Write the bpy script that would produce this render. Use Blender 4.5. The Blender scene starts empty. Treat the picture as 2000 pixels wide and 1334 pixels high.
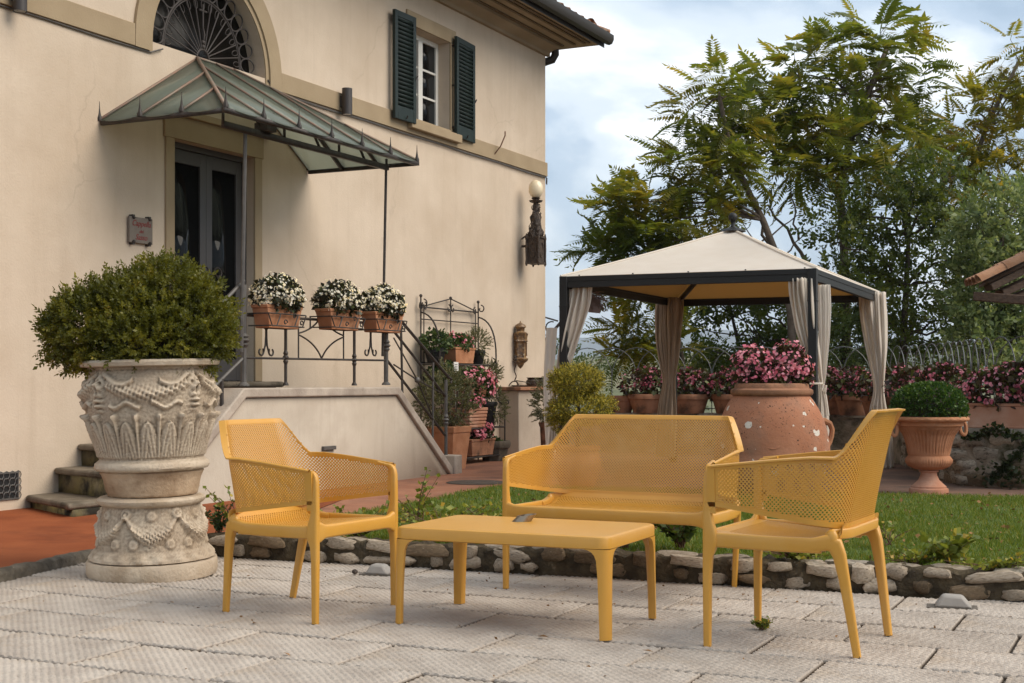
import bpy, math, random
import numpy as np
from mathutils import Vector, Matrix
from mathutils.geometry import tessellate_polygon

random.seed(7)
RNG = np.random.default_rng(7)
PI = math.pi
scene = bpy.context.scene
COL = scene.collection

# ------------------------------------------------------------------ camera
cam_data = bpy.data.cameras.new("camera")
cam = bpy.data.objects.new("camera", cam_data)
COL.objects.link(cam)
cam.location = (0.0, 0.0, 1.0)
cam.rotation_euler = (PI / 2, 0, 0)
cam_data.sensor_width = 36.0
cam_data.lens = 48.6
cam_data.shift_y = 0.039
cam_data.clip_start = 0.1
cam_data.clip_end = 20000
scene.camera = cam

# ------------------------------------------------------------------ sky and sun
SUN_EL, SUN_AZ = math.radians(45), math.radians(-15)       # azimuth measured from +X towards +Y
world = bpy.data.worlds.new("World")
scene.world = world
world.use_nodes = True
wn, wl = world.node_tree.nodes, world.node_tree.links
wn.clear()
w_out = wn.new('ShaderNodeOutputWorld')
w_bg = wn.new('ShaderNodeBackground')
w_bg.inputs['Strength'].default_value = 0.1
w_sky = wn.new('ShaderNodeTexSky')
w_sky.sky_type = 'NISHITA'
w_sky.sun_disc = False
w_sky.sun_elevation = SUN_EL
w_sky.sun_rotation = PI / 2 - SUN_AZ
w_sky.altitude = 200
w_sky.air_density = 1.0
w_sky.dust_density = 1.0
w_tc = wn.new('ShaderNodeTexCoord')
w_map = wn.new('ShaderNodeMapping')
w_map.inputs['Scale'].default_value = (1.0, 1.0, 2.3)
w_map.inputs['Location'].default_value = (0.35, 0.0, 0.1)
w_n1 = wn.new('ShaderNodeTexNoise')
w_n1.inputs['Scale'].default_value = 3.3
w_n1.inputs['Detail'].default_value = 7
w_n1.inputs['Roughness'].default_value = 0.56
w_n1.inputs['Distortion'].default_value = 0.5
w_ramp = wn.new('ShaderNodeValToRGB')
cr = w_ramp.color_ramp
cr.interpolation = 'EASE'
cr.elements[0].position = 0.39
cr.elements[0].color = (1.7, 2.2, 2.75, 1)            # the grey-blue body of the cloud deck
cr.elements[1].position = 0.67
cr.elements[1].color = (5.9, 5.85, 5.75, 1)            # bright thin cloud
e = cr.elements.new(0.49); e.color = (2.35, 2.85, 3.4, 1)
e = cr.elements.new(0.575); e.color = (3.7, 4.05, 4.3, 1)
w_mix = wn.new('ShaderNodeMixRGB')
w_mix.inputs['Fac'].default_value = 0.86
wl.new(w_tc.outputs['Generated'], w_map.inputs['Vector'])
wl.new(w_map.outputs['Vector'], w_n1.inputs['Vector'])
wl.new(w_n1.outputs['Fac'], w_ramp.inputs['Fac'])
wl.new(w_sky.outputs['Color'], w_mix.inputs['Color1'])
wl.new(w_ramp.outputs['Color'], w_mix.inputs['Color2'])
wl.new(w_mix.outputs['Color'], w_bg.inputs['Color'])
wl.new(w_bg.outputs['Background'], w_out.inputs['Surface'])

sun_data = bpy.data.lights.new("sun", 'SUN')
sun_data.energy = 1.4
sun_data.angle = math.radians(50)
sun_data.color = (1.0, 0.90, 0.76)
sun = bpy.data.objects.new("sun", sun_data)
COL.objects.link(sun)
sd = Vector((math.cos(SUN_EL) * math.cos(SUN_AZ), math.cos(SUN_EL) * math.sin(SUN_AZ), math.sin(SUN_EL)))
sun.rotation_euler = sd.to_track_quat('Z', 'Y').to_euler()
sun.location = (10, 0, 20)

vs = scene.view_settings
scene.display_settings.display_device = 'sRGB'
vs.view_transform = 'Standard'
vs.look = 'None'
vs.exposure = 1.40
vs.gamma = 1.0
vs.use_curve_mapping = False
try:
    scene.cycles.max_bounces = 7
    scene.cycles.transparent_max_bounces = 12
    scene.cycles.use_denoising = True
    scene.cycles.caustics_reflective = False
    scene.cycles.caustics_refractive = False
except Exception:
    pass

# ------------------------------------------------------------------ pinhole calibration of the survey of the place
FPX, HY = 2700.0, 745.0
def at(px, py, Y):
    """point at distance Y seen at photo pixel (px,py)"""
    return Vector(((px - 1000) / FPX * Y, Y, 1 + (HY - py) / FPX * Y))
def ground(px, py, z=0.0):
    Y = FPX * (1 - z) / (py - HY)
    return Vector(((px - 1000) / FPX * Y, Y, z))
HA = math.radians(63.8)
HO = Vector((-3.846, 10.38, 0.0))
HW = Vector((math.cos(HA), math.sin(HA), 0))           # along the facade
HN = Vector((math.sin(HA), -math.cos(HA), 0))          # out of the facade
def hx(px, off=0.0):
    """distance along the facade of what is seen at column px on the plane 'off' in front of it"""
    u = (px - 1000) / FPX
    ox, oy = HO.x + HN.x * off, HO.y + HN.y * off
    return (u * oy - ox) / (HW.x - u * HW.y)
def hz(px, py, off=0.0):
    t = hx(px, off)
    Y = HO.y + HN.y * off + HW.y * t
    return 1 + (HY - py) / FPX * Y
def hworld(x, off, z=0.0):
    return HO + HW * x + HN * off + Vector((0, 0, z))

# ------------------------------------------------------------------ mesh building
class MB:
    def __init__(self):
        self.v = []; self.n = 0; self.t = []; self.q = []; self.g = []
    def raw(self, verts, faces):
        verts = np.asarray(verts, float).reshape(-1, 3)
        b = self.n
        self.v.append(verts); self.n += len(verts)
        if isinstance(faces, np.ndarray):
            (self.t if faces.shape[1] == 3 else self.q).append(faces + b)
        else:
            for f in faces:
                if len(f) == 3: self.t.append(np.array([f]) + b)
                elif len(f) == 4: self.q.append(np.array([f]) + b)
                else: self.g.append([i + b for i in f])
        return self
    def box(self, x0, x1, y0, y1, z0, z1):
        v = [(x0,y0,z0),(x1,y0,z0),(x1,y1,z0),(x0,y1,z0),(x0,y0,z1),(x1,y0,z1),(x1,y1,z1),(x0,y1,z1)]
        return self.raw(v, BOXF)
    def obox(self, c, ax, ay, az):
        """box by centre and three half vectors"""
        c, ax, ay, az = (np.array(k, float) for k in (c, ax, ay, az))
        v = [c-ax-ay-az, c+ax-ay-az, c+ax+ay-az, c-ax+ay-az, c-ax-ay+az, c+ax-ay+az, c+ax+ay+az, c-ax+ay+az]
        return self.raw(v, BOXF)
    def bar(self, a, b, w, h=None, up=(0, 0, 1)):
        """rectangular bar from a to b"""
        h = h or w
        a, b = Vector(a), Vector(b)
        d = (b - a)
        L = d.length; d.normalize()
        up = Vector(up)
        if abs(d.dot(up)) > .98: up = Vector((1, 0, 0))
        s = d.cross(up).normalized(); u = s.cross(d)
        return self.obox((a + b) / 2, d * (L / 2), s * (w / 2), u * (h / 2))
    def prism(self, poly, vec):
        """extrude a planar polygon (list of 3d points) by vec"""
        p = [Vector(k) for k in poly]; vec = Vector(vec); n = len(p)
        v = [tuple(k) for k in p] + [tuple(k + vec) for k in p]
        f = [list(range(n))[::-1], [i + n for i in range(n)]]
        f += [[i, (i + 1) % n, (i + 1) % n + n, i + n] for i in range(n)]
        return self.raw(v, f)
    def sweep(self, path, prof, closed=False, up=(0, 0, 1), scales=None, cap=True):
        """sweep a closed 2d profile along a 3d path (profile x = side, y = up)"""
        P = [Vector(p) for p in path]; n = len(P); m = len(prof)
        V = []
        prev = None
        for i in range(n):
            if closed: d = P[(i + 1) % n] - P[i - 1]
            else: d = P[min(i + 1, n - 1)] - P[max(i - 1, 0)]
            d.normalize()
            if prev is None:
                u = Vector(up)
                if abs(d.dot(u)) > .97: u = Vector((1, 0, 0)) if abs(d.x) < .9 else Vector((0, 1, 0))
                s = d.cross(u).normalized()
            else:
                s = (prev - d * prev.dot(d))
                if s.length < 1e-6: s = d.orthogonal()
                s.normalize()
            prev = s
            u = s.cross(d)
            sc = scales[i] if scales is not None else (1, 1)
            if not hasattr(sc, '__len__'): sc = (sc, sc)
            for (a, b) in prof:
                V.append(P[i] + s * (a * sc[0]) + u * (b * sc[1]))
        V = np.array([tuple(k) for k in V])
        F = []
        r = range(n if closed else n - 1)
        for i in r:
            j = (i + 1) % n
            for k in range(m):
                l = (k + 1) % m
                F.append((i*m + k, i*m + l, j*m + l, j*m + k))
        b = self.n
        self.raw(V, np.array(F))
        if cap and not closed:
            self.g.append([b + k for k in range(m)][::-1])
            self.g.append([b + (n - 1) * m + k for k in range(m)])
        return self
    def tube(self, path, r, seg=6, closed=False, taper=None):
        prof = [(r * math.cos(2*PI*k/seg), r * math.sin(2*PI*k/seg)) for k in range(seg)]
        return self.sweep(path, prof, closed, scales=taper)
    def lathe(self, prof, seg=32, c=(0, 0, 0), disp=None, a0=0, a1=2*PI):
        """prof: list of (r,z). disp(theta,z_index,r,z)->dr as arrays"""
        full = abs(a1 - a0 - 2*PI) < 1e-6
        th = np.linspace(a0, a1, seg, endpoint=not full)
        pr = np.array(prof, float)
        R, T = np.meshgrid(pr[:, 0], th, indexing='ij'); Z, _ = np.meshgrid(pr[:, 1], th, indexing='ij')
        if disp is not None: R = R + disp(T, Z, R)
        V = np.stack([c[0] + R*np.cos(T), c[1] + R*np.sin(T), c[2] + Z], -1).reshape(-1, 3)
        m, n = len(pr), len(th)
        i = np.arange(m - 1)[:, None]; j = np.arange(n if full else n - 1)[None, :]
        j2 = (j + 1) % n
        F = np.stack([i*n + j, i*n + j2, (i+1)*n + j2, (i+1)*n + j], -1).reshape(-1, 4)
        return self.raw(V, F)
    def ball(self, c, r, seg=12, rings=8):
        prof = [(math.sin(PI*k/rings), -math.cos(PI*k/rings)) for k in range(rings + 1)]
        if not hasattr(r, '__len__'): r = (r, r, r)
        b = MB().lathe([(max(p[0], 1e-4), p[1]) for p in prof], seg)
        v = b.v[0] * np.array(r) + np.array(c)
        return self.raw(v, b.q[0])
    def grid(self, P):
        """P: (m,n,3) array of points"""
        m, n = P.shape[:2]
        i = np.arange(m - 1)[:, None]; j = np.arange(n - 1)[None, :]
        F = np.stack([i*n + j, i*n + j + 1, (i+1)*n + j + 1, (i+1)*n + j], -1).reshape(-1, 4)
        return self.raw(P.reshape(-1, 3), F)
    def xform(self, M):
        M = np.array(M)
        self.v = [k @ M[:3, :3].T + M[:3, 3] for k in self.v]
        return self
    def add(self, o, M=None):
        b = self.n
        for k in o.v:
            if M is not None:
                A = np.array(M); k = k @ A[:3, :3].T + A[:3, 3]
            self.v.append(k)
        self.n += o.n
        self.t += [k + b for k in o.t]; self.q += [k + b for k in o.q]
        self.g += [[i + b for i in f] for f in o.g]
        return self
    def mesh(self, name, smooth=True, angle=35):
        V = np.concatenate(self.v) if self.v else np.zeros((0, 3))
        T = np.concatenate(self.t) if self.t else np.zeros((0, 3), int)
        Q = np.concatenate(self.q) if self.q else np.zeros((0, 4), int)
        gl = [len(f) for f in self.g]
        G = np.array([i for f in self.g for i in f], int)
        me = bpy.data.meshes.new(name)
        me.vertices.add(len(V)); me.vertices.foreach_set('co', V.astype(np.float32).ravel())
        lv = np.concatenate([T.ravel(), Q.ravel(), G]).astype(np.int32)
        ln = np.concatenate([np.full(len(T), 3), np.full(len(Q), 4), np.array(gl, int)]).astype(np.int32)
        st = np.concatenate([[0], np.cumsum(ln)[:-1]]).astype(np.int32) if len(ln) else np.zeros(0, np.int32)
        me.loops.add(len(lv)); me.loops.foreach_set('vertex_index', lv)
        me.polygons.add(len(ln)); me.polygons.foreach_set('loop_start', st); me.polygons.foreach_set('loop_total', ln)
        me.update(calc_edges=True)
        me.validate()
        if smooth:
            me.polygons.foreach_set('use_smooth', np.ones(len(me.polygons), bool))
            if angle < 179: me.set_sharp_from_angle(angle=math.radians(angle))
        return me
BOXF = np.array([(0,3,2,1),(4,5,6,7),(0,1,5,4),(1,2,6,5),(2,3,7,6),(3,0,4,7)])

def rrect(w, h, r, k=3):
    """rounded rectangle profile"""
    out = []
    for cx, cy, a in ((w/2-r, h/2-r, 0), (-w/2+r, h/2-r, 90), (-w/2+r, -h/2+r, 180), (w/2-r, -h/2+r, 270)):
        for i in range(k + 1):
            t = math.radians(a + 90*i/k)
            out.append((cx + r*math.cos(t), cy + r*math.sin(t)))
    return out

def put(name, mb, mat, parent=None, loc=None, rot=None, smooth=True, angle=35, bevel=0, kind=None):
    me = mb.mesh(name, smooth, angle) if isinstance(mb, MB) else mb
    if mat is not None and not me.materials: me.materials.append(mat)
    o = bpy.data.objects.new(name, me)
    COL.objects.link(o)
    if parent is not None: o.parent = parent
    if loc is not None: o.location = loc
    if rot is not None: o.rotation_euler = rot
    if bevel:
        b = o.modifiers.new("bevel", 'BEVEL'); b.width = bevel; b.segments = 2; b.limit_method = 'ANGLE'
    if kind: o['kind'] = kind
    return o
def thing(name, label, cat, loc=(0, 0, 0), rz=0.0, group=None, rot=None):
    o = bpy.data.objects.new(name, None)
    o.empty_display_size = .1
    COL.objects.link(o)
    o.location = loc
    o.rotation_euler = rot if rot else (0, 0, rz)
    return tag(o, label, cat, group)
def tag(o, label, cat, group=None):
    o['label'] = label; o['category'] = cat
    if group: o['group'] = group
    return o
def dup(root, loc, rz, label, group=None, scale=None):
    r = root.copy(); COL.objects.link(r)
    r.location = loc
    if rz is not None: r.rotation_euler = (0, 0, rz)
    r['label'] = label
    if group: r['group'] = group
    if scale: r.scale = (scale,)*3 if not hasattr(scale, '__len__') else scale
    for ch in list(root.children):
        c = ch.copy(); COL.objects.link(c); c.parent = r
        for g in list(ch.children):
            d = g.copy(); COL.objects.link(d); d.parent = c
    return r

# ------------------------------------------------------------------ materials
def nodes_of(m):
    return m.node_tree.nodes, m.node_tree.links
def mat(name, col, rough=.7, col2=None, scale=6, detail=5, lo=.35, hi=.65, bump=0.0, bscale=40, metal=0.0, spec=.4,
        vary=0.0, col3=None, scale3=2.0, lo3=.5, hi3=.62, bdist=.01, coords='Object', stretch=None, bump2=0, bscale2=4):
    m = bpy.data.materials.new(name); m.use_nodes = True
    N, L = nodes_of(m)
    b = N['Principled BSDF']
    b.inputs['Roughness'].default_value = rough
    b.inputs['Metallic'].default_value = metal
    b.inputs['Specular IOR Level'].default_value = spec
    b.inputs['Base Color'].default_value = (*col, 1)
    tc = N.new('ShaderNodeTexCoord')
    vec = tc.outputs[coords]
    if stretch:
        mp = N.new('ShaderNodeMapping'); mp.inputs['Scale'].default_value = stretch
        L.new(vec, mp.inputs['Vector']); vec = mp.outputs['Vector']
    cur = None
    if col2 is not None:
        n = N.new('ShaderNodeTexNoise'); n.inputs['Scale'].default_value = scale; n.inputs['Detail'].default_value = detail
        r = N.new('ShaderNodeValToRGB')
        r.color_ramp.elements[0].position = lo; r.color_ramp.elements[0].color = (*col, 1)
        r.color_ramp.elements[1].position = hi; r.color_ramp.elements[1].color = (*col2, 1)
        L.new(vec, n.inputs['Vector']); L.new(n.outputs['Fac'], r.inputs['Fac'])
        cur = r.outputs['Color']
    if col3 is not None:
        n = N.new('ShaderNodeTexNoise'); n.inputs['Scale'].default_value = scale3; n.inputs['Detail'].default_value = 8
        n.inputs['Roughness'].default_value = .65
        r = N.new('ShaderNodeValToRGB')
        r.color_ramp.elements[0].position = lo3; r.color_ramp.elements[0].color = (0, 0, 0, 1)
        r.color_ramp.elements[1].position = hi3; r.color_ramp.elements[1].color = (1, 1, 1, 1)
        mx = N.new('ShaderNodeMixRGB'); mx.inputs['Color2'].default_value = (*col3, 1)
        ad = N.new('ShaderNodeVectorMath'); ad.inputs[1].default_value = (7.3, 2.1, 5.5)
        L.new(vec, ad.inputs[0]); L.new(ad.outputs[0], n.inputs['Vector'])
        L.new(n.outputs['Fac'], r.inputs['Fac']); L.new(r.outputs['Color'], mx.inputs['Fac'])
        if cur is None: mx.inputs['Color1'].default_value = (*col, 1)
        else: L.new(cur, mx.inputs['Color1'])
        cur = mx.outputs['Color']
    if vary:
        oi = N.new('ShaderNodeObjectInfo')
        hs = N.new('ShaderNodeHueSaturation')
        mr = N.new('ShaderNodeMapRange'); mr.inputs['To Min'].default_value = 1 - vary; mr.inputs['To Max'].default_value = 1 + vary
        L.new(oi.outputs['Random'], mr.inputs['Value']); L.new(mr.outputs['Result'], hs.inputs['Value'])
        if cur is None: hs.inputs['Color'].default_value = (*col, 1)
        else: L.new(cur, hs.inputs['Color'])
        cur = hs.outputs['Color']
    if cur is not None: L.new(cur, b.inputs['Base Color'])
    prevn = None
    for st, sc, di in ((bump, bscale, bdist), (bump2, bscale2, bdist * 3)):
        if st:
            n = N.new('ShaderNodeTexNoise'); n.inputs['Scale'].default_value = sc; n.inputs['Detail'].default_value = 6
            bp = N.new('ShaderNodeBump'); bp.inputs['Strength'].default_value = st; bp.inputs['Distance'].default_value = di
            L.new(vec, n.inputs['Vector']); L.new(n.outputs['Fac'], bp.inputs['Height'])
            if prevn is not None: L.new(prevn, bp.inputs['Normal'])
            prevn = bp.outputs['Normal']
    if prevn is not None: L.new(prevn, b.inputs['Normal'])
    return m
def leaf_mat(name, stops, rough=.5, trans=.3, spec=.35, clump=0):
    """foliage: colour differs from leaf to leaf"""
    m = bpy.data.materials.new(name); m.use_nodes = True
    N, L = nodes_of(m)
    b = N['Principled BSDF']; out = N['Material Output']
    b.inputs['Roughness'].default_value = rough; b.inputs['Specular IOR Level'].default_value = spec
    g = N.new('ShaderNodeNewGeometry')
    r = N.new('ShaderNodeValToRGB')
    els = r.color_ramp.elements
    els[0].position = stops[0][0]; els[0].color = (*stops[0][1], 1)
    els[1].position = stops[-1][0]; els[1].color = (*stops[-1][1], 1)
    for p, c in stops[1:-1]:
        k = els.new(p); k.color = (*c, 1)
    if clump:                                                     # neighbouring leaves share a tint
        tc = N.new('ShaderNodeTexCoord'); nz = N.new('ShaderNodeTexNoise'); nz.inputs['Scale'].default_value = clump; nz.inputs['Detail'].default_value = 3
        L.new(tc.outputs['Object'], nz.inputs['Vector'])
        mr = N.new('ShaderNodeMapRange'); mr.inputs['From Min'].default_value = .32; mr.inputs['From Max'].default_value = .70
        L.new(nz.outputs['Fac'], mr.inputs['Value'])
        mm = N.new('ShaderNodeMath'); mm.operation = 'MULTIPLY'; mm.inputs[1].default_value = .68; L.new(mr.outputs['Result'], mm.inputs[0])
        ma = N.new('ShaderNodeMath'); ma.operation = 'MULTIPLY_ADD'; ma.inputs[1].default_value = .32
        L.new(g.outputs['Random Per Island'], ma.inputs[0]); L.new(mm.outputs[0], ma.inputs[2]); L.new(ma.outputs[0], r.inputs['Fac'])
    else: L.new(g.outputs['Random Per Island'], r.inputs['Fac'])
    L.new(r.outputs['Color'], b.inputs['Base Color'])
    t = N.new('ShaderNodeBsdfTranslucent')
    tb = N.new('ShaderNodeMixRGB'); tb.blend_type = 'MULTIPLY'; tb.inputs['Fac'].default_value = 1; tb.inputs['Color2'].default_value = (1.9, 1.75, 1.2, 1)
    L.new(r.outputs['Color'], tb.inputs['Color1']); L.new(tb.outputs['Color'], t.inputs['Color'])
    mx = N.new('ShaderNodeMixShader'); mx.inputs['Fac'].default_value = trans
    L.new(b.outputs['BSDF'], mx.inputs[1]); L.new(t.outputs['BSDF'], mx.inputs[2])
    L.new(mx.outputs['Shader'], out.inputs['Surface'])
    return m
def cloth_mat(name, col, trans=.35, bscale=900, col2=None):
    m = mat(name, col, .9, col2=col2, scale=5, bump=.15, bscale=bscale, spec=.1)
    N, L = nodes_of(m)
    b = N['Principled BSDF']; out = N['Material Output']
    t = N.new('ShaderNodeBsdfTranslucent'); t.inputs['Color'].default_value = (*col, 1)
    mx = N.new('ShaderNodeMixShader'); mx.inputs['Fac'].default_value = trans
    L.new(b.outputs['BSDF'], mx.inputs[1]); L.new(t.outputs['BSDF'], mx.inputs[2])
    L.new(mx.outputs['Shader'], out.inputs['Surface'])
    return m

M = {}
M['plaster'] = mat('warm_plaster', (.55, .447, .343), .92, col2=(.60, .49, .38), scale=1.3, bump=.22, bscale=55, spec=.15,
                   col3=(.485, .38, .28), scale3=.55, lo3=.45, hi3=.7, bump2=.18, bscale2=5)
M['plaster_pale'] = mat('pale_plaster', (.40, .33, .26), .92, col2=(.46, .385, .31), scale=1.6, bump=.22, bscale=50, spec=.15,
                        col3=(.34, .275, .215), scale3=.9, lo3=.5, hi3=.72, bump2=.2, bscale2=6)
M['ochre'] = mat('ochre_trim', (.31, .232, .145), .85, col2=(.355, .27, .172), scale=3, bump=.2, bscale=60, spec=.15)
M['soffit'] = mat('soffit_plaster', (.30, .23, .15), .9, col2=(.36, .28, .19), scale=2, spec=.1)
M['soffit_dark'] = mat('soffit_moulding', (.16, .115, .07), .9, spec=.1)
M['pietra'] = mat('grey_sandstone', (.12, .098, .07), .85, col2=(.19, .155, .115), scale=7, bump=.5, bscale=35, spec=.2,
                  col3=(.055, .046, .034), scale3=3, lo3=.52, hi3=.68)
M['riser'] = mat('mossy_riser', (.16, .13, .085), .9, col2=(.22, .18, .075), scale=6, bump=.5, bscale=30, spec=.15,
                 col3=(.035, .03, .022), scale3=4, lo3=.46, hi3=.60)
M['coping'] = mat('grey_coping', (.36, .30, .245), .9, col2=(.46, .39, .32), scale=5, bump=.4, bscale=40, spec=.15,
                  col3=(.27, .22, .18), scale3=2.4, lo3=.5, hi3=.66)
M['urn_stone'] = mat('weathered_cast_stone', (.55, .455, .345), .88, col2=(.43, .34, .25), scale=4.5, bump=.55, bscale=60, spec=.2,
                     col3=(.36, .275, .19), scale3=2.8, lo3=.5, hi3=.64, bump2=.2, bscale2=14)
M['urn_warm'] = mat('stained_cast_stone', (.50, .37, .25), .88, col2=(.37, .255, .16), scale=4, bump=.5, bscale=60, spec=.2,
                    col3=(.25, .16, .095), scale3=3, lo3=.5, hi3=.66)
M['grille'] = mat('grey_grille_iron', (.055, .045, .040), .6, spec=.3)
M['iron'] = mat('wrought_iron', (.028, .022, .019), .55, spec=.4, col2=(.05, .038, .03), scale=20)
M['iron_grey'] = mat('painted_grey_iron', (.075, .068, .062), .5, spec=.4, col2=(.11, .10, .09), scale=12)
M['fence'] = mat('galvanised_fence_tube', (.13, .132, .13), .5, metal=.2, spec=.5)
M['lamp_brown'] = mat('brown_lamp_metal', (.035, .026, .022), .45, spec=.5)
M['door_paint'] = mat('grey_brown_door_paint', (.062, .056, .055), .5, spec=.4)
M['green_paint'] = mat('dark_green_shutter_paint', (.009, .017, .0145), .5, spec=.3, col2=(.013, .022, .019), scale=9)
M['white_paint'] = mat('white_window_paint', (.66, .63, .57), .5, spec=.4)
M['glass_fan'] = mat('dark_fanlight_glass', (.008, .007, .006), .25, spec=.1)
M['glass_dark'] = mat('dark_window_glass', (.006, .006, .006), .05, spec=.14)
M['interior'] = mat('room_interior', (.05, .04, .03), .9)
M['gutter'] = mat('dark_copper_gutter', (.03, .024, .02), .5, spec=.4)
M['roof_tile'] = mat('terracotta_roof_tile', (.30, .145, .075), .9, col2=(.34, .18, .10), scale=9, bump=.4, bscale=50, vary=.3,
                     col3=(.12, .09, .065), scale3=6, lo3=.5, hi3=.62)
M['copper'] = mat('weathered_copper_bar', (.27, .165, .12), .6, col2=(.20, .17, .13), scale=14, metal=.25)
M['terracotta'] = mat('terracotta', (.36, .155, .075), .85, col2=(.45, .215, .115), scale=7, bump=.25, bscale=60, spec=.2, vary=.12,
                      col3=(.25, .115, .06), scale3=3.5, lo3=.5, hi3=.68)
M['terracotta_old'] = mat('old_terracotta', (.24, .115, .065), .88, col2=(.36, .175, .10), scale=6, bump=.35, bscale=50, spec=.2, vary=.15,
                          col3=(.10, .06, .04), scale3=4, lo3=.5, hi3=.66)
M['terracotta_pink'] = mat('pale_terracotta', (.47, .24, .155), .85, col2=(.40, .185, .11), scale=5, bump=.25, bscale=50, spec=.2,
                           col3=(.50, .31, .22), scale3=3, lo3=.5, hi3=.7)
M['black_pot'] = mat('black_plastic_pot', (.012, .011, .011), .55)
M['soil'] = mat('dark_soil', (.035, .024, .016), .95, col2=(.06, .042, .028), scale=30, bump=.8, bscale=60)
M['yellow'] = mat('mustard_plastic', (.54, .265, .036), .36, col2=(.57, .285, .044), scale=5, spec=.5, bump=.05, bscale=500, col3=(.55, .30, .07), scale3=2.6, lo3=.52, hi3=.74)
M['steel'] = mat('brushed_steel', (.30, .235, .17), .35, metal=1.0)
M['ash'] = mat('ash', (.10, .08, .06), .9)
M['gazebo'] = mat('charcoal_aluminium', (.017, .016, .015), .5, spec=.3)
M['canvas'] = cloth_mat('cream_canvas', (.80, .725, .63), .30, 7, col2=(.76, .68, .58))
M['lining'] = cloth_mat('ochre_lining', (.52, .31, .095), .45)
M['curtain'] = cloth_mat('cream_curtain', (.87, .80, .71), .52, 25, col2=(.83, .755, .66))
M['curtain_shaded'] = cloth_mat('tan_shaded_curtain', (.60, .49, .37), .4, col2=(.53, .42, .31))  # darker copy of the cream cloth, with shade put into its colour
M['fringe'] = cloth_mat('dusty_pink_fringe', (.36, .26, .23), .3)
M['red_paint'] = mat('red_painted_pavement', (.22, .058, .020), .85, col2=(.27, .078, .028), scale=2.2, bump=.35, bscale=45, spec=.15,
                     col3=(.14, .036, .014), scale3=1.6, lo3=.5, hi3=.7, stretch=(1, 1, 1))
M['cotto'] = mat('terracotta_paving', (.27, .115, .065), .8, col2=(.34, .155, .09), scale=3.5, bump=.3, bscale=30, spec=.25,
                 col3=(.16, .08, .055), scale3=1.2, lo3=.46, hi3=.66)
M['cotto_dark'] = mat('dark_terrace_paving', (.15, .095, .07), .85, col2=(.22, .125, .085), scale=4, bump=.3, bscale=30, spec=.2,
                      col3=(.095, .065, .05), scale3=1.5, lo3=.45, hi3=.65)
M['cotto_edge'] = mat('terracotta_edge_tile', (.40, .20, .125), .8, col2=(.33, .15, .09), scale=6, bump=.3, bscale=40, vary=.18)
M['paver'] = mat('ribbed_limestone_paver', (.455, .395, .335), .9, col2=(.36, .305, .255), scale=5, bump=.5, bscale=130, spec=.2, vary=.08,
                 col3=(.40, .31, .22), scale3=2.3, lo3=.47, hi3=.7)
M['joint'] = mat('paver_joint_grit', (.15, .125, .10), .95, col2=(.09, .075, .06), scale=40, bump=.5, bscale=90)
M['mortar_dark'] = mat('mossy_mortar', (.044, .034, .023), .95, col2=(.095, .072, .044), scale=18, bump=.9, bscale=45, bdist=.02, spec=.1,
                       col3=(.21, .165, .11), scale3=14, lo3=.60, hi3=.70)
M['stone_pale'] = mat('pale_river_stone', (.42, .345, .265), .88, col2=(.28, .22, .155), scale=9, bump=.6, bscale=35, spec=.2, vary=.22,
                      col3=(.10, .08, .055), scale3=7, lo3=.57, hi3=.68)
M['stone_brown'] = mat('brown_field_stone', (.20, .14, .085), .9, col2=(.12, .085, .052), scale=9, bump=.6, bscale=35, spec=.2, vary=.3,
                       col3=(.33, .27, .20), scale3=8, lo3=.6, hi3=.7)
M['stone_grey'] = mat('grey_wall_stone', (.28, .235, .18), .9, col2=(.38, .32, .25), scale=8, bump=.6, bscale=30, spec=.2, vary=.3,
                      col3=(.085, .07, .05), scale3=5, lo3=.52, hi3=.66)
M['wall_mortar'] = mat('wall_mortar', (.36, .30, .23), .95, col2=(.20, .16, .115), scale=7, bump=.8, bscale=30, bdist=.02, spec=.1,
                       col3=(.07, .065, .035), scale3=3, lo3=.5, hi3=.64)
M['kerb'] = mat('mossy_kerb', (.07, .058, .042), .95, col2=(.15, .125, .095), scale=14, bump=.9, bscale=30, bdist=.02,
                col3=(.36, .32, .26), scale3=26, lo3=.66, hi3=.72)
M['lawn_soil'] = mat('lawn_soil', (.055, .085, .014), .95, col2=(.075, .11, .02), scale=8, bump=.6, bscale=60)
M['bark'] = mat('grey_bark', (.16, .125, .095), .9, col2=(.10, .075, .055), scale=14, bump=.5, bscale=40)
M['bark_dark'] = mat('dark_bark', (.05, .038, .028), .9, col2=(.08, .06, .045), scale=14, bump=.5, bscale=40)
M['bark_red'] = mat('reddish_twig', (.12, .06, .035), .85)
M['globe'] = mat('ivory_glass_globe', (.74, .62, .43), .25, spec=.5)
M['bronze'] = mat('blackened_bronze', (.030, .020, .015), .5, col2=(.075, .048, .030), scale=25, bump=.9, bscale=55, bdist=.02, spec=.4)
M['majolica'] = mat('gilded_ceramic', (.26, .145, .055), .4, col2=(.06, .034, .026), scale=24, bump=.8, bscale=60, spec=.5,
                    col3=(.42, .33, .22), scale3=18, lo3=.56, hi3=.64)
M['plaque'] = mat('grey_stone_plaque', (.16, .13, .105), .7, col2=(.19, .155, .125), scale=20)
M['red_letter'] = mat('red_lettering', (.20, .02, .016), .6)
M['white_label'] = mat('white_label', (.7, .68, .64), .6)
M['grey_plastic'] = mat('grey_lamp_plastic', (.33, .30, .265), .55, col2=(.28, .25, .22), scale=10)
M['cast_iron'] = mat('rusty_cast_iron', (.045, .036, .030), .7, col2=(.08, .055, .04), scale=20, bump=.5, bscale=60)
M['wood'] = mat('weathered_roof_beam', (.12, .075, .05), .85, col2=(.075, .045, .03), scale=8, bump=.5, bscale=25, stretch=(1, 6, 6))
M['dry_leaf'] = mat('dry_leaf', (.22, .11, .035), .8, vary=.4)
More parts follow.
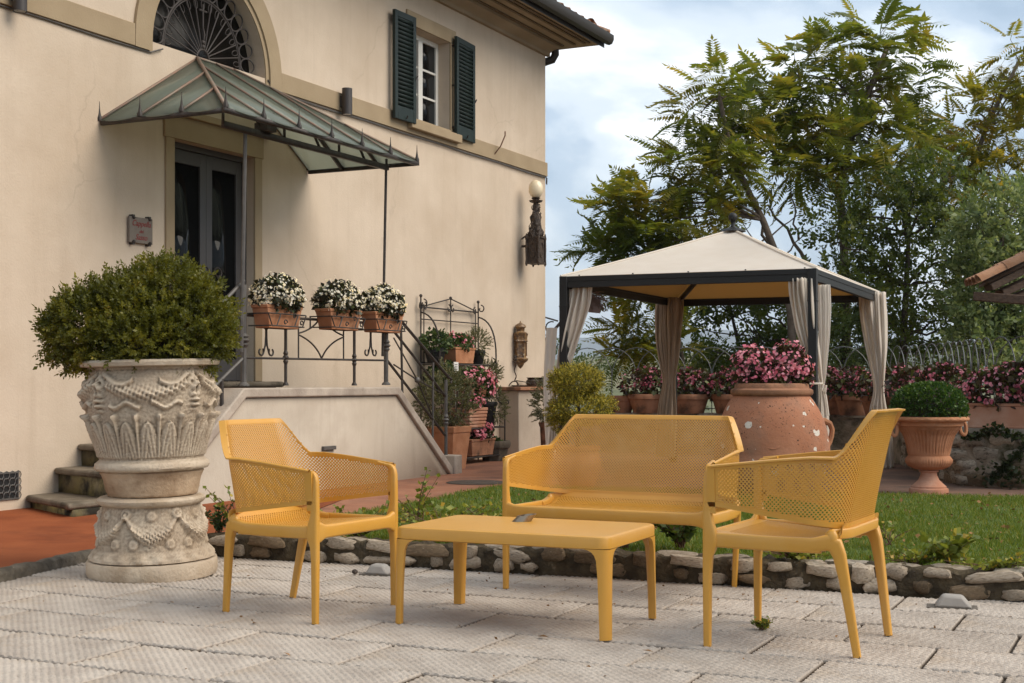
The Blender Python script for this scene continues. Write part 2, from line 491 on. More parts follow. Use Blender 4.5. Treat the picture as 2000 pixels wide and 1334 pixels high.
M['valley'] = mat('dry_valley_slope', (.20, .175, .10), .95, col2=(.10, .115, .05), scale=.05, detail=8, col3=(.045, .06, .025), scale3=.11, lo3=.5, hi3=.6,
                  coords='Object')
M['hillside'] = mat('wooded_hill', (.05, .065, .035), .95, col2=(.075, .085, .045), scale=.01, detail=8)
M['mountain'] = mat('mountain_slope', (.06, .07, .05), .95, col2=(.05, .06, .04), scale=.002)

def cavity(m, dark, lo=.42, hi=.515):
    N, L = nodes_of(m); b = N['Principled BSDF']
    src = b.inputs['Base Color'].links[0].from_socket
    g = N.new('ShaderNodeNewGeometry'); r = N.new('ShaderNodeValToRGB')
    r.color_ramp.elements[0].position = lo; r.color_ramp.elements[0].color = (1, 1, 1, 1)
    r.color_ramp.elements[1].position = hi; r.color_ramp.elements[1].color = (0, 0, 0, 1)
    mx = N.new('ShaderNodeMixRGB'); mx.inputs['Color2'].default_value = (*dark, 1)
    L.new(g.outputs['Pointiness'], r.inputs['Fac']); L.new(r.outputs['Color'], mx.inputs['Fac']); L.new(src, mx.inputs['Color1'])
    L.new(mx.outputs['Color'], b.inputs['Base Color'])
def streaks(m, dark, amount, sx=5.0, sz=.35):
    """rain streaks and dirt on a wall"""
    N, L = nodes_of(m); b = N['Principled BSDF']
    src = b.inputs['Base Color'].links[0].from_socket
    tc = N.new('ShaderNodeTexCoord'); mp = N.new('ShaderNodeMapping'); mp.inputs['Scale'].default_value = (sx, sx, sz)
    nz = N.new('ShaderNodeTexNoise'); nz.inputs['Scale'].default_value = 1.0; nz.inputs['Detail'].default_value = 6; nz.inputs['Roughness'].default_value = .7
    r = N.new('ShaderNodeMapRange'); r.inputs['From Min'].default_value = .50; r.inputs['From Max'].default_value = .80; r.inputs['To Max'].default_value = amount
    mx = N.new('ShaderNodeMixRGB'); mx.inputs['Color2'].default_value = (*dark, 1)
    L.new(tc.outputs['Object'], mp.inputs['Vector']); L.new(mp.outputs['Vector'], nz.inputs['Vector']); L.new(nz.outputs['Fac'], r.inputs['Value'])
    L.new(r.outputs['Result'], mx.inputs['Fac']); L.new(src, mx.inputs['Color1'])
    v = N.new('ShaderNodeTexVoronoi'); v.feature = 'DISTANCE_TO_EDGE'; v.inputs['Scale'].default_value = .55
    n2 = N.new('ShaderNodeTexNoise'); n2.inputs['Scale'].default_value = 2.2; n2.inputs['Detail'].default_value = 8
    m2 = N.new('ShaderNodeMixRGB'); m2.inputs['Fac'].default_value = .28
    L.new(tc.outputs['Object'], n2.inputs['Vector']); L.new(tc.outputs['Object'], m2.inputs['Color1']); L.new(n2.outputs['Color'], m2.inputs['Color2']); L.new(m2.outputs['Color'], v.inputs['Vector'])
    c = N.new('ShaderNodeMapRange'); c.inputs['From Min'].default_value = 0; c.inputs['From Max'].default_value = .0035; c.inputs['To Min'].default_value = .18; c.inputs['To Max'].default_value = 0
    n3 = N.new('ShaderNodeTexNoise'); n3.inputs['Scale'].default_value = .8; L.new(tc.outputs['Object'], n3.inputs['Vector'])
    g3 = N.new('ShaderNodeMapRange'); g3.inputs['From Min'].default_value = .52; g3.inputs['From Max'].default_value = .60; L.new(n3.outputs['Fac'], g3.inputs['Value'])
    L.new(v.outputs['Distance'], c.inputs['Value'])
    mu = N.new('ShaderNodeMath'); mu.operation = 'MULTIPLY'; L.new(c.outputs['Result'], mu.inputs[0]); L.new(g3.outputs['Result'], mu.inputs[1])
    m3 = N.new('ShaderNodeMixRGB'); m3.inputs['Color2'].default_value = (dark[0]*.5, dark[1]*.5, dark[2]*.5, 1)
    L.new(mu.outputs[0], m3.inputs['Fac']); L.new(mx.outputs['Color'], m3.inputs['Color1']); L.new(m3.outputs['Color'], b.inputs['Base Color'])
streaks(M['plaster'], (.36, .275, .195), .32)
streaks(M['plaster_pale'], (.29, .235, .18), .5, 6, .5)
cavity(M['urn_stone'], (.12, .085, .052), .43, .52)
def groove_shade(m, dark, z0, z1):  # paints shade into the colour of the low rib grooves, by height
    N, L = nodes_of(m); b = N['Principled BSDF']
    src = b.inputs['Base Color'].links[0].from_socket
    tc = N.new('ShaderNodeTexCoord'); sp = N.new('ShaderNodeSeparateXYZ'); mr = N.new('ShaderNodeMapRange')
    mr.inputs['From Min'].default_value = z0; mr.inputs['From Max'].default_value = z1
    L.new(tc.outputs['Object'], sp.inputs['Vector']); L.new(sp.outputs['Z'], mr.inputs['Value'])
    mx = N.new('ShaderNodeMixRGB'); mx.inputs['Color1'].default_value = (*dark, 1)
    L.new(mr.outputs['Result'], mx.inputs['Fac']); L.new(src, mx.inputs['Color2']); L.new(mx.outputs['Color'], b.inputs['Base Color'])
groove_shade(M['paver'], (.10, .075, .055), -.0135, -.0055)
# glass of the door canopy: milky, slightly green
def canopy_glass():
    m = bpy.data.materials.new('milky_canopy_glass'); m.use_nodes = True
    N, L = nodes_of(m)
    b = N['Principled BSDF']; out = N['Material Output']
    b.inputs['Roughness'].default_value = .12
    tc = N.new('ShaderNodeTexCoord'); n = N.new('ShaderNodeTexNoise'); n.inputs['Scale'].default_value = 3
    r = N.new('ShaderNodeValToRGB')
    r.color_ramp.elements[0].color = (.20, .24, .205, 1); r.color_ramp.elements[1].color = (.36, .40, .355, 1)
    L.new(tc.outputs['Object'], n.inputs['Vector']); L.new(n.outputs['Fac'], r.inputs['Fac']); L.new(r.outputs['Color'], b.inputs['Base Color'])
    t = N.new('ShaderNodeBsdfTranslucent'); t.inputs['Color'].default_value = (.62, .64, .56, 1)
    tr = N.new('ShaderNodeBsdfTransparent'); tr.inputs['Color'].default_value = (.75, .8, .74, 1)
    m1 = N.new('ShaderNodeMixShader'); m1.inputs['Fac'].default_value = .42
    m2 = N.new('ShaderNodeMixShader'); m2.inputs['Fac'].default_value = .34
    L.new(b.outputs['BSDF'], m1.inputs[1]); L.new(t.outputs['BSDF'], m1.inputs[2])
    L.new(m1.outputs['Shader'], m2.inputs[1]); L.new(tr.outputs['BSDF'], m2.inputs[2])
    L.new(m2.outputs['Shader'], out.inputs['Surface'])
    return m
M['canopy_glass'] = canopy_glass()
# terracotta jar with pale lichen discs and a dark streak of specks
def jar_mat():
    m = mat('lichened_jar_terracotta', (.33, .135, .072), .88, col2=(.39, .175, .10), scale=4, bump=.35, bscale=45, spec=.2,
            col3=(.27, .145, .095), scale3=2.2, lo3=.48, hi3=.66)
    N, L = nodes_of(m)
    b = N['Principled BSDF']
    src = b.inputs['Base Color'].links[0].from_socket
    tc = N.new('ShaderNodeTexCoord')
    def spots(scale, thr, seed, size):
        ad = N.new('ShaderNodeVectorMath'); ad.inputs[1].default_value = (seed, seed * .7, seed * 1.3)
        L.new(tc.outputs['Object'], ad.inputs[0])
        nz = N.new('ShaderNodeTexNoise'); nz.inputs['Scale'].default_value = scale * 3
        mx0 = N.new('ShaderNodeMixRGB'); mx0.inputs['Fac'].default_value = .02
        L.new(ad.outputs[0], mx0.inputs['Color1']); L.new(ad.outputs[0], nz.inputs['Vector']); L.new(nz.outputs['Color'], mx0.inputs['Color2'])
        v = N.new('ShaderNodeTexVoronoi'); v.inputs['Scale'].default_value = scale; v.inputs['Randomness'].default_value = 1
        L.new(mx0.outputs['Color'], v.inputs['Vector'])
        sep = N.new('ShaderNodeSeparateColor'); L.new(v.outputs['Color'], sep.inputs['Color'])
        g1 = N.new('ShaderNodeMath'); g1.operation = 'GREATER_THAN'; g1.inputs[1].default_value = thr; L.new(sep.outputs['Red'], g1.inputs[0])
        sz = N.new('ShaderNodeMath'); sz.operation = 'MULTIPLY'; sz.inputs[1].default_value = size; L.new(sep.outputs['Green'], sz.inputs[0])
        g2 = N.new('ShaderNodeMath'); g2.operation = 'LESS_THAN'; L.new(v.outputs['Distance'], g2.inputs[0]); L.new(sz.outputs[0], g2.inputs[1])
        mu = N.new('ShaderNodeMath'); mu.operation = 'MULTIPLY'; L.new(g1.outputs[0], mu.inputs[0]); L.new(g2.outputs[0], mu.inputs[1])
        cz = N.new('ShaderNodeTexNoise'); cz.inputs['Scale'].default_value = 3.2; cz.inputs['Detail'].default_value = 2; L.new(ad.outputs[0], cz.inputs['Vector'])
        cg = N.new('ShaderNodeMath'); cg.operation = 'GREATER_THAN'; cg.inputs[1].default_value = .50; L.new(cz.outputs['Fac'], cg.inputs[0])
        m9 = N.new('ShaderNodeMath'); m9.operation = 'MULTIPLY'; L.new(mu.outputs[0], m9.inputs[0]); L.new(cg.outputs[0], m9.inputs[1])
        return m9.outputs[0]
    for args, colr in (((11, .38, 3.1, .42), (.60, .53, .45)), ((21, .60, 8.1, .40), (.60, .53, .45)), ((60, .70, 9.4, .42), (.05, .028, .02)), ((95, .55, 5.2, .42), (.07, .036, .025))):
        f = spots(*args)
        mx = N.new('ShaderNodeMixRGB'); mx.inputs['Color2'].default_value = (*colr, 1)
        L.new(f, mx.inputs['Fac']); L.new(src, mx.inputs['Color1']); src = mx.outputs['Color']
    L.new(src, b.inputs['Base Color'])
    return m
M['jar'] = jar_mat()
M['boxwood'] = leaf_mat('boxwood_leaf', [(0, (0.054, 0.06, 0.007)), (0.5, (0.104, 0.106, 0.011)), (0.85, (0.187, 0.166, 0.015)), (1, (0.361, 0.245, 0.022))], .45, 0.3, clump=7)
M['box_ball'] = leaf_mat('clipped_box_leaf', [(0, (0.022, 0.056, 0.009)), (0.6, (0.045, 0.094, 0.013)), (1, (0.088, 0.138, 0.022))], .5, .22)
M['golden'] = leaf_mat('golden_shrub_leaf', [(0, (0.05, 0.065, 0.01)), (0.3, (0.14, 0.14, 0.018)), (0.65, (0.36, 0.29, 0.03)), (1, (0.55, 0.44, 0.07))], .5, .25)
M['ailanthus'] = leaf_mat('ailanthus_leaf', [(0, (0.055, 0.088, 0.012)), (0.35, (0.1, 0.128, 0.017)), (0.6, (0.145, 0.152, 0.02)), (0.85, (0.23, 0.185, 0.022)), (1, (0.34, 0.23, 0.025))], .42, 0.5, clump=1.3)
M['ailanthus_y'] = leaf_mat('yellowing_ailanthus_leaf', [(0, (0.075, 0.1, 0.013)), (0.4, (0.155, 0.155, 0.019)), (0.7, (0.27, 0.21, 0.024)), (1, (0.44, 0.28, 0.03))], .45, 0.5, clump=1.3)
M['dark_tree'] = leaf_mat('dark_tree_leaf', [(0, (0.035, 0.062, 0.011)), (0.5, (0.065, 0.09, 0.016)), (0.85, (0.11, 0.125, 0.02)), (1, (0.19, 0.17, 0.025))], .5, 0.42, clump=1.6)
M['olive'] = leaf_mat('grey_green_leaf', [(0, (0.07, 0.108, 0.036)), (0.6, (0.149, 0.194, 0.068)), (1, (0.296, 0.338, 0.147))], .5, 0.4)
M['herb'] = leaf_mat('grey_green_herb', [(0, (0.061, 0.069, 0.028)), (0.6, (0.126, 0.129, 0.056)), (1, (0.224, 0.205, 0.102))], .6, .2)
M['herb_green'] = leaf_mat('green_herb', [(0, (0.022, 0.045, 0.014)), (0.6, (0.05, 0.081, 0.02)), (1, (0.105, 0.14, 0.035))], .6, .2)
M['begonia_leaf'] = leaf_mat('bronze_begonia_leaf', [(0, (0.029, 0.014, 0.01)), (0.5, (0.052, 0.029, 0.016)), (0.8, (0.058, 0.065, 0.018)), (1, (0.104, 0.117, 0.026))], .4, .2)
M['begonia_dark'] = leaf_mat('dark_begonia_leaf', [(0, (.016, .013, .008)), (.6, (.03, .030, .012)), (1, (.05, .062, .017))], .4, .15)
M['pink'] = leaf_mat('pink_petal', [(0, (0.432, 0.078, 0.132)), (0.5, (0.624, 0.192, 0.252)), (1, (0.792, 0.396, 0.444))], .6, .3)
M['deep_pink'] = leaf_mat('deep_pink_petal', [(0, (.24, .03, .062)), (.5, (.38, .085, .13)), (1, (.55, .23, .28))], .6, .3)
M['white_petal'] = leaf_mat('white_petal', [(0, (.72, .68, .60)), (1, (.90, .87, .80))], .7, .5, .1)
M['grass'] = leaf_mat('lawn_grass', [(0, (0.066, 0.11, 0.009)), (0.5, (0.102, 0.148, 0.012)), (0.9, (0.162, 0.193, 0.018)), (1, (0.294, 0.219, 0.044))], .55, .3)
M['weed'] = leaf_mat('weed_leaf', [(0, (0.077, 0.105, 0.013)), (0.6, (0.172, 0.203, 0.027)), (0.9, (0.292, 0.285, 0.043)), (1, (0.447, 0.255, 0.032))], .5, .3)
M['ivy'] = leaf_mat('ivy_leaf', [(0, (.016, .026, .008)), (1, (.05, .065, .02))], .45, .15)
# ------------------------------------------------------------------ scattering helper
def nrm(a): return a / np.maximum(np.linalg.norm(a, axis=-1, keepdims=True), 1e-9)
def frames(z, roll=None, xhint=None):
    z = nrm(z)
    if xhint is None:
        xhint = RNG.normal(size=z.shape)
    x = nrm(xhint - z * (xhint * z).sum(-1, keepdims=True))
    y = np.cross(z, x)
    return x, y, z
def scatter(mb, TV, TF, pos, zdir, scale, xhint=None):
    """copies of a small template (own z axis along zdir) at many points"""
    n = len(pos)
    if n == 0: return
    x, y, z = frames(np.asarray(zdir, float), xhint=xhint)
    s = np.broadcast_to(np.asarray(scale, float).reshape(-1, 1, 1) if np.ndim(scale) else np.full((n, 1, 1), scale), (n, 1, 1))
    V = (TV[None, :, 0:1] * x[:, None] + TV[None, :, 1:2] * y[:, None] + TV[None, :, 2:3] * z[:, None]) * s + pos[:, None]
    k = len(TV)
    F = (TF[None] + (np.arange(n) * k)[:, None, None]).reshape(-1, TF.shape[1])
    mb.raw(V.reshape(-1, 3), F)
LEAF_V = np.array([(0,0,0), (.28,.06,.45), (0,-.02,1.0), (-.28,.06,.45)], float)
LEAF_F = np.array([(0,1,2,3)])
HEX_V = np.array([(0,0,.0)] + [(math.cos(k*PI/3)*.5, math.sin(k*PI/3)*.5, .14*(1 if k % 2 else .4)) for k in range(6)], float)
HEX_F = np.array([(0,k,k % 6 + 1) for k in range(1, 7)])
def sprig(nl, L, leaf, spread=.9, seed=0):
    """short twig with leaves, as quads"""
    r = np.random.default_rng(seed)
    mb = MB()
    P = np.zeros((nl, 3)); P[:, 2] = np.linspace(.1, 1, nl) * L
    ang = np.arange(nl) * 2.4 + r.uniform(0, 1, nl)
    D = np.stack([np.cos(ang)*spread, np.sin(ang)*spread, np.full(nl, .75)], -1)
    D[-1] = (0, 0, 1)
    scatter(mb, LEAF_V, LEAF_F, P, D, leaf * r.uniform(.7, 1.15, nl))
    return np.concatenate(mb.v), np.concatenate(mb.q)
def ellipsoid_points(n, ells, jitter=.08, inner=.25):
    """points and outward directions on the outside of a union of ellipsoids"""
    C = np.array([e[0] for e in ells], float); R = np.array([e[1] for e in ells], float)
    w = (R.prod(1)) ** (2/3); w /= w.sum()
    P = np.zeros((0, 3)); D = np.zeros((0, 3))
    while len(P) < n:
        m = n * 2
        k = RNG.choice(len(C), m, p=w)
        d = nrm(RNG.normal(size=(m, 3)))
        rad = 1 - np.abs(RNG.normal(0, inner, m)); rad = np.clip(rad, .3, 1) * (1 + RNG.normal(0, jitter, m))
        p = C[k] + d * R[k] * rad[:, None]
        deep = np.zeros(m, bool)
        for c, r in zip(C, R):
            deep |= (((p - c) / r) ** 2).sum(1) < .45
        p, d2 = p[~deep], nrm(d / R[k])[~deep]
        P = np.concatenate([P, p]); D = np.concatenate([D, d2])
    return P[:n], D[:n]

# ------------------------------------------------------------------ ground of the terrace
def sheet(poly, z, h=.0):
    mb = MB()
    p = [Vector((a, b, z)) for a, b in poly]
    tris = tessellate_polygon([p])
    mb.raw([tuple(k) for k in p], np.array([tuple(t) for t in tris]))
    return mb
def upward(mb):
    V = np.concatenate(mb.v)
    out = []
    for T in mb.t:
        n = np.cross(V[T[:, 1]] - V[T[:, 0]], V[T[:, 2]] - V[T[:, 0]])
        T = T.copy(); f = n[:, 2] < 0
        T[f] = T[f][:, ::-1]; out.append(T)
    mb.t = out
    return mb
B0, B1 = Vector((-1.69, 7.87, 0)), Vector((2.32, 6.265, 0))       # foot of the stone edging
BD = (B1 - B0).normalized(); BN = Vector((-BD.y, BD.x, 0))
LAWN_L = Vector((1.09, 2.40, 0)).normalized()
def bpt(t, back=0.0): return B0 + BD * t + BN * back

# the whole terrace, one sheet under everything
put('terrace_ground', upward(sheet([(-45, -45), (45, -45), (45, 20.6), (-45, 20.6)], -.06)), M['joint'], kind='structure')
# valley, hills, mountains
def terrain_h(x, y):
    h = -8.0 * np.clip((y - 20.6) / 25, 0, 1) ** .8
    h = h - 4 * np.clip((y - 45) / 60, 0, 1)
    h = h + 12.6 * np.exp(-((y - 210) / 65) ** 2) * (1 + .25*np.sin(x/37.+1) + .12*np.sin(x/15.))
    h = h + .5 * np.sin(x / 6.) * np.cos(y / 7.) * np.clip((y - 24) / 20, 0, 1)
    return h
ys = np.concatenate([np.linspace(20.6, 60, 28), np.linspace(64, 420, 60), np.linspace(500, 7000, 20)])
xs = np.concatenate([np.linspace(-4000, -220, 14), np.linspace(-200, 200, 81), np.linspace(220, 4000, 14)])
X, Y = np.meshgrid(xs, ys)
put('terrain', MB().grid(np.stack([X, Y, terrain_h(X, Y) - .1], -1)), M['valley'], kind='structure', angle=180)
def ridge(name, dist, base, top, mt, seed, wid):
    r = np.random.default_rng(seed)
    xs = np.linspace(-dist*.9, dist*.9, 160)
    prof = sum(r.uniform(.3, 1) / (k+1) * np.sin(xs/dist*PI*(k+1)*1.7 + r.uniform(0, 6)) for k in range(7))
    prof = (prof - prof.min()) / (prof.max() - prof.min())
    rows = []
    for f in np.linspace(0, 1, 9):
        rows.append(np.stack([xs, np.full_like(xs, dist - wid*(1-f)) + 0*xs, base + (top - base) * (.62 + .38*prof) * (f**.8)], -1))
    for f in (.7, .3, 0):
        rows.append(np.stack([xs, np.full_like(xs, dist + wid*(1.2-f)), base + (top - base) * (.62 + .38*prof) * f], -1))
    P = np.array(rows)
    P[..., 2] += r.normal(0, (top-base)*.008, P.shape[:2])
    put(name, MB().grid(P), mt, kind='structure', angle=180)
ridge('near_hills', 950, -14, 21, M['hillside'], 3, 300)
ridge('far_hills', 2300, -20, 58, M['mountain'], 5, 700)
ridge('mountains', 4600, -20, 180, M['mountain'], 11, 1200)

# red painted pavement by the stairs
put('red_pavement', upward(sheet([(-7, 5.2), (-2.78, 6.35), (-2.37, 7.80), (-1.74, 7.92),
    tuple(hworld(2.0, 1.75)[:2]), tuple(hworld(2.0, -.1)[:2]), tuple(hworld(-5, -.1)[:2])], .028)), M['red_paint'], kind='structure')
# terracotta path between stairs and lawn
lawn_back = Vector((-.13, 12.1, 0)); lawn_right = Vector((4.05, 10.94, 0))
lawn_far = (lawn_right - lawn_back).normalized()
put('terracotta_path', upward(sheet([(-1.74, 7.92), tuple(lawn_back[:2]), tuple((lawn_back + lawn_far*1.2 + Vector((0, 2.2, 0)))[:2]), (1.0, 20.5), (-6, 20.5),
    tuple(hworld(2.0, -.1)[:2]), tuple(hworld(2.0, 1.75)[:2])], .024)), M['cotto'], kind='structure')
put('gazebo_terrace', upward(sheet([(-.9, 12.0), tuple((lawn_back + lawn_far*12)[:2]), (12, 20.5), (-.9, 20.5)], .012)), M['cotto_dark'], kind='structure')

terr = bpy.data.objects['gazebo_terrace']
tl_ = MB().box(-.145, .145, -.07, .07, 0, .018).mesh('tile', False); tl_.materials.append(M['cotto_edge'])
for k in range(17):
    for r in range(2):
        o = bpy.data.objects.new('edge_tile', tl_); COL.objects.link(o); o.parent = terr
        p = lawn_back + lawn_far*(.15 + k*.30 + .15*r) + Vector((-lawn_far.y, lawn_far.x, 0))*(.09 + .15*r)
        o.location = (p.x, p.y, .0125 + random.uniform(-.002, .004)); o.rotation_euler = (0, 0, math.atan2(lawn_far.y, lawn_far.x) + random.uniform(-.02, .02))
# ------------------------------------------------------------------ ribbed pavers
patio = put('patio', upward(sheet([(-6, .5), (6, .5), (6, 4.7), tuple(bpt(4.35, .02)[:2]), tuple(bpt(-.1, .02)[:2]), (-2.37, 7.86), (-2.95, 5.9), (-6, 5.0)], -.022)), M['joint'], kind='structure')
def paver_mesh(seed, lx=.60, ly=.40, pitch=.0245):
    r = np.random.default_rng(seed)
    nx, ny = 100, 68
    x = np.linspace(0, lx, nx); y = np.linspace(0, ly, ny)
    X, Y = np.meshgrid(x, y)
    a = math.radians(45)
    u = X*math.cos(a) + Y*math.sin(a); w = -X*math.sin(a) + Y*math.cos(a)
    u = u + .0012*np.sin(w*60 + r.uniform(0, 6)) + .0008*np.sin(w*173 + r.uniform(0, 6))
    ph = u / pitch; k = np.floor(ph)
    rib = np.abs(np.sin(PI*ph)) ** .55
    rr = np.random.default_rng(seed + 50)
    off = rr.uniform(0, 6.28, 200); wl_ = rr.uniform(.035, .055, 200)
    ki = (k.astype(int) + 100) % 200
    chisel = np.clip(np.sin(w / wl_[ki] * 2*PI + off[ki]) - .55, 0, 1)
    Z = -.0082*(1 - rib) - .0095*chisel*(.35+.65*rib)
    # worn, uneven
    Z += .0014*np.sin(X*9 + r.uniform(0, 6))*np.sin(Y*11 + r.uniform(0, 6)) + r.normal(0, .0006, X.shape)
    edge = np.minimum(np.minimum(X, lx - X), np.minimum(Y, ly - Y))
    Z -= .012*np.clip(1 - edge/.006, 0, 1)**1.5
    mb = MB().grid(np.stack([X, Y, Z], -1))
    ring = [(0, 0), (lx, 0), (lx, ly), (0, ly)]
    top = [(a, b, -.014) for a, b in ring]; bot = [(a, b, -.05) for a, b in ring]
    mb.raw(top + bot, np.array([(0,1,5,4), (1,2,6,5), (2,3,7,6), (3,0,4,7)]))
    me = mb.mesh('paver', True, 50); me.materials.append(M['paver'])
    return me
pav = [paver_mesh(k) for k in range(5)]
PD = math.radians(-25.5)                       # direction of the long joints
pd = Vector((math.cos(PD), math.sin(PD), 0)); pn = Vector((-math.sin(PD), math.cos(PD), 0))
P0 = ground(924, 1271)                         # a joint corner seen in the photograph
PL, PW, GAP = .612, .408, .0105
cnt = 0
for r in range(-5, 13):
    for c in range(-9, 9):
        o = P0 + pn * (r * PW) + pd * ((c + (.5 if r % 2 else 0)) * PL + .03*math.sin(r*2.3))
        ctr = o + pd * (PL/2) + pn * (PW/2)
        far = (ctr - B0).dot(BN)
        if far > .16: continue                                   # under the stone edging
        if ctr.x < -2.62 - (7.1 - ctr.y) * .35 - .12 and ctr.y > 5.7: continue     # beyond the kerb
        if ctr.y < 4.15 or abs(ctr.x) > ctr.y * .47 + .35: continue
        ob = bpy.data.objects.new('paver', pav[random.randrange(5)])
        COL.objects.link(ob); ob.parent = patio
        flip = random.random() < 0
        ob.location = o + Vector((0, 0, random.uniform(-.003, .002)))
        ob.rotation_euler = (random.uniform(-.004, .004), random.uniform(-.004, .004), PD)
        ob.scale = ((PL - GAP)/.60, (PW - GAP)/.40, 1)
        cnt += 1
# kerb beside the red pavement
K0, K1 = Vector((-3.05, 5.3, 0)), Vector((-2.33, 7.95, 0))
kd = (K1 - K0).normalized(); kn = Vector((-kd.y, kd.x, 0)); L = (K1 - K0).length
kb = MB()
nk = 60; rk = np.random.default_rng(4)
prof = [(-.055, -.03), (-.05, .035), (-.03, .052), (.03, .055), (.05, .04), (.055, -.03)]
P = []
for i in range(nk + 1):
    c = K0 + kd * (L*i/nk)
    P.append([tuple(c - kn*(a*(1+rk.normal(0, .1))) + Vector((0, 0, b + rk.normal(0, .005)))) for a, b in prof])
put('kerb', kb.grid(np.array(P)), M['kerb'], kind='structure', angle=60)

# ------------------------------------------------------------------ lawn with its grass
lawn_poly = [bpt(-.02, .16), bpt(9.5, .16), lawn_back + lawn_far*9, lawn_back]
put('lawn', upward(sheet([tuple(p[:2]) for p in lawn_poly], .085)), M['lawn_soil'], kind='structure')
skirt = MB()
for a, b in zip(lawn_poly, lawn_poly[1:] + lawn_poly[:1]):
    skirt.raw([(a.x, a.y, -.02), (b.x, b.y, -.02), (b.x, b.y, .085), (a.x, a.y, .085)], [[0, 1, 2, 3]])
put('lawn_edge', skirt, M['lawn_soil'], kind='structure')
def in_poly(P, poly):
    x, y = P[:, 0], P[:, 1]; ins = np.zeros(len(P), bool)
    for (a, b) in zip(poly, poly[1:] + poly[:1]):
        c = ((a.y > y) != (b.y > y)) & (x < (b.x - a.x) * (y - a.y) / (b.y - a.y + 1e-12) + a.x)
        ins ^= c
    return ins
G = np.stack([RNG.uniform(-2, 5.2, 420000), RNG.uniform(5, 12.3, 420000)], -1)
vis = (np.abs(G[:, 0]) < G[:, 1]*.40) & in_poly(G, lawn_poly)
dens = np.clip(1.25 - (G[:, 1] - 6)/9, .35, 1)*(.72 + .28*np.sin(G[:, 0]*3.1 + np.sin(G[:, 1]*4))*np.sin(G[:, 1]*3.7 + G[:, 0]))
bare = np.zeros(len(G))
for bx, by, ra, rb in ((2.75, 9.35, .34, .10), (2.2, 9.7, .2, .08), (3.2, 7.6, .3, .15), (1.9, 7.4, .25, .12), (-.2, 8.9, .3, .14), (.9, 9.8, .4, .12), (3.6, 9.9, .3, .12), (2.9, 8.4, .2, .08)):
    bare = np.maximum(bare, np.exp(-(((G[:, 0]-bx)/ra)**2 + ((G[:, 1]-by)/rb)**2)))
G = G[vis & (RNG.uniform(size=len(G)) < dens*(1 - .9*bare))][:150000]
n = len(G)
pos = np.stack([G[:, 0], G[:, 1], np.full(n, .083)], -1)
patch = .5 + .5*np.sin(G[:, 0]*2.1 + 1.3*np.sin(G[:, 1]*1.7))*np.sin(G[:, 1]*2.6)
zd = np.stack([RNG.normal(0, .42, n), RNG.normal(0, .42, n), np.ones(n)], -1)
BL_V = np.array([(-.075, 0, 0), (.075, 0, 0), (.05, .16, .55), (0, .42, 1.0)], float)
gb = MB(); scatter(gb, BL_V, np.array([(0, 1, 2, 3)]), pos, zd, RNG.uniform(.022, .042, n) * (.8 + .45*patch))
put('grass', gb, M['grass'], kind='stuff', smooth=False)
# ================================================================== the house
house = thing('villa', 'cream plastered villa with green shutters, arched fanlight and a double door', 'house', HO, HA)
def arc(cx, cz, r, a0, a1, n):
    return [(cx + r*math.cos(a0 + (a1-a0)*i/n), cz + r*math.sin(a0 + (a1-a0)*i/n)) for i in range(n + 1)]
DX0, DX1, DZ0, DZ1 = 1.967, 3.127, 1.0, 3.135
WX0, WX1, WZ0, WZ1 = 6.10, 7.00, 3.985, 5.08
LCX, LCZ, LR = 2.50, 3.925, .81
XC, HT = 9.755, 5.60
outer = [(-6, -.3), (XC, -.3), (XC, HT), (-6, HT)]
h_door = [(DX0, DZ0), (DX1, DZ0), (DX1, DZ1), (DX0, DZ1)]
h_win = [(WX0, WZ0), (WX1, WZ0), (WX1, WZ1), (WX0, WZ1)]
h_lun = arc(LCX, LCZ, LR, 0, PI, 24)
wall = MB()
loops = [[Vector((a, 0, b)) for a, b in lp] for lp in (outer, h_door, h_win, h_lun)]
allp = [p for lp in loops for p in lp]
tr = np.array([tuple(t) for t in tessellate_polygon(loops)])
Vw = np.array([tuple(p) for p in allp])
nn = np.cross(Vw[tr[:, 1]] - Vw[tr[:, 0]], Vw[tr[:, 2]] - Vw[tr[:, 0]])
tr[nn[:, 1] > 0] = tr[nn[:, 1] > 0][:, ::-1]
wall.raw(Vw, tr)
def reveal(lp, d, closed=True):
    n = len(lp)
    for i in range(n if closed else n - 1):
        a, b = lp[i], lp[(i + 1) % n]
        wall.raw([(a[0], 0, a[1]), (b[0], 0, b[1]), (b[0], d, b[1]), (a[0], d, a[1])], [[0, 1, 2, 3]])
reveal(h_door, .30); reveal(h_win, .26); reveal(h_lun, .26)
wall.raw([(XC, 0, -.3), (XC, 9, -.3), (XC, 9, HT), (XC, 0, HT)], [[0, 1, 2, 3]])
wall.raw([(-6, 9, -.3), (XC, 9, -.3), (XC, 9, HT), (-6, 9, HT)], [[3, 2, 1, 0]])
wall.raw([(-6, 0, -.3), (-6, 9, -.3), (-6, 9, HT), (-6, 0, HT)], [[3, 2, 1, 0]])
put('wall', wall, M['plaster'], house, smooth=False)
inner = MB()
for x0, x1, z0, z1, y in ((DX0-.3, DX1+.3, DZ0-.05, DZ1+.2, .32), (WX0-.2, WX1+.2, WZ0-.2, WZ1+.2, .29), (LCX-LR-.1, LCX+LR+.1, LCZ-.1, LCZ+LR+.1, .29)):
    d = 1.6
    v = [(x0,y,z0),(x1,y,z0),(x1,y+d,z0),(x0,y+d,z0),(x0,y,z1),(x1,y,z1),(x1,y+d,z1),(x0,y+d,z1)]
    inner.raw(v, np.array([(0,1,2,3), (7,6,5,4), (2,1,5,6), (3,2,6,7), (0,3,7,4)]))
put('interior', inner, M['interior'], house, smooth=False)

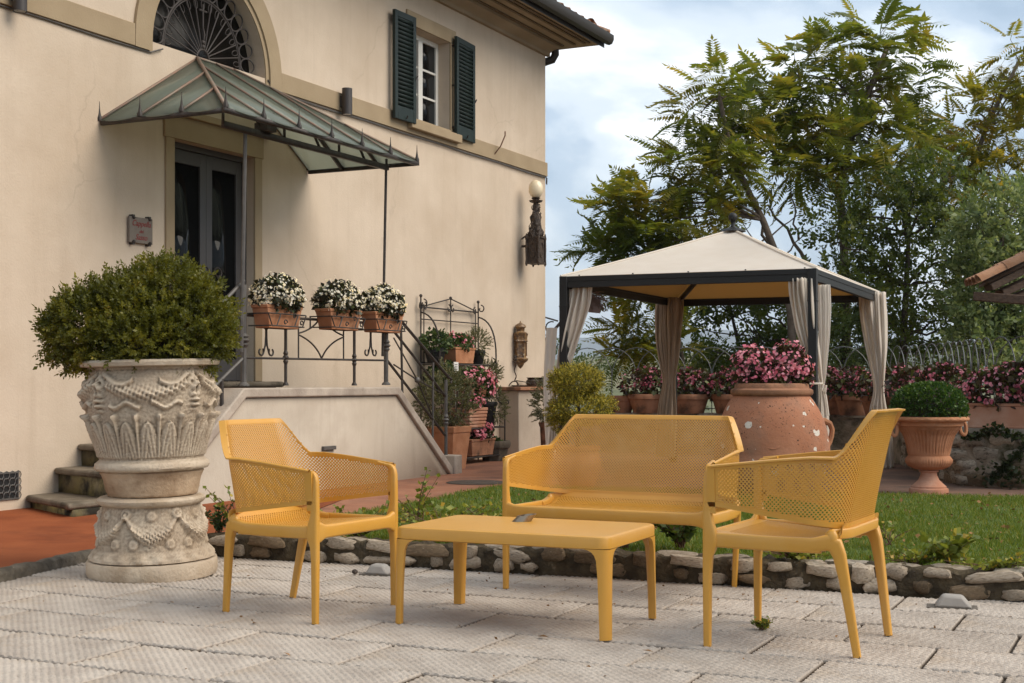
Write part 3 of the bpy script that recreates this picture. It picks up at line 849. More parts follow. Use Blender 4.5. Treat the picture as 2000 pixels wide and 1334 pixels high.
# string course with the hood over the fanlight
sc = MB()
SZ0, SZ1, SD = 3.835, 4.025, .028
oR, iR = 1.045, LR
sc.box(-6, LCX - oR, -SD, .001, SZ0, SZ1)
sc.box(LCX + oR, XC + .02, -SD, .001, SZ0, SZ1)
sc.box(XC + .0005, XC + .02, .0012, 6, SZ0, SZ1)
put('string_course', sc, M['ochre'], house, bevel=.006)
ar = MB()
def arch_ring(mb, r0, r1, y0, y1, z0, n=30):
    th = [PI*i/n for i in range(n + 1)]
    P = []
    for t in th:
        c, s = math.cos(t), math.sin(t)
        P.append([(LCX + r0*c, y1, LCZ + r0*s), (LCX + r0*c, y0, LCZ + r0*s), (LCX + r1*c, y0, LCZ + r1*s), (LCX + r1*c, y1, LCZ + r1*s)])
    P[0:0] = [[(p[0], p[1], z0) for p in P[0]]]
    P.append([(p[0], p[1], z0) for p in P[-1]])
    mb.grid(np.array(P))
    for k in (0, -1):
        q = P[k]
        mb.raw(q, [[0, 1, 2, 3]])
arch_ring(ar, iR + .05, oR, -.03, .0, SZ0)
arch_ring(ar, iR + .002, iR + .05, -.012, .0, SZ0)
put('arch_surround', ar, M['ochre'], house)

# fanlight window
fan = put('lunette_window', MB().box(LCX-LR, LCX+LR, .17, .20, LCZ-.02, LCZ+.0), M['iron_grey'], house)
gp = MB(); ap = arc(LCX, LCZ, LR, 0, PI, 24)
gp.prism([(a, .185, b) for a, b in ap], (0, .012, 0))
put('window_pane', gp, M['glass_fan'], fan, smooth=False)
gr = MB()
Y0 = .10
def xz(r, a): return (LCX + r*math.cos(a), Y0, LCZ + .03 + r*math.sin(a))
gr.tube([xz(.555, PI*i/36) for i in range(37)], .009, 6)
gr.tube([xz(.535, PI*i/36) for i in range(37)], .006, 6)
gr.tube([xz(.085, PI*i/14) for i in range(15)], .009, 6)
gr.tube([(LCX - .79, Y0, LCZ + .02), (LCX + .79, Y0, LCZ + .02)], .010, 6)
for i in range(1, 14):
    a = PI*i/14
    if i == 7: continue
    gr.tube([xz(.085, a), xz(.54, a)], .0065, 5)
gr.tube([xz(.085, PI/2), xz(.30, PI/2)], .008, 6)
for r in (.11, .15): gr.ball(xz(r, PI/2), .022, 8, 6)
gr.sweep([xz(.16, PI/2), xz(.22, PI/2), xz(.29, PI/2)], rrect(.05, .02, .008, 2), scales=[.5, 1, .3])
gr.tube([xz(.30, PI/2), xz(.50, PI/2)], .009, 6)
gr.tube([(LCX - .055, Y0, LCZ + .47), (LCX + .055, Y0, LCZ + .47)], .009, 6)
ne = 15
for i in range(ne):
    a = PI*(i + .5)/ne
    c = Vector(xz(.665, a)); ur = Vector((math.cos(a), 0, math.sin(a))); ut = Vector((-math.sin(a), 0, math.cos(a)))
    gr.tube([c + ur*(.105*math.cos(t)) + ut*(.068*math.sin(t)) for t in np.linspace(0, 2*PI, 18, endpoint=False)], .0075, 5, closed=True)
    c2 = Vector(xz(.495, a))
    gr.tube([c2 + ur*(.045*math.cos(t)) + ut*(.024*math.sin(t)) for t in np.linspace(0, 2*PI, 10, endpoint=False)], .0045, 4, closed=True)
put('grille', gr, M['grille'], fan, kind='stuff')

# door surround, hood and threshold
ds = MB()
ds.box(1.855, DX0, -.022, .001, 1.0, DZ1)
ds.box(DX1, 3.24, -.022, .001, 1.0, DZ1)
ds.box(1.835, 3.26, -.024, .001, DZ1, 3.34)
ds.box(1.74, 3.35, -.06, .001, 3.34, 3.40)
put('door_surround', ds, M['ochre'], house, bevel=.006)
th = MB(); th.box(1.45, 3.36, -.20, .30, .945, 1.0)
put('threshold', th, M['pietra'], house, bevel=.022)
tr_ = MB(); tr_.box(1.55, 3.28, -.15, .0, .84, .9445)
put('threshold_riser', tr_, M['cotto'], house)
fr = MB()
fr.box(DX0 + .001, DX0 + .05, .08, .16, 1.0, DZ1 - .001); fr.box(DX1 - .05, DX1 - .001, .08, .16, 1.0, DZ1 - .001)
fr.box(DX0 + .05, DX1 - .05, .08, .16, DZ1 - .055, DZ1 - .001)
put('door_frame', fr, M['door_paint'], house, bevel=.004)
mid = (DX0 + DX1)/2
def leaf(x0, x1, hinge):
    z0, z1 = 1.005, DZ1 - .057
    st = .085
    d = MB()
    d.box(x0, x0 + st, .10, .145, z0, z1); d.box(x1 - st, x1, .10, .145, z0, z1)
    d.box(x0 + st, x1 - st, .10, .145, z1 - .12, z1); d.box(x0 + st, x1 - st, .10, .145, z0, z0 + .20)
    o = put('door', d, M['door_paint'], house, bevel=.004)
    g = MB(); g.box(x0 + st - .004, x1 - st + .004, .118, .126, z0 + .196, z1 - .116)
    put('glass_pane', g, M['glass_dark'], o, smooth=False)
    return o
dl = leaf(DX0 + .052, mid - .002, 0); dr = leaf(mid + .002, DX1 - .052, 1)
hd = MB()
for s, x in ((-1, mid - .045), (1, mid + .045)):
    path = [(x, .095, 1.98), (x, .05, 1.98), (x, .045, 2.0)]
    for t in np.linspace(0, 1.5*PI, 12):
        path.append((x + s*(.05 - .05*math.cos(t)), .04, 2.0 + .06*math.sin(t)*(1 - t/9)))
    hd.tube(path, .008, 6)
    hd.tube([(x, .045, 2.0), (x + s*.11, .04, 1.92), (x + s*.10, .04, 1.84)], .007, 6)
put('handle', hd, M['iron'], dr)
hg = MB()
for x in (DX0 + .05, DX1 - .05):
    for z in (1.25, 2.75): hg.tube([(x, .085, z), (x, .085, z + .11)], .010, 6)
put('hinges', hg, M['iron'], house)

# window with its casements
wf = MB()
y0, y1 = .15, .20
wf.box(WX0 + .001, WX0 + .06, y0, y1, WZ0, WZ1 - .001); wf.box(WX1 - .06, WX1 - .001, y0, y1, WZ0, WZ1 - .001)
wf.box(WX0 + .06, WX1 - .06, y0, y1, WZ1 - .06, WZ1 - .001); wf.box(WX0 + .06, WX1 - .06, y0, y1, WZ0, WZ0 + .07)
wm = (WX0 + WX1)/2
wf.box(wm - .05, wm + .05, y0 - .012, y1, WZ0 + .07, WZ1 - .06)
win = put('window', wf, M['white_paint'], house, bevel=.004)
gb_ = MB()
hh = (WZ1 - .06 - WZ0 - .07)/3
for s in (0, 1):
    xa, xb = (WX0 + .06, wm - .05) if s == 0 else (wm + .05, WX1 - .06)
    for k in (1, 2): gb_.box(xa, xb, y0 + .008, y1 - .01, WZ0 + .07 + hh*k - .012, WZ0 + .07 + hh*k + .012)
put('glazing_bar', gb_, M['white_paint'], win)
for s in (0, 1):
    xa, xb = (WX0 + .06, wm - .05) if s == 0 else (wm + .05, WX1 - .06)
    for k in range(3):
        p_ = MB(); p_.box(xa, xb, y0 + .022, y0 + .028, WZ0 + .07 + hh*k, WZ0 + .07 + hh*(k + 1))
        put('window_pane', p_, M['glass_dark'], win, smooth=False)
ws = MB()
ws.box(WX0 - .13, WX0, -.022, .001, WZ0, WZ1); ws.box(WX1, WX1 + .13, -.022, .001, WZ0, WZ1); ws.box(WX0 - .13, WX1 + .13, -.024, .001, WZ1, WZ1 + .16)
put('window_surround', ws, M['ochre'], house, bevel=.005)
sl = MB(); sl.box(WX0 - .14, WX1 + .16, -.095, .25, WZ0 - .10, WZ0)
put('window_sill', sl, M['ochre'], house, bevel=.008)
# shutters with separate slats
SW, SH = .54, 1.21
slat_me = MB().obox((0, 0, 0), (SW/2 - .062, 0, 0), (0, .017, -.019), (0, .0035, .0035)).mesh('slat', False); slat_me.materials.append(M['green_paint'])
slat_n = MB().obox((0, 0, 0), (.44/2 - .062, 0, 0), (0, .017, -.019), (0, .0035, .0035)).mesh('slat', False); slat_n.materials.append(M['green_paint'])
def shutter(x0, z0, tilt, SW=.54):
    sm_ = slat_me if SW > .5 else slat_n
    d = MB()
    d.box(0, .06, -.02, .02, 0, SH); d.box(SW - .06, SW, -.02, .02, 0, SH)
    d.box(.06, SW - .06, -.02, .02, 0, .15); d.box(.06, SW - .06, -.02, .02, SH - .07, SH)
    s = put('shutter', d, M['green_paint'], house, loc=(x0, -.075, z0), rot=(0, 0, tilt), bevel=.004)
    n = 21
    for i in range(n):
        o = bpy.data.objects.new('slat', sm_); COL.objects.link(o); o.parent = s
        o.location = (SW/2, 0, .15 + (SH - .22)*(i + .5)/n)
    hg = MB()
    for z in (.12, .62, 1.1): hg.tube([(SW - .01 if x0 < 6.3 else .01, .02, z), (SW - .01 if x0 < 6.3 else .01, .05, z)], .012, 6)
    hg.bar((SW*.5, -.03, .02), (SW*.5, -.045, .055), .012)
    hg.bar((SW - .015, -.022, .50), (SW + .012, -.03, .545), .012)
    put('shutter_catch', hg, M['iron'], s)
shutter(5.585, 3.93, math.radians(-2), .44); shutter(7.02, 3.95, math.radians(3.5))

# cable along the string course, hook and stain of the old bracket
cb = MB()
pts = [(-6, -.012, SZ0 - .012)]
for x in np.linspace(-5, LCX - LR - .03, 12): pts.append((x, -.014, SZ0 - .014 + .004*math.sin(x*5)))
pts += [(LCX - LR + .0, -.02, SZ0 + .004), (LCX - LR + .12, -.02, SZ0 + .05)]
cb.tube(pts, .007, 5)
pts = [(LCX + LR + .02, -.02, LCZ - .01), (LCX + LR + .12, -.02, SZ0 + .0), (LCX + oR, -.02, SZ0 - .014)]
for x in np.linspace(LCX + oR + .1, XC, 22): pts.append((x, -.016, SZ0 - .016 + .005*math.sin(x*4)))
pts.append((XC + .03, .0, SZ0 - .10))
cb.tube(pts, .007, 5); cb.tube([(a, b - .012, c - .012) for a, b, c in pts[2:]], .005, 5)
put('cable', cb, M['iron_grey'], house)
hk = MB(); xk = hx(962); 
hk.tube([(xk, 0, SZ0 + .04), (xk + .03, -.10, SZ0 + .17), (xk + .12, -.12, SZ0 + .32), (xk + .16, -.10, SZ0 + .38)], .009, 5)
put('wall_hook', hk, M['bark_red'], house)
vt = MB()
vx0, vx1, vz0, vz1 = -.32, hx(35), .105, .315
vt.box(vx0, vx1, -.012, .0, vz0, vz0 + .012); vt.box(vx0, vx1, -.012, .0, vz1 - .012, vz1); vt.box(vx1 - .012, vx1, -.012, .0, vz0 + .012, vz1 - .012); vt.box(vx0, vx0 + .012, -.012, .0, vz0 + .012, vz1 - .012)
for i in range(9):
    for j in range(4):
        cx_, cz_ = vx0 + .03 + i*.058, vz0 + .03 + j*.052
        vt.tube([(cx_ + .030*math.cos(t), -.008, cz_ + .030*math.sin(t)) for t in np.linspace(0, 2*PI, 8, endpoint=False)], .004, 4, closed=True)
vo = put('vent_grille', vt, M['iron_grey'], house)
put('vent_back', MB().box(vx0 + .01, vx1 - .01, -.004, .0, vz0 + .01, vz1 - .01), M['black_pot'], vo)
pl_ = MB(); pl_.box(hx(993, .02), hx(1010, .02), -.03, 0, .2, .30)
put('socket_box', pl_, M['plaster_pale'], house, bevel=.004)

# eaves: moulded cornice, soffit, gutter, tiles
ev = MB()
ev.box(-6, XC + .32, -.72, 9, HT + .05, HT + .12)
put('soffit', ev, M['soffit'], house)
co = MB()
prof = [(-.001, HT - .10), (-.05, HT - .10), (-.05, HT - .055), (-.10, HT - .02), (-.19, HT + .0), (-.19, HT + .0495), (-.001, HT + .0495)]
co.prism([(-6, a, b) for a, b in prof], (6 + XC + .05, 0, 0))
put('cornice', co, M['soffit'], house)
cm = MB()
for y in (-.205, -.38, -.53, -.60): cm.box(-6, XC + .10, y - .035, y, HT + .032, HT + .0495)
put('soffit_moulding', cm, M['soffit_dark'], house)
gt = MB()
gprof = [(-.07, .07), (-.075, -.01), (-.045, -.065), (0, -.08), (.045, -.065), (.07, -.01), (.07, .05), (.055, .05), (.055, -.005), (.035, -.045), (0, -.06), (-.035, -.045), (-.06, -.005), (-.055, .07)]
GY = -.79
gt.sweep([(-6, GY, HT + .135), (XC + .40, GY, HT + .135)], gprof, up=(0, 0, 1))
gt.box(-6, XC + .385, -.724, -.719, HT + .02, HT + .20)
put('gutter', gt, M['gutter'], house, angle=25)
dp = MB()
dp.tube([(XC + .10, -.10, HT + .05), (XC + .115, -.10, HT - .06), (XC + .11, -.06, HT - .13), (XC + .05, .05, HT - .17), (XC + .05, .25, HT - .22), (XC + .05, .4, HT - .6)], .055, 10)
put('downpipe', dp, M['gutter'], house)
# roof: hipped at the right end; curved tiles on the eave and hip
RS = .40
rf = MB()
x1, x0 = XC + .36, -6
yb = 8.6
run = 4.6
rf.raw([(x0, GY + .05, HT + .15), (x1, GY + .05, HT + .15), (x1 - run, GY + .05 + run, HT + .15 + run*RS), (x0, GY + .05 + run, HT + .15 + run*RS), (x1, yb, HT + .15), (x0, yb, HT + .15)],
       [[0, 1, 2, 3], [1, 4, 2], [3, 2, 4, 5]])
roof = put('roof', rf, M['roof_tile'], house, smooth=False)
def tile_mesh(L=.42, r0=.085, r1=.07):
    P = []
    for f in (0, 1):
        r = r0 + (r1 - r0)*f
        row = [(r*math.cos(a), f*L, r*.9*math.sin(a)) for a in np.linspace(0, PI, 9)]
        row2 = [((r - .014)*math.cos(a), f*L, (r - .014)*.9*math.sin(a)) for a in np.linspace(PI, 0, 9)]
        P.append(row + row2 + [row[0]])
    mb = MB().grid(np.array(P))
    n = 19
    for k in range(8): mb.raw([P[0][k], P[0][k+1], P[0][16-k], P[0][17-k]], [[3, 2, 1, 0]])
    me = mb.mesh('tile', True, 40); me.materials.append(M['roof_tile']); return me
TM = tile_mesh()
def tile(loc, d, jit=.03):
    d = Vector(d).normalized()
    o = bpy.data.objects.new('roof_tile', TM); COL.objects.link(o); o.parent = roof
    up = Vector((0, 0, 1)); s = d.cross(up).normalized(); u = s.cross(d)
    R = Matrix((s, d, u)).transposed()
    o.rotation_euler = R.to_euler(); o.rotation_euler[2] += random.uniform(-jit, jit)
    o.location = Vector(loc) + Vector((0, 0, random.uniform(-.006, .006)))
pitch = .22
for k in range(14):
    x = x1 - .12 - k*pitch
    for r in range(4):
        y = GY - .03 + r*.34
        if x > x1 - (y - GY) - .02: continue
        tile((x, y, HT + .16 + (y - GY - .05)*RS + .012), (0, 1, RS))
for k in range(12):                                             # tiles of the end slope
    y = GY + .14 + k*pitch
    for r in range(4):
        x = x1 + .05 - r*.34
        if y < GY + .05 + (x1 - x) + .05: continue
        tile((x, y, HT + .16 + (x1 - x)*RS + .012), (-1, 0, RS))
for r in range(12):                                             # hip tiles
    s = r*.26
    tile((x1 + .03 - s, GY + .02 + s, HT + .20 + s*RS), (-1, 1, RS))

# ------------------------------------------------------------------ staircase in front of the door
st = thing('staircase', 'stone entrance stairs behind a plastered parapet with sloping ends', 'staircase', HO, HA)
PF, PB = 1.0, .84                                                # parapet faces, distance in front of the wall
poly = [(.62, .0), (1.66, .86), (4.085, .86), (5.20, -.03), (5.20, -.2), (.3, -.2)]
pw = MB(); pw.prism([(a, -PF, b) for a, b in poly], (0, PF - PB, 0))
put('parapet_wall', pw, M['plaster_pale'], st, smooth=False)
cp = MB()
def coping_seg(a, b, w0=PF + .03, w1=PB - .03, t=.085):
    d = Vector((b[0] - a[0], 0, b[1] - a[1])); 
    A0, A1 = Vector((a[0], 0, a[1])), Vector((b[0], 0, b[1]))
    return [A0, A1, d]
cpts = [(.60, .04), (1.66, .865), (4.085, .865), (5.22, -.02)]
top = [(.53, .085), (1.63, .945), (4.115, .945), (5.30, .02)]
v = []
for (a, b), (c, d) in zip(cpts, top):
    v += [(a, -(PF + .03), b), (a, -(PB - .04), b), (c, -(PB - .04), d), (c, -(PF + .03), d)]
f = []
for i in range(3):
    o, p = 4*i, 4*(i + 1)
    f += [[o, p, p+1, o+1], [o+1, p+1, p+2, o+2], [o+2, p+2, p+3, o+3], [o+3, p+3, p, o]]
f += [[0, 1, 2, 3], [15, 14, 13, 12]]
cp.raw(v, f)
put('coping', cp, M['coping'], st, bevel=.012)
blk = MB(); blk.box(5.20, 5.36, -1.06, -.80, -.02, .22)
put('end_block', blk, M['coping'], st, bevel=.012)
pf = MB(); pf.box(hx(628, PF), hx(652, PF), -PF - .03, -PF + .01, .38, .415)
put('step_light', pf, M['iron_grey'], st, bevel=.004)
lan = MB(); lan.box(1.62, 4.09, -PB, -.0, .0, .86)
put('landing', lan, M['pietra'], st, bevel=.01)
# left flight, its lower steps fanning outwards
nose = [.255, .548, .80, 1.05, 1.30, 1.62]; tops = [.128, .322, .497, .665, .80]
fan_ = [-.42, -.30, -.16, -.06, 0]
for i in range(5):
    x0, sk = nose[i], fan_[i]
    s = MB()
    oy = -.84
    s.raw([(x0, 0, tops[i] - .05), (x0 + sk, oy, tops[i] - .05), (1.70, oy, tops[i] - .05), (1.70, 0, tops[i] - .05),
           (x0, 0, tops[i]), (x0 + sk, oy, tops[i]), (1.70, oy, tops[i]), (1.70, 0, tops[i])], BOXF[:, ::-1])
    stp = put('step', s, M['pietra'], st, bevel=.018)
    z0 = tops[i-1] - .02 if i else -.02
    q = MB()
    q.raw([(x0 + .05, -.001, z0), (x0 + sk + .05, oy + .001, z0), (1.69, oy + .001, z0), (1.69, -.001, z0),
           (x0 + .05, -.001, tops[i] - .0505), (x0 + sk + .05, oy + .001, tops[i] - .0505), (1.69, oy + .001, tops[i] - .0505), (1.69, -.001, tops[i] - .0505)], BOXF[:, ::-1])
    put('riser', q, M['riser'], stp, smooth=False)
for i in range(4):                                               # right flight
    z = .86 - .172*(i + 1)
    s = MB(); s.box(4.09, 4.09 + .235*(i + 1) + .02, -PB + .001, -.001, z - .05, z)
    stp = put('step', s, M['pietra'], st, bevel=.015)
    q = MB(); q.box(4.09, 4.09 + .235*(i + 1), -PB + .002, -.002, max(z - .172, -.05), z - .0505)
    put('riser', q, M['riser'], stp, smooth=False)

# ------------------------------------------------------------------ wrought iron railing
rl = thing('stair_railing', 'wrought iron railing with scrolls on the stair parapet', 'railing', HO, HA)
RO = .93                                                          # distance from the facade
def rp(px, py): return (hx(px, RO), -RO, hz(px, py, RO))
def post(px, y0, y1, r, knob=None, name='post'):
    a, b = rp(px, y0), rp(px, y1)
    m = MB(); m.tube([(a[0], -RO, a[2]), (a[0], -RO, b[2])], r, 8)
    if knob:
        k = rp(px, knob)
        m.lathe([(r, -.06), (r*1.7, -.035), (r*1.2, -.02), (r*2.1, 0), (r*1.2, .02), (r*1.7, .035), (r, .06)], 10, (a[0], -RO, k[2]))
    m.lathe([(r*1.9, 0), (r*1.9, .012), (r*1.1, .03), (r, .032)], 10, (a[0], -RO, a[2]))
    return put(name, m, M['iron_grey' if r > .017 else 'iron'], rl)
post(476, 754, 556, .026, 665)
post(558, 753, 616, .014, 698); post(692, 753, 620, .014, 703); post(754, 752, 622, .023, 675)
def rbar(pts, r, name='rail', m='iron'):
    b = MB(); b.tube(pts, r, 6); return put(name, b, M[m], rl)
rbar([rp(476, 615), rp(754, 633)], .014, 'top_rail')
rbar([rp(476, 699), rp(754, 704)], .011, 'bottom_rail')
for x_, y0_, y1_ in ((583, 640, 699), (671, 640, 701), (606, 617, 640), (605, 640, 641)):
    rbar([rp(x_, y0_), rp(x_, y1_)], .008, 'baluster')
dm = MB()                                                         # lozenge between the posts
x0, x1 = hx(583, RO), hx(671, RO); xm = (x0 + x1)/2; zt, zb = .985 + .30, hz(628, 700, RO); zm = hz(583, 654, RO)
def curve3(a, c, b, n=10):
    a, b, c = Vector(a), Vector(b), Vector(c)
    return [a*(1-t)**2 + c*2*t*(1-t) + b*t*t for t in np.linspace(0, 1, n)]
zt = hz(628, 615, RO)
dm.tube(curve3((x0, -RO, zm), (xm - .10, -RO, zm - .06), (xm, -RO, zb)), .008, 5)
dm.tube(curve3((x1, -RO, zm), (xm + .10, -RO, zm - .06), (xm, -RO, zb)), .008, 5)
dm.tube(curve3((x0, -RO, zm + .015), (xm - .10, -RO, zm + .06), (xm, -RO, zt)), .008, 5)
dm.tube(curve3((x1, -RO, zm + .015), (xm + .10, -RO, zm + .06), (xm, -RO, zt)), .008, 5)
put('lozenge', dm, M['iron'], rl)
def anchor(px):
    m = MB(); x = hx(px, RO); zt = hz(px, 630, RO); zb = hz(px, 697, RO)
    m.tube([(x, -RO, zt), (x, -RO, zb + .16)], .012, 6)
    m.lathe([(.012, 0), (.02, .008), (.012, .016)], 8, (x, -RO, zt - .06))
    for s in (-1, 1):
        p = [Vector((x + s*.006, -RO, zb + .17)), Vector((x + s*.012, -RO, zb + .10)), Vector((x + s*.04, -RO, zb + .03))]
        c = Vector((x + s*.075, -RO, zb + .045))
        for t in np.linspace(-2.2, 2.6, 12):
            rr = .042*(1 - .10*(t + 2.2))
            p.append(c + Vector((s*rr*math.sin(t)*1.0, 0, -rr*math.cos(t) + .0)))
        m.tube(p, .0085, 5)
    put('scroll', m, M['iron'], rl)
anchor(520); anchor(724)
# sloping rails of the right flight
rbar([rp(783, 626), rp(877, 738)], .016, 'hand_rail'); rbar([rp(770, 648), rp(870, 774)], .014, 'hand_rail'); rbar([rp(754, 701), rp(869, 850)], .014, 'hand_rail')
ec = MB(); ec.tube(curve3(rp(877, 738), Vector(rp(884, 739)) , Vector(rp(880, 748))), .014, 6); put('rail_end', ec, M['iron'], rl)
rbar([rp(783, 626), rp(786, 774)], .014, 'baluster', 'iron')
rbar([rp(846, 708), rp(845, 860)], .013, 'baluster', 'iron_grey')
post(871, 893, 742, .018, 820)
rbar([rp(769, 660), rp(815, 742)], .008, 'cross_bar'); rbar([rp(815, 742), rp(848, 822)], .008, 'cross_bar')
rbar([rp(769, 712), rp(815, 742)], .008, 'cross_bar'); rbar([rp(815, 742), rp(870, 772)], .008, 'cross_bar')
kb_ = MB(); kb_.ball(rp(815, 742), .032, 10, 8); put('knot', kb_, M['iron_grey'], rl)
# rails of the left flight
rbar([rp(476, 548), rp(405, 622)], .016, 'hand_rail', 'iron_grey'); rbar([rp(476, 612), rp(395, 690)], .014, 'hand_rail', 'iron_grey'); rbar([rp(476, 698), rp(405, 768)], .014, 'hand_rail', 'iron_grey')
post(433, 805, 740, .017)

# ------------------------------------------------------------------ glass canopy over the door
cn = thing('door_canopy', 'hipped glass canopy with rusty bars and spike finials over the double door', 'canopy', HO, HA)
CX0, CX1, CE, CZE = 1.06, 4.02, 1.275, 3.135
RX0, RX1, CZR = 2.295, 2.79, 3.90
def cpt(x, d):
    """point of the canopy glass above plan position (x, d in front of the wall)"""
    z = min((x - CX0)/(RX0 - CX0), (CX1 - x)/(CX1 - RX1), (CE - d)/CE)
    return Vector((x, -d, CZE + (CZR - CZE)*z))
fx = [CX0 + (CX1 - CX0)*i/6 for i in range(7)]
fd = [CE*i/3 for i in range(4)]
def ridge_of(x):
    if x <= RX0: return CE*(1 - (x - CX0)/(RX0 - CX0))
    if x >= RX1: return CE*(1 - (CX1 - x)/(CX1 - RX1))
    return 0.0
def pane(poly, sag=.0):
    c = [Vector(p) for p in poly]
    n = (c[1] - c[0]).cross(c[2] - c[0]).normalized()
    m = MB(); m.prism(c, n*.008)
    put('glass_pane', m, M['canopy_glass'], cn, smooth=False)
g = .012
for i in range(6):                                               # front slope
    a, b = fx[i] + g, fx[i+1] - g
    pl = [cpt(a, CE), cpt(b, CE)]
    if i == 2:
        pass
    xs_ = [a] + [x for x in (RX0, RX1) if a < x < b] + [b]
    # scalloped lower edge
    low = [Vector((a + (b-a)*k/6, -CE - .035*math.sin(PI*k/6), CZE - .022*math.sin(PI*k/6))) for k in range(7)]
    topp = [cpt(x, ridge_of(x) + g) for x in reversed(xs_)]
    pane(low + topp)
for s in (0, 1):                                                 # the two end slopes
    for i in range(3):
        d0, d1 = fd[i] + g, fd[i+1] - g
        if s == 0:
            xr = lambda d: RX0 - (RX0 - CX0)*(d/CE) - g
            e = CX0; sg = -1
        else:
            xr = lambda d: RX1 + (CX1 - RX1)*(d/CE) + g
            e = CX1; sg = 1
        low = [Vector((e + sg*.035*math.sin(PI*k/6), -(d0 + (d1-d0)*k/6), CZE - .022*math.sin(PI*k/6))) for k in range(7)]
        P = low + [cpt(xr(d1), d1), cpt(xr(d0), d0)]
        pane(P if s == 0 else P[::-1])
gbm = MB()
up = Vector((0, 0, .016))
def gbar(a, b, w=.017): gbm.bar(Vector(a) + up, Vector(b) + up, w, .02)
for i in range(1, 6): gbar(cpt(fx[i], CE), cpt(fx[i], ridge_of(fx[i])))
for s, xr in ((CX0, lambda d: RX0 - (RX0 - CX0)*(d/CE)), (CX1, lambda d: RX1 + (CX1 - RX1)*(d/CE))):
    for d in fd[1:3]: gbar(cpt(s, d), cpt(xr(d), d))
gbar(cpt(CX0, 0.012), cpt(RX0, .012), .02); gbar(cpt(CX1, .012), cpt(RX1, .012), .02); gbar(cpt(RX0, .012), cpt(RX1, .012), .02)
gbar(cpt(CX0, CE), cpt(RX0, 0), .026); gbar(cpt(CX1, CE), cpt(RX1, 0), .026)
put('glazing_bars', gbm, M['copper'], cn, smooth=False)
fb = MB()
fb.bar((CX0 - .02, -CE, CZE - .02), (CX1 + .02, -CE, CZE - .02), .04, .035)
fb.bar((CX0, -.02, CZE - .021), (CX0, -CE + .02, CZE - .021), .035, .035); fb.bar((CX1, -.02, CZE - .021), (CX1, -CE + .02, CZE - .021), .035, .035)
for i in range(1, 6):
    if i % 2 == 0: fb.bar(cpt(fx[i], CE) - up*1.6, cpt(fx[i], ridge_of(fx[i])) - up*1.6, .026, .03)
fb.bar(cpt(CX0, CE) - up*1.7, cpt(RX0, 0) - up*1.7, .03, .03); fb.bar(cpt(CX1, CE) - up*1.7, cpt(RX1, 0) - up*1.7, .03, .03)
for d in fd[1:3]:
    fb.bar(cpt(CX0, d) - up*1.7, cpt(RX0 - (RX0 - CX0)*(d/CE), d) - up*1.7, .024, .028); fb.bar(cpt(CX1, d) - up*1.7, cpt(RX1 + (CX1 - RX1)*(d/CE), d) - up*1.7, .024, .028)
put('eave_frame', fb, M['iron'], cn, smooth=False)
lb = MB()
LBX0, LBX1 = 1.36, 4.22
lb.bar((LBX0, -1.02, 3.075), (LBX1 - .32, -1.02, 3.075), .035, .05)
lb.bar((LBX0, -1.02, 3.075), (LBX0, -1.02, 3.21), .018); lb.bar((LBX1 - .34, -1.02, 3.075), (LBX1 - .34, -1.02, 3.16), .018)
for x in (2.2, 3.05): lb.bar((x, -1.02, 3.075), (x, -1.02, 3.23), .018)
for x in (1.9, 2.75, 3.5): lb.bar((x, -1.02, 3.075), (x - .14, -1.02, 3.24), .018)
put('support_beam', lb, M['iron'], cn, smooth=False)
for px, pyt in ((479, 262), (754, 335)):
    x = hx(px, 1.0); m = MB(); m.tube([(x, -.96, .945 + .3), (x, -1.0, 3.06)], .0135 if px > 600 else .017, 7)
    put('support_rod', m, M['iron_grey' if px < 600 else 'iron'], cn)
fm = MB().lathe([(.022, 0), (.024, .02), (.014, .045), (.009, .07), (.005, .10), (.002, .16)], 8).mesh('finial'); fm.materials.append(M['iron'])
for p in [(x, -CE - .005) for x in fx] + [(CX0 - .005, -d) for d in fd[:3]] + [(CX1 + .005, -d) for d in fd[:3]]:
    o = bpy.data.objects.new('finial', fm); COL.objects.link(o); o.parent = cn; o.location = (p[0], p[1], CZE)
sp = MB(); xs_ = hx(512, 1.0)
sp.box(xs_ - .07, xs_ + .07, -1.10, -.97, 3.10, 3.17); sp.lathe([(.035, 0), (.05, .05), (.05, .09)], 10, (xs_ + .05, -1.04, 3.17)); sp.bar((xs_ - .03, -1.03, 3.17), (xs_ - .01, -1.03, 3.26), .014)
put('spotlight', sp, M['iron'], cn, bevel=.004)

# ------------------------------------------------------------------ things on the facade
def wall_lamp(x, label):
    t = thing('wall_lamp', label, 'wall lamp', hworld(x, 0, 3.79), HA, 'cylinder lamps on the villa facade')
    b = MB().lathe([(.0, .01), (.05, .01), (.054, .0), (.054, .275), (.05, .275), (.048, .262), (0, .262)], 20, (0, -.10, 0))
    put('lamp_body', b, M['lamp_brown'], t, angle=40)
    put('lamp_bracket', MB().box(-.03, .03, -.06, 0, .09, .20), M['lamp_brown'], t, bevel=.004)
    put('lamp_lens', MB().lathe([(0, 0), (.045, 0), (.045, .006), (0, .006)], 16, (0, -.10, .003)), M['glass_dark'], t)
wall_lamp(4.60, 'brown cylinder wall lamp between the glass canopy and the shuttered window')
wall_lamp(.10, 'brown cylinder wall lamp cut by the upper left corner of the photo')

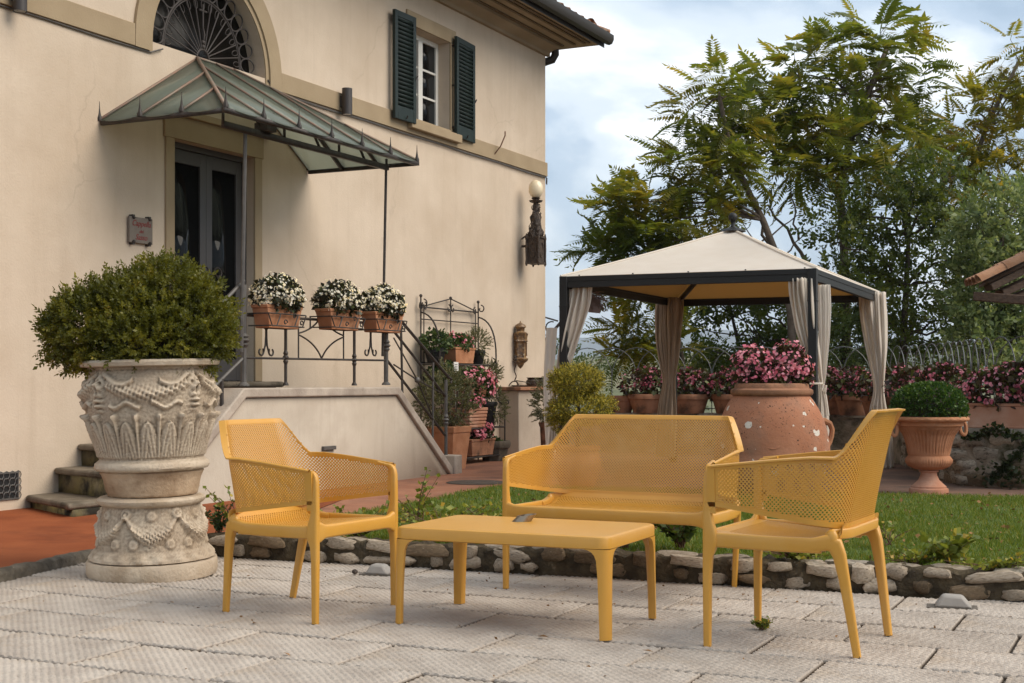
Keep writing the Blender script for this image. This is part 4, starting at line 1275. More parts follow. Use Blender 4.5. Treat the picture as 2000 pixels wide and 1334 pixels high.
sg = thing('wall_sign', 'small grey stone plaque with red lettering beside the double door', 'sign', hworld(1.518, 0, 2.28), HA)
put('plaque', MB().box(-.143, .143, -.035, -.012, -.11, .11), M['plaque'], sg, bevel=.004)
for sx in (-1, 1):
    for sz_ in (-1, 1):
        m = MB(); m.box(sx*.10 - .014, sx*.10 + .014, -.043, 0, sz_*.112 - .014, sz_*.112 + .014); m.ball((sx*.10, -.045, sz_*.10), .013, 8, 6)
        put('clip', m, M['iron'], sg)
for txt, z, s in (('Cappella', .045, .082), ('dei', -.012, .050), ('Sasso', -.070, .080)):
    c = bpy.data.curves.new('lettering', 'FONT'); c.body = txt; c.align_x = 'CENTER'; c.size = s*.82; c.extrude = .0008; c.shear = .28; c.offset = .0004
    o0 = bpy.data.objects.new('lettering_curve', c); COL.objects.link(o0); bpy.context.view_layer.update()
    me_l = bpy.data.meshes.new_from_object(o0.evaluated_get(bpy.context.evaluated_depsgraph_get())); bpy.data.objects.remove(o0)
    o = bpy.data.objects.new('lettering', me_l); COL.objects.link(o); o.parent = sg
    o.location = (.0, -.0362, z - .01); o.rotation_euler = (PI/2, 0, 0); me_l.materials.clear(); me_l.materials.append(M['red_letter']); o['kind'] = 'stuff'

gl = thing('globe_lantern', 'ornate black bracket lantern with ivory glass globe at the house corner', 'wall lantern', hworld(8.98, .22, 0), HA)
gl.scale = (.80, .80, 1)
put('globe', MB().ball((0, 0, 3.55), .122, 20, 14), M['globe'], gl, angle=180)
put('globe_cup', MB().lathe([(.03, 3.36), (.10, 3.38), (.115, 3.40), (.05, 3.41), (.08, 3.435), (.06, 3.44)], 16), M['bronze'], gl)
def ornate(T, Z, R): return R*(.16*np.sin(T*6 + Z*22) + .13*np.sin(T*11 - Z*37) + .08*np.sin(Z*90))
put('lantern_crest', MB().lathe([(.03, 3.37), (.05, 3.33), (.045, 3.25), (.085, 3.18), (.075, 3.08), (.115, 2.98), (.12, 2.92), (.125, 2.90)], 40, disp=ornate), M['bronze'], gl, angle=60)
sc_ = MB()
for s in (-1, 1):
    for k, (z, r) in enumerate(((3.22, .05), (3.06, .065), (2.97, .05))):
        cx = s*(.08 + .035*k)
        sc_.tube([(cx + s*r*(1 - t/9)*math.sin(t), 0, z - r*(1 - t/9)*math.cos(t)) for t in np.linspace(-.5, 5.2, 14)], .011, 5)
        sc_.tube([(0 + .0, -s*.0 + cx*.8*s*s, z + .04 - r*math.cos(t)) for t in np.linspace(0, .1, 2)], .004, 4)
for k in range(46):
    z = RNG.uniform(2.92, 3.34); wmax = .125 - (z - 2.92)*.19
    a = RNG.uniform(0, 6.28); c = np.array([wmax*1.08*math.cos(a), wmax*1.08*math.sin(a), z]); r = RNG.uniform(.016, .034); tl = RNG.normal(0, 1, 3)
    e1 = nrm(np.cross(tl, (0, 0, 1.0))); e2 = nrm(np.cross(tl, e1))
    sc_.tube([tuple(c + r*(math.cos(q)*e1 + math.sin(q)*e2)) for q in np.linspace(0, 4.6, 8)], .007, 4)
put('scrolls', sc_, M['bronze'], gl, kind='stuff')
lbx = MB(); lbx.box(-.12, .12, -.10, .10, 2.58, 2.90)
for x in (-.13, .13):
    for y in (-.11, .11): lbx.lathe([(.012, 2.53), (.024, 2.56), (.018, 2.62), (.022, 2.75), (.018, 2.86), (.026, 2.90), (.008, 2.96)], 8, (x, y, 0))
lbx.box(-.14, .14, -.12, .12, 2.555, 2.585); lbx.box(-.14, .14, -.12, .12, 2.895, 2.915)
for s in (-1, 1):
    lbx.tube([(.07*math.cos(t), s*.103, 2.74 + .10*math.sin(t)) for t in np.linspace(0, 2*PI, 16, endpoint=False)], .01, 5, closed=True)
    lbx.tube([(s*.123, .06*math.cos(t), 2.74 + .10*math.sin(t)) for t in np.linspace(0, 2*PI, 16, endpoint=False)], .01, 5, closed=True)
put('lantern_body', lbx, M['bronze'], gl, bevel=.004)
put('wall_arm', MB().bar((0, .08, 2.8), (0, .26, 2.8), .03).bar((0, .05, 3.0), (0, .26, 2.9), .02), M['bronze'], gl)

cl = thing('ceramic_lantern', 'gilded brown ceramic wall shrine hanging above the white block', 'wall ornament', hworld(8.80, .01, 0), HA)
def facets(T, Z, R): return R*(.05*np.cos(T*6) + .06*np.sin(Z*70))
hb = MB().lathe([(.006, 1.17), (.03, 1.20), (.05, 1.235), (.085, 1.27), (.10, 1.30), (.075, 1.315), (.075, 1.33)], 30, (0, -.07, 0), facets)
put('lantern_foot', hb, M['majolica'], cl, angle=60)
bd = MB().lathe([(.078, 1.325), (.074, 1.34), (.074, 1.50), (.084, 1.515), (.10, 1.53), (.088, 1.55), (.095, 1.60), (.105, 1.63), (.07, 1.645)], 6, (0, -.07, 0))
put('lantern_body', bd, M['majolica'], cl, angle=25)
for k in range(6):
    a = PI/6 + k*PI/3
    pc = MB(); pc.lathe([(.014, 1.335), (.009, 1.35), (.009, 1.49), (.014, 1.51)], 8, (.080*math.cos(a + PI/6), -.07 + .080*math.sin(a + PI/6), 0))
    put('column', pc, M['majolica'], cl)
put('lantern_cap', MB().lathe([(.085, 1.64), (.05, 1.66), (.055, 1.70), (.07, 1.715), (.062, 1.745), (.03, 1.765), (.012, 1.775), (.005, 1.80)], 16, (0, -.07, 0), facets), M['majolica'], cl, angle=60)
# ================================================================== pots and plants
def round_pot(t, r, h, mt, rim=.035, taper=.72, name='pot'):
    p = MB().lathe([(0, .0), (r*taper, 0), (r*taper + .004, .006), (r*.97, h - rim*1.6), (r*.975, h - rim*1.5), (r*1.06, h - rim*1.4), (r*1.09, h - rim*.7), (r*1.06, h), (r*.96, h), (r*.93, h - .05), (0, h - .06)], 28)
    return put(name, p, mt, t, angle=40)
def box_pot(t, w, d, h, mt, taper=.86, rim=.03, name='pot'):
    m = MB()
    def frus(w0, d0, z0, w1, d1, z1):
        v = [(-w0/2,-d0/2,z0),(w0/2,-d0/2,z0),(w0/2,d0/2,z0),(-w0/2,d0/2,z0),(-w1/2,-d1/2,z1),(w1/2,-d1/2,z1),(w1/2,d1/2,z1),(-w1/2,d1/2,z1)]
        m.raw(v, BOXF)
    wb, db = w*taper, d*taper
    frus(wb, db, 0, w*.97, d*.97, h - rim)
    frus(w, d, h - rim + .0005, w*1.03, d*1.03, h)
    frus(w*taper*1.02, d*taper*1.02, .0, w*taper*1.035, d*taper*1.035, .02)
    return put(name, m, mt, t, bevel=.006)
def soil(t, w, d, z):
    if d is None: put('soil', MB().lathe([(0, z), (w, z)], 20), M['soil'], t)
    else: put('soil', MB().box(-w/2, w/2, -d/2, d/2, z - .02, z), M['soil'], t)
def mass(t, ells, nl, ls, lm, nf=0, fs=.02, fm=None, name='foliage', spr=None, fbias=.25, inner=.25):
    P, D = ellipsoid_points(nl, ells, inner=inner)
    mb = MB()
    if spr is None:
        scatter(mb, LEAF_V*np.array([1.5, 1, 1]), LEAF_F, P, nrm(D + RNG.normal(0, .7, P.shape)), ls*RNG.uniform(.6, 1.2, nl))
    else:
        ids = RNG.integers(0, len(spr), nl)
        for k, (SV, SF) in enumerate(spr):
            s = ids == k
            scatter(mb, SV, SF, P[s], nrm(D[s] + RNG.normal(0, .45, P[s].shape) + np.array([0, 0, .25])), ls*RNG.uniform(.7, 1.25, s.sum()))
    put(name, mb, lm, t, smooth=False)
    if nf:
        P, D = ellipsoid_points(nf, ells, inner=.06)
        k = D[:, 2] > -.45; P, D = P[k], D[k]
        # blooms in small trusses
        m3 = 3
        P = np.repeat(P, m3, 0) + RNG.normal(0, fs*.55, (len(P)*m3, 3)); D = np.repeat(D, m3, 0)
        fb_ = MB()
        scatter(fb_, HEX_V, HEX_F, P + D*fs*.6, nrm(D + RNG.normal(0, .35, P.shape) + np.array([0, -.25, .25])), fs*RNG.uniform(.7, 1.2, len(P)))
        put('flowers', fb_, fm, t, smooth=False, kind='stuff')
SPR_BOX = [sprig(16, 1.0, .26, .9, k) for k in range(5)]
SPR_HERB = [sprig(18, 1.0, .20, .5, 20 + k) for k in range(4)]

# ------------------------------------------------------------------ white begonias in the railing boxes
def flower_box(px0, px1, pytop, pybot, label):
    FO, DP = 1.12, .17                                            # front face of the box, depth
    off = FO - DP/2
    x0, x1 = hx(px0, FO), hx(px1, FO)
    zb, zt = hz(px0, pybot, FO), hz(px0, pytop, FO)
    w, h = (x1 - x0)*1.04, zt - zb
    t = thing('flower_box', label, 'flower box', hworld((x0+x1)/2, off, zb), HA, 'white begonia boxes on the stair railing')
    box_pot(t, w, DP, h, M['terracotta'], .82, .03, 'planter')
    soil(t, w*.9, DP*.85, h - .02)
    hm = MB(); y = -DP/2 - .022
    for z in (.02, h*.62):
        ww = w/2*(.86 + .14*z/h) + .02
        hm.tube([(-ww, .12, z), (-ww, y, z), (ww, y, z), (ww, .12, z)], .006, 5)
    for x in (-w*.2, w*.3): hm.tube([(x - .05, y, .02), (x, y - .004, h*.62)], .006, 5)
    for cx, cz in ((-w*.08, .05), (w*.18, h*.55), (w*.38, .05)):
        hm.tube([(cx + .028*(1-a/8)*math.cos(a), y - .008, cz + .028*(1-a/8)*math.sin(a)) for a in np.linspace(0, 6, 12)], .006, 5)
    for s in (-1, 1): hm.tube([(s*(w/2+.02), y, h*.62), (s*w*.43, y, .02)], .006, 5)
    put('holder', hm, M['iron'], t)
    mass(t, [((-w*.24, 0, h + .07), (w*.27, .15, .13)), ((w*.22, 0, h + .07), (w*.28, .15, .13)), ((0, 0, h + .10), (w*.36, .165, .15))], 1200, .048, M['begonia_dark'], 400, .024, M['white_petal'])
flower_box(524, 590, 594, 640, 'white begonia box at the left end of the stair railing')
flower_box(647, 706, 602, 643, 'white begonia box in the middle of the three on the railing')
flower_box(735, 788, 608, 648, 'white begonia box at the right end of the stair railing')

# ------------------------------------------------------------------ iron etagere with its pots
et = thing('plant_stand', 'tall black wrought iron plant stand with scrolled arched top against the facade', 'plant stand', HO, HA)
ex0, ex1 = hx(822, .05), hx(934, .05)
bk, ft = .05, .42
r_ = .010
SIDE = {}
for x in (ex0, ex1):
    em = SIDE[x] = MB()
    em.tube([(x, -bk, .02), (x, -bk, 1.98)], r_, 6); em.ball((x, -bk, 1.99), .02, 8, 6)
    em.tube([(x + .07*(1 if x == ex0 else -1), -bk, .9), (x + .07*(1 if x == ex0 else -1), -bk, 1.90)], r_*.8, 6)
    em.tube([(x, -ft, .02), (x, -ft, .72)], r_, 6)
for s, x in ((1, ex0), (-1, ex1)):
    em = SIDE[x]
    em.tube(curve3((x, -bk, 1.80), (x, -.30, 1.75), (x, -.30, 1.30)), r_, 6)
    em.tube([(x, -.30, 1.30), (x, -.30, .85)], r_, 6)
    em.tube(curve3((x, -.30, .85), (x, -.32, .72), (x, -ft, .72)), r_, 6)
    for (cy, cz, rr) in ((-.09, 1.90, .05), (-.26, 1.25, .035), (-ft - .03, .74, .03)):
        em.tube([(x, cy - rr*(1-a/8)*math.sin(a), cz + rr*(1-a/8)*math.cos(a)) for a in np.linspace(0, 5.4, 14)], r_*.8, 5)
xm = (ex0 + ex1)/2
for x in (ex0, ex1): put('stand_side', SIDE[x], M['iron'], et)
eb = MB()
for z in (1.72, 1.50, 1.22): eb.tube([(ex0, -bk, z), (ex1, -bk, z)], r_*.8, 6)
eb.tube([(ex0, -bk, 1.86), (ex1, -bk, 1.86)], r_, 6)
eb.tube([(xm, -bk, 1.22), (xm, -bk, 2.0)], r_*.8, 6); eb.ball((xm, -bk, 2.0), .02, 8, 6)
eb.tube(curve3((ex0 + .06, -bk, 1.87), (xm - .3, -bk, 1.94), (xm, -bk, 1.99)), r_*.8, 5); eb.tube(curve3((ex1 - .06, -bk, 1.87), (xm + .3, -bk, 1.94), (xm, -bk, 1.99)), r_*.8, 5)
for cx, s in ((ex0 + .09, 1), (ex0 - .0, -1), (ex1 - .09, -1), (xm - .05, 1), (xm + .05, -1)):
    eb.tube([(cx + s*.05*(1-a/8)*math.sin(a), -bk - .004, 1.87 + .05*(1-a/8)*math.cos(a)) for a in np.linspace(0, 5.4, 14)], r_*.8, 5)
put('stand_back', eb, M['iron'], et)
def shelf(z, d):
    m = MB()
    m.tube([(ex0, -bk, z), (ex0, -d, z), (ex1, -d, z), (ex1, -bk, z)], r_, 6)
    for k in range(1, 5): m.tube([(ex0, -bk - (d-bk)*k/5, z), (ex1, -bk - (d-bk)*k/5, z)], r_*.6, 5)
    put('shelf', m, M['iron'], et)
shelf(1.20, .30); shelf(.80, .36); shelf(.44, .42); shelf(.10, .42)
def on_stand(x, off, z, kind, label, **k):
    t = thing('potted_plant', label, 'potted plant', hworld(hx(x, off), off, z), HA)
    return t
SZ = 1.212
t = on_stand(850, .19, SZ, 0, 'round green herb in a black pot, left end of the stand\'s top shelf'); round_pot(t, .12, .17, M['black_pot'])
mass(t, [((0, 0, .24), (.20, .16, .13))], 700, .05, M['herb_green'])
t = on_stand(894, .19, SZ, 0, 'terracotta trough with pink flowers on the top shelf of the iron stand'); box_pot(t, .50, .22, .19, M['terracotta'])
mass(t, [((0, 0, .24), (.26, .13, .10))], 600, .05, M['herb_green'], 50, .035, M['pink'])
t = on_stand(931, .19, SZ, 0, 'wispy herb in a black pot at the top shelf\'s right end'); round_pot(t, .10, .17, M['black_pot'])
mass(t, [((0, 0, .25), (.13, .12, .12))], 220, .09, M['herb'], spr=SPR_HERB)
SZ = .812
t = on_stand(920, .24, SZ, 0, 'pale clay trough overflowing with pink flowers on the second shelf'); box_pot(t, .46, .22, .17, M['terracotta_pink'])
mass(t, [((-.02, -.05, .20), (.32, .17, .14)), ((.12, -.1, .12), (.2, .12, .12))], 700, .05, M['herb_green'], 190, .036, M['pink'])
t = on_stand(868, .22, SZ, 0, 'leafy green plant on the second shelf behind the handrail'); round_pot(t, .11, .15, M['black_pot'])
mass(t, [((0, 0, .24), (.25, .18, .16))], 700, .06, M['herb_green'])
t = on_stand(950, .23, SZ, 0, 'grey green herb in a black pot right of the second shelf\'s pink flowers'); round_pot(t, .13, .22, M['black_pot'])
mass(t, [((0, 0, .28), (.14, .13, .10))], 260, .09, M['herb'], spr=SPR_HERB)
SZ = .452
t = on_stand(916, .30, SZ, 0, 'ribbed pale clay pot with pink flowers on the third shelf')
rp_ = MB(); 
for k in range(6): rp_.box(-.20 - .008*k, .20 + .008*k, -.12 - .003*k, .12 + .003*k, k*.04, k*.04 + .036)
put('pot', rp_, M['terracotta_pink'], t, bevel=.008)
mass(t, [((.0, 0, .31), (.21, .14, .11))], 400, .05, M['herb_green'], 120, .034, M['pink'])
t = on_stand(948, .26, SZ, 0, 'drooping herb in a tall black pot on the third shelf'); round_pot(t, .14, .30, M['black_pot'])
mass(t, [((.10, -.08, .24), (.13, .12, .17))], 240, .09, M['herb'], spr=SPR_HERB)
SZ = .112
t = on_stand(928, .30, SZ, 0, 'terracotta trough with deep pink flowers on the lowest shelf'); box_pot(t, .62, .24, .20, M['terracotta_old'])
mass(t, [((.06, 0, .27), (.26, .15, .11))], 500, .05, M['begonia_dark'], 170, .034, M['pink'])
tp = hworld(hx(966, .30), .30, .0)
t = thing('stone_trough', 'squat mossy stone planter with rolled rim beside the iron stand', 'planter', tp, HA)
put('trough', MB().lathe([(0, 0), (.15, 0), (.18, .17), (.20, .18), (.215, .22), (.205, .27), (.17, .27), (.15, .24), (0, .23)], 8), M['pietra'], t, angle=30)
mass(t, [((0, 0, .25), (.10, .10, .04))], 90, .05, M['herb_green'])
# big terracotta pot with grey shrub at the foot of the railing
t = thing('potted_shrub', 'big square terracotta pot with a grey green shrub behind the handrail', 'potted plant', hworld(hx(872, .55), .55, .0), HA)
box_pot(t, .41, .41, .50, M['terracotta'], .76, .07)
mass(t, [((-.04, 0, .82), (.26, .26, .30)), ((.12, 0, .70), (.2, .2, .18)), ((-.20, 0, .74), (.18, .18, .20))], 480, .13, M['herb'], spr=SPR_HERB, inner=.4)
sm = MB()
for k in range(14): sm.tube([(0, 0, .46), (.2*math.sin(k*2.4), .2*math.cos(k*2.4), .62), (.32*math.sin(k*2.4 + .2), .3*math.cos(k*2.4), .9)], .008, 4)
put('stems', sm, M['bark'], t)
lb_ = thing('plant_tag', 'small white plant label on a stick above the grey green shrub', 'plant label', hworld(hx(890, .55), .55, .50), HA)
tm = MB(); tm.tube([(0, 0, -.02), (0, 0, .64)], .004, 4); put('stick', tm, M['white_label'], lb_)
put('card', MB().box(-.055, .055, -.006, .0, .62, .72), M['white_label'], lb_)
lm_ = MB()
for z in (.69, .665, .64): lm_.box(-.035, .03, -.0075, -.0062, z - .004, z + .004)
put('print', lm_, M['iron_grey'], lb_)

# white block at the house corner
bk_ = thing('plaster_block', 'low white plastered ledge with a terracotta top at the house corner', 'ledge', hworld(8.34, 0, 0), HA)
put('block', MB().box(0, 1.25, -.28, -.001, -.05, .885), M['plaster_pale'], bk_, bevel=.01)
put('slab', MB().box(-.05, 1.30, -.33, -.0015, .8855, .93), M['terracotta_old'], bk_, bevel=.006)
ca = thing('candlestick', 'small twisted black iron candlestick on the plastered ledge', 'candlestick', hworld(8.46, .17, .93), HA)
cm_ = MB()
for k in range(3): cm_.tube(curve3((0, 0, .07), (.05*math.cos(k*2.1), .05*math.sin(k*2.1), .08), (.085*math.cos(k*2.1), .085*math.sin(k*2.1), .006)), .008, 5)
cm_.tube([(.012*math.sin(z*40), .012*math.cos(z*40), .07 + z) for z in np.linspace(0, .27, 24)], .008, 5)
cm_.lathe([(.01, .33), (.03, .35), (.032, .36), (.018, .365), (.022, .41), (.015, .41)], 10)
put('candle_holder', cm_, M['bronze'], ca)
tr2 = MB(); tr2.lathe([(0, 0), (.14, 0), (.16, .02), (.15, .02), (.13, .008), (0, .008)], 20); tr2.tube([(.10*math.cos(a) , .06*math.sin(a) - .0, .03 + .05*math.sin(a*.5)) for a in np.linspace(0, 2*PI, 14)], .006, 5)
o = put('iron_dish', tr2, M['bronze'], None, loc=hworld(8.70, .17, .931)); tag(o, 'flat black iron dish between candlestick and pots on the ledge', 'dish')
for k, (x, lab) in enumerate(((8.98, 'small black iron pot on the ledge, nearer the dish'), (9.20, 'small black iron pot on the ledge, nearest the house corner'))):
    pm = MB().lathe([(0, 0), (.06, 0), (.085, .04), (.085, .075), (.062, .10), (.08, .122), (.074, .122), (.055, .10), (0, .09)], 18)
    o = put('iron_pot', pm, M['bronze'], None, loc=hworld(x, .17, .931)); tag(o, lab, 'pot', 'iron pots on the ledge')
t = thing('potted_bush', 'wispy grey green bush in a pot between the white block and the gazebo post', 'potted plant', at(1070, 770, 16.9) - Vector((0, 0, 1 - 25/2700*16.9)), 0)
t.location.z = .0
round_pot(t, .10, .50, M['terracotta_old'])
mass(t, [((0, 0, .74), (.13, .13, .24))], 320, .11, M['herb'], spr=SPR_HERB, inner=.35)

# manhole and little path drain
o = put('manhole_cover', MB().lathe([(0, .006), (.27, .006), (.29, .0)], 28), M['cast_iron'], None, loc=ground(930, 943, .024) + Vector((0, 0, .004))); tag(o, 'round iron manhole cover in the red path', 'manhole cover')

# ================================================================== the big stone urn
UX, UY = -1.868, 7.19
def relief(T, Z, R):
    """garlands, leaves, masks and rosettes as relief"""
    r = np.zeros_like(T)
    n = RNG.normal(0, 1, T.shape)
    # acanthus leaves round the lower bowl
    z0, z1 = .615, .80
    w = np.clip((Z - z0)/(z1 - z0), 0, 1); on = ((Z > z0) & (Z < z1))
    ph = (T*18/(2*PI)) % 1 - .5
    lw = .47*np.sqrt(np.clip(1 - (w*1.02)**3, 0, 1))
    lf = np.clip(1 - (np.abs(ph)/np.maximum(lw, .02))**4, 0, 1)
    vein = .35*np.cos(np.abs(ph)*34 + w*9)*(np.abs(ph) < lw)
    r += on*(.018*lf*(.35 + .8*w) + .007*vein*lf)
    stem = np.exp(-((np.abs(ph) - .5)/.06)**2)*(Z > z0)*(Z < .84)
    r += .016*stem*(.5 + w*.8)
    # acanthus tips curling out
    r += .020*np.exp(-((Z - .825)/.016)**2)*np.exp(-((np.abs(ph) - .5)/.12)**2)
    # garlands hanging between four masks
    q = (T*4/(2*PI) + .18) % 1 - .5
    zc = .975 + .055*(2*q)**2*1.5 - .035
    g = np.exp(-((Z - zc)/(.030*(1.15 - .9*np.abs(q))))**2)*(np.abs(q) < .40)
    lumps = .5 + .5*np.sin(T*70 + Z*60)*np.sin(Z*150 - T*31)
    r += g*(.020 + .018*lumps)
    # ribbons below
    zr = .885 + .014*np.sin(q*26)
    r += .020*np.exp(-((Z - zr)/.011)**2)*(np.abs(q) < .36)*(np.abs(q) > .05)
    # masks with horns and beards
    qa = (np.abs(q) - .5)
    m_ = np.exp(-(qa/.055)**2)*np.exp(-((Z - .98)/.055)**2)
    r += m_*(.042 + .014*np.sin(Z*160)*np.cos(qa*80))
    r -= .03*np.exp(-(qa/.016)**2)*np.exp(-((Z - .955)/.014)**2)
    for s in (-1, 1): r -= .018*np.exp(-((qa + s*.026)/.012)**2)*np.exp(-((Z - 1.0)/.010)**2)*np.ones_like(Z)
    r += .030*np.exp(-(qa/.045)**2)*np.exp(-((Z - .895)/.035)**2)*(.6 + .5*np.sin(Z*230))
    zh = 1.018 + .028*np.cos(np.abs(q)*12 + .3)
    r += .024*np.exp(-((Z - zh)/.012)**2)*(np.abs(q) > .13)*(np.abs(q) < .44)
    r += n*.0012
    return r
def relief_ped(T, Z, R):
    r = np.zeros_like(T)
    q = (T*6/(2*PI) + .05) % 1 - .5
    on = (Z > .13) & (Z < .37)
    zc = .215 + .115*(2*q)**2
    th_ = .036*(1.15 - 1.5*np.abs(q))
    g = np.exp(-((Z - zc)/np.maximum(th_, .008))**2)
    lumps = .5 + .5*np.sin(T*95 + Z*90)*np.sin(Z*190 - T*40)
    r += on*g*(.016 + .020*lumps*(np.abs(q) < .36))
    for qc, zc_, s in ((0, .325, .017), (.5, .335, .02), (-.5, .335, .02), (.32, .185, .017), (-.32, .185, .017)):
        d = np.sqrt(((q - qc)*2*PI/6*R)**2 + (Z - zc_)**2)
        r += on*(.012*np.exp(-((d - s)/.007)**2) + .014*np.exp(-(d/.010)**2))
    r += .006*np.sin(T*20)*np.exp(-((Z - .115)/.02)**2)
    r += RNG.normal(0, .0012, T.shape)
    return r
def smooth_prof(pts, step=.006):
    out = []
    for (r0, z0), (r1, z1) in zip(pts, pts[1:]):
        n = max(1, int(math.hypot(r1-r0, z1-z0)/step))
        out += [(r0 + (r1-r0)*k/n, z0 + (z1-z0)*k/n) for k in range(n)]
    return out + [pts[-1]]
pd_ = thing('urn_pedestal', 'round cast stone pedestal carved with garlands and rosettes under the big urn', 'pedestal', (UX, UY, 0), 0, rot=(math.radians(.8), math.radians(-1.0), .3))
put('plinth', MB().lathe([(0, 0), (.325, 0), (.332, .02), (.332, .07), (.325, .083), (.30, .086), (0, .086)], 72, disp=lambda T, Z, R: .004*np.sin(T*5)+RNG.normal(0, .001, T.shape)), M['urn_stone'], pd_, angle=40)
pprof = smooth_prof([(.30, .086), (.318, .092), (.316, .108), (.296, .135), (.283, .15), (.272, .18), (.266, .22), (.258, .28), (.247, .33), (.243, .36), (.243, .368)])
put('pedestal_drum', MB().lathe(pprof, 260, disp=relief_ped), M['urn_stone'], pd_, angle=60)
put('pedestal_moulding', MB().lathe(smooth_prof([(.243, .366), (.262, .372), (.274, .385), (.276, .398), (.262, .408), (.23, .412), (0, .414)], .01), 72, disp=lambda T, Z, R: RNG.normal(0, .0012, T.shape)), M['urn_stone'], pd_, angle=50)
un = thing('stone_urn', 'big weathered stone urn carved with masks and leaves, holding a boxwood bush', 'urn', (UX, UY, .412), 0, rot=(math.radians(-1.0), math.radians(-.9), 1.25))
def dz(p): return [(r, z - .412) for r, z in p]
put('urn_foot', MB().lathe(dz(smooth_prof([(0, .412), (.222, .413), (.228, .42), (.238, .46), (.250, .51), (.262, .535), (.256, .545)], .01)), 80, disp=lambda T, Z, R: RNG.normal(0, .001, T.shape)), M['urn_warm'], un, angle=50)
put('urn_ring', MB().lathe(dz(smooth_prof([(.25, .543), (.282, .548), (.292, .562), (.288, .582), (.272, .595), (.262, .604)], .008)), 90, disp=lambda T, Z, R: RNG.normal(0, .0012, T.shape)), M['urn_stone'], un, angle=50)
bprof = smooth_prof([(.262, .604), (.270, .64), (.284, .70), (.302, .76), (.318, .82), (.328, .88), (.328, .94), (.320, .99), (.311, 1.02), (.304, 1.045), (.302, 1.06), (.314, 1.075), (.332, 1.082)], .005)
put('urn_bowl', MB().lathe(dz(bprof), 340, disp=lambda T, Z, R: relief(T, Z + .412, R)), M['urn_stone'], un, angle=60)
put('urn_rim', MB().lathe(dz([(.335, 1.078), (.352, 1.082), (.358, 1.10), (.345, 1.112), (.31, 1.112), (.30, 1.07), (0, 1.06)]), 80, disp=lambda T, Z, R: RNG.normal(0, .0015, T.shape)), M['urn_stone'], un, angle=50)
s = 7.19/2700
def bel(px, py, rx, rz, dy=0, ry=None): return (((px - 296)*s*.97, dy, 1 + (745 - py)*s - .412), (rx*s*.94, (ry or rx)*s*.94, rz*s*.97))
# the bush stands upright although the urn leans a little
bush_ell = [bel(190, 645, 86, 74), bel(290, 635, 105, 92), bel(380, 640, 76, 74), bel(345, 585, 72, 58), bel(232, 600, 60, 52), bel(142, 655, 42, 50), bel(415, 650, 36, 44), bel(300, 665, 135, 62), bel(318, 550, 34, 32), bel(270, 568, 30, 30), bel(140, 618, 26, 24), bel(395, 600, 34, 32)]
e2 = thing('bush_axis', '', '') if False else None
P, D = ellipsoid_points(5600, bush_ell, jitter=.10, inner=.22)
bm_ = MB()
Rz = Matrix.Rotation(-1.25, 3, 'Z')
ids = RNG.integers(0, 5, len(P))
for k, (SV, SF) in enumerate(SPR_BOX):
    q = ids == k
    scatter(bm_, SV, SF, P[q], nrm(D[q] + RNG.normal(0, .42, P[q].shape) + np.array([0, 0, .35])), .064*RNG.uniform(.6, 1.5, q.sum()))
P2, D2 = ellipsoid_points(170, bush_ell, jitter=.05, inner=.04)
for k, (SV, SF) in enumerate(SPR_BOX):
    scatter(bm_, SV, SF, P2[k::5], nrm(D2[k::5] + RNG.normal(0, .3, P2[k::5].shape) + np.array([0, 0, .7])), .105*RNG.uniform(.7, 1.2, len(P2[k::5])))
bm_.xform(Matrix.Rotation(-1.25, 4, 'Z'))
put('foliage', bm_, M['boxwood'], un, smooth=False)
tw = MB()
for k in range(90):
    e = bush_ell[RNG.integers(0, 12)]
    c = np.array(e[0]); d = nrm(RNG.normal(size=3) + np.array([0, -.3, .3])); 
    b = np.array([RNG.uniform(-.12, .12), RNG.uniform(-.12, .12), .66])
    e1 = c + d*np.array(e[1])*.93
    tw.tube([b, (b + e1)/2 + RNG.normal(0, .03, 3), e1], .0045, 4, taper=[1.4, 1, .4])
tw.xform(Matrix.Rotation(-1.25, 4, 'Z'))
put('twigs', tw, M['bark'], un)
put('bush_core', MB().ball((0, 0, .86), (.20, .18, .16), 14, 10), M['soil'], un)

# ================================================================== stone edging of the lawn
ed = thing('stone_edging', 'low edging wall of pale and brown stones in dark mortar along the lawn', 'wall', B0, math.atan2(BD.y, BD.x))
EL = 9.5; EX0 = -.10
em_ = MB()
nx_ = 230
prof = [(0.03, -.03), (.022, .05), (.030, .112), (.055, .126), (.20, .122), (.21, -.03)]
P = []
for i in range(nx_ + 1):
    x = EX0 + EL*i/nx_
    P.append([(x, a + RNG.normal(0, .006), b + (RNG.normal(0, .007) if b > 0 else 0)) for a, b in prof])
put('mortar', em_.grid(np.array(P)), M['mortar_dark'], ed, angle=60)
def stone_mesh(seed, sq=.5):
    """a worn stone about 1 x 1 x 1"""
    r = np.random.default_rng(seed)
    nu, nv = 14, 9
    th = np.linspace(0, 2*PI, nu, endpoint=False); ph = np.linspace(0, PI, nv)
    V = []
    ph0 = r.uniform(0, 6.3, 6)
    k = .55
    for p in ph:
        for t in th:
            d = np.array([math.cos(t)*math.sin(p), math.sin(t)*math.sin(p), math.cos(p)])
            q = np.sign(d)*np.abs(d)**(1 - sq*k)
            f = 1 + .10*math.sin(3*t + ph0[0]) + .08*math.sin(5*t*math.sin(p) + ph0[1]) + .07*math.sin(4*p + ph0[2]) + r.normal(0, .022)
            V.append(q*f*.5)
    mb = MB()
    i = np.arange(nv - 1)[:, None]; j = np.arange(nu)[None, :]; j2 = (j + 1) % nu
    mb.raw(np.array(V), np.stack([i*nu + j, (i+1)*nu + j, (i+1)*nu + j2, i*nu + j2], -1).reshape(-1, 4))
    return mb.mesh('stone', True, 50)
ST = {}
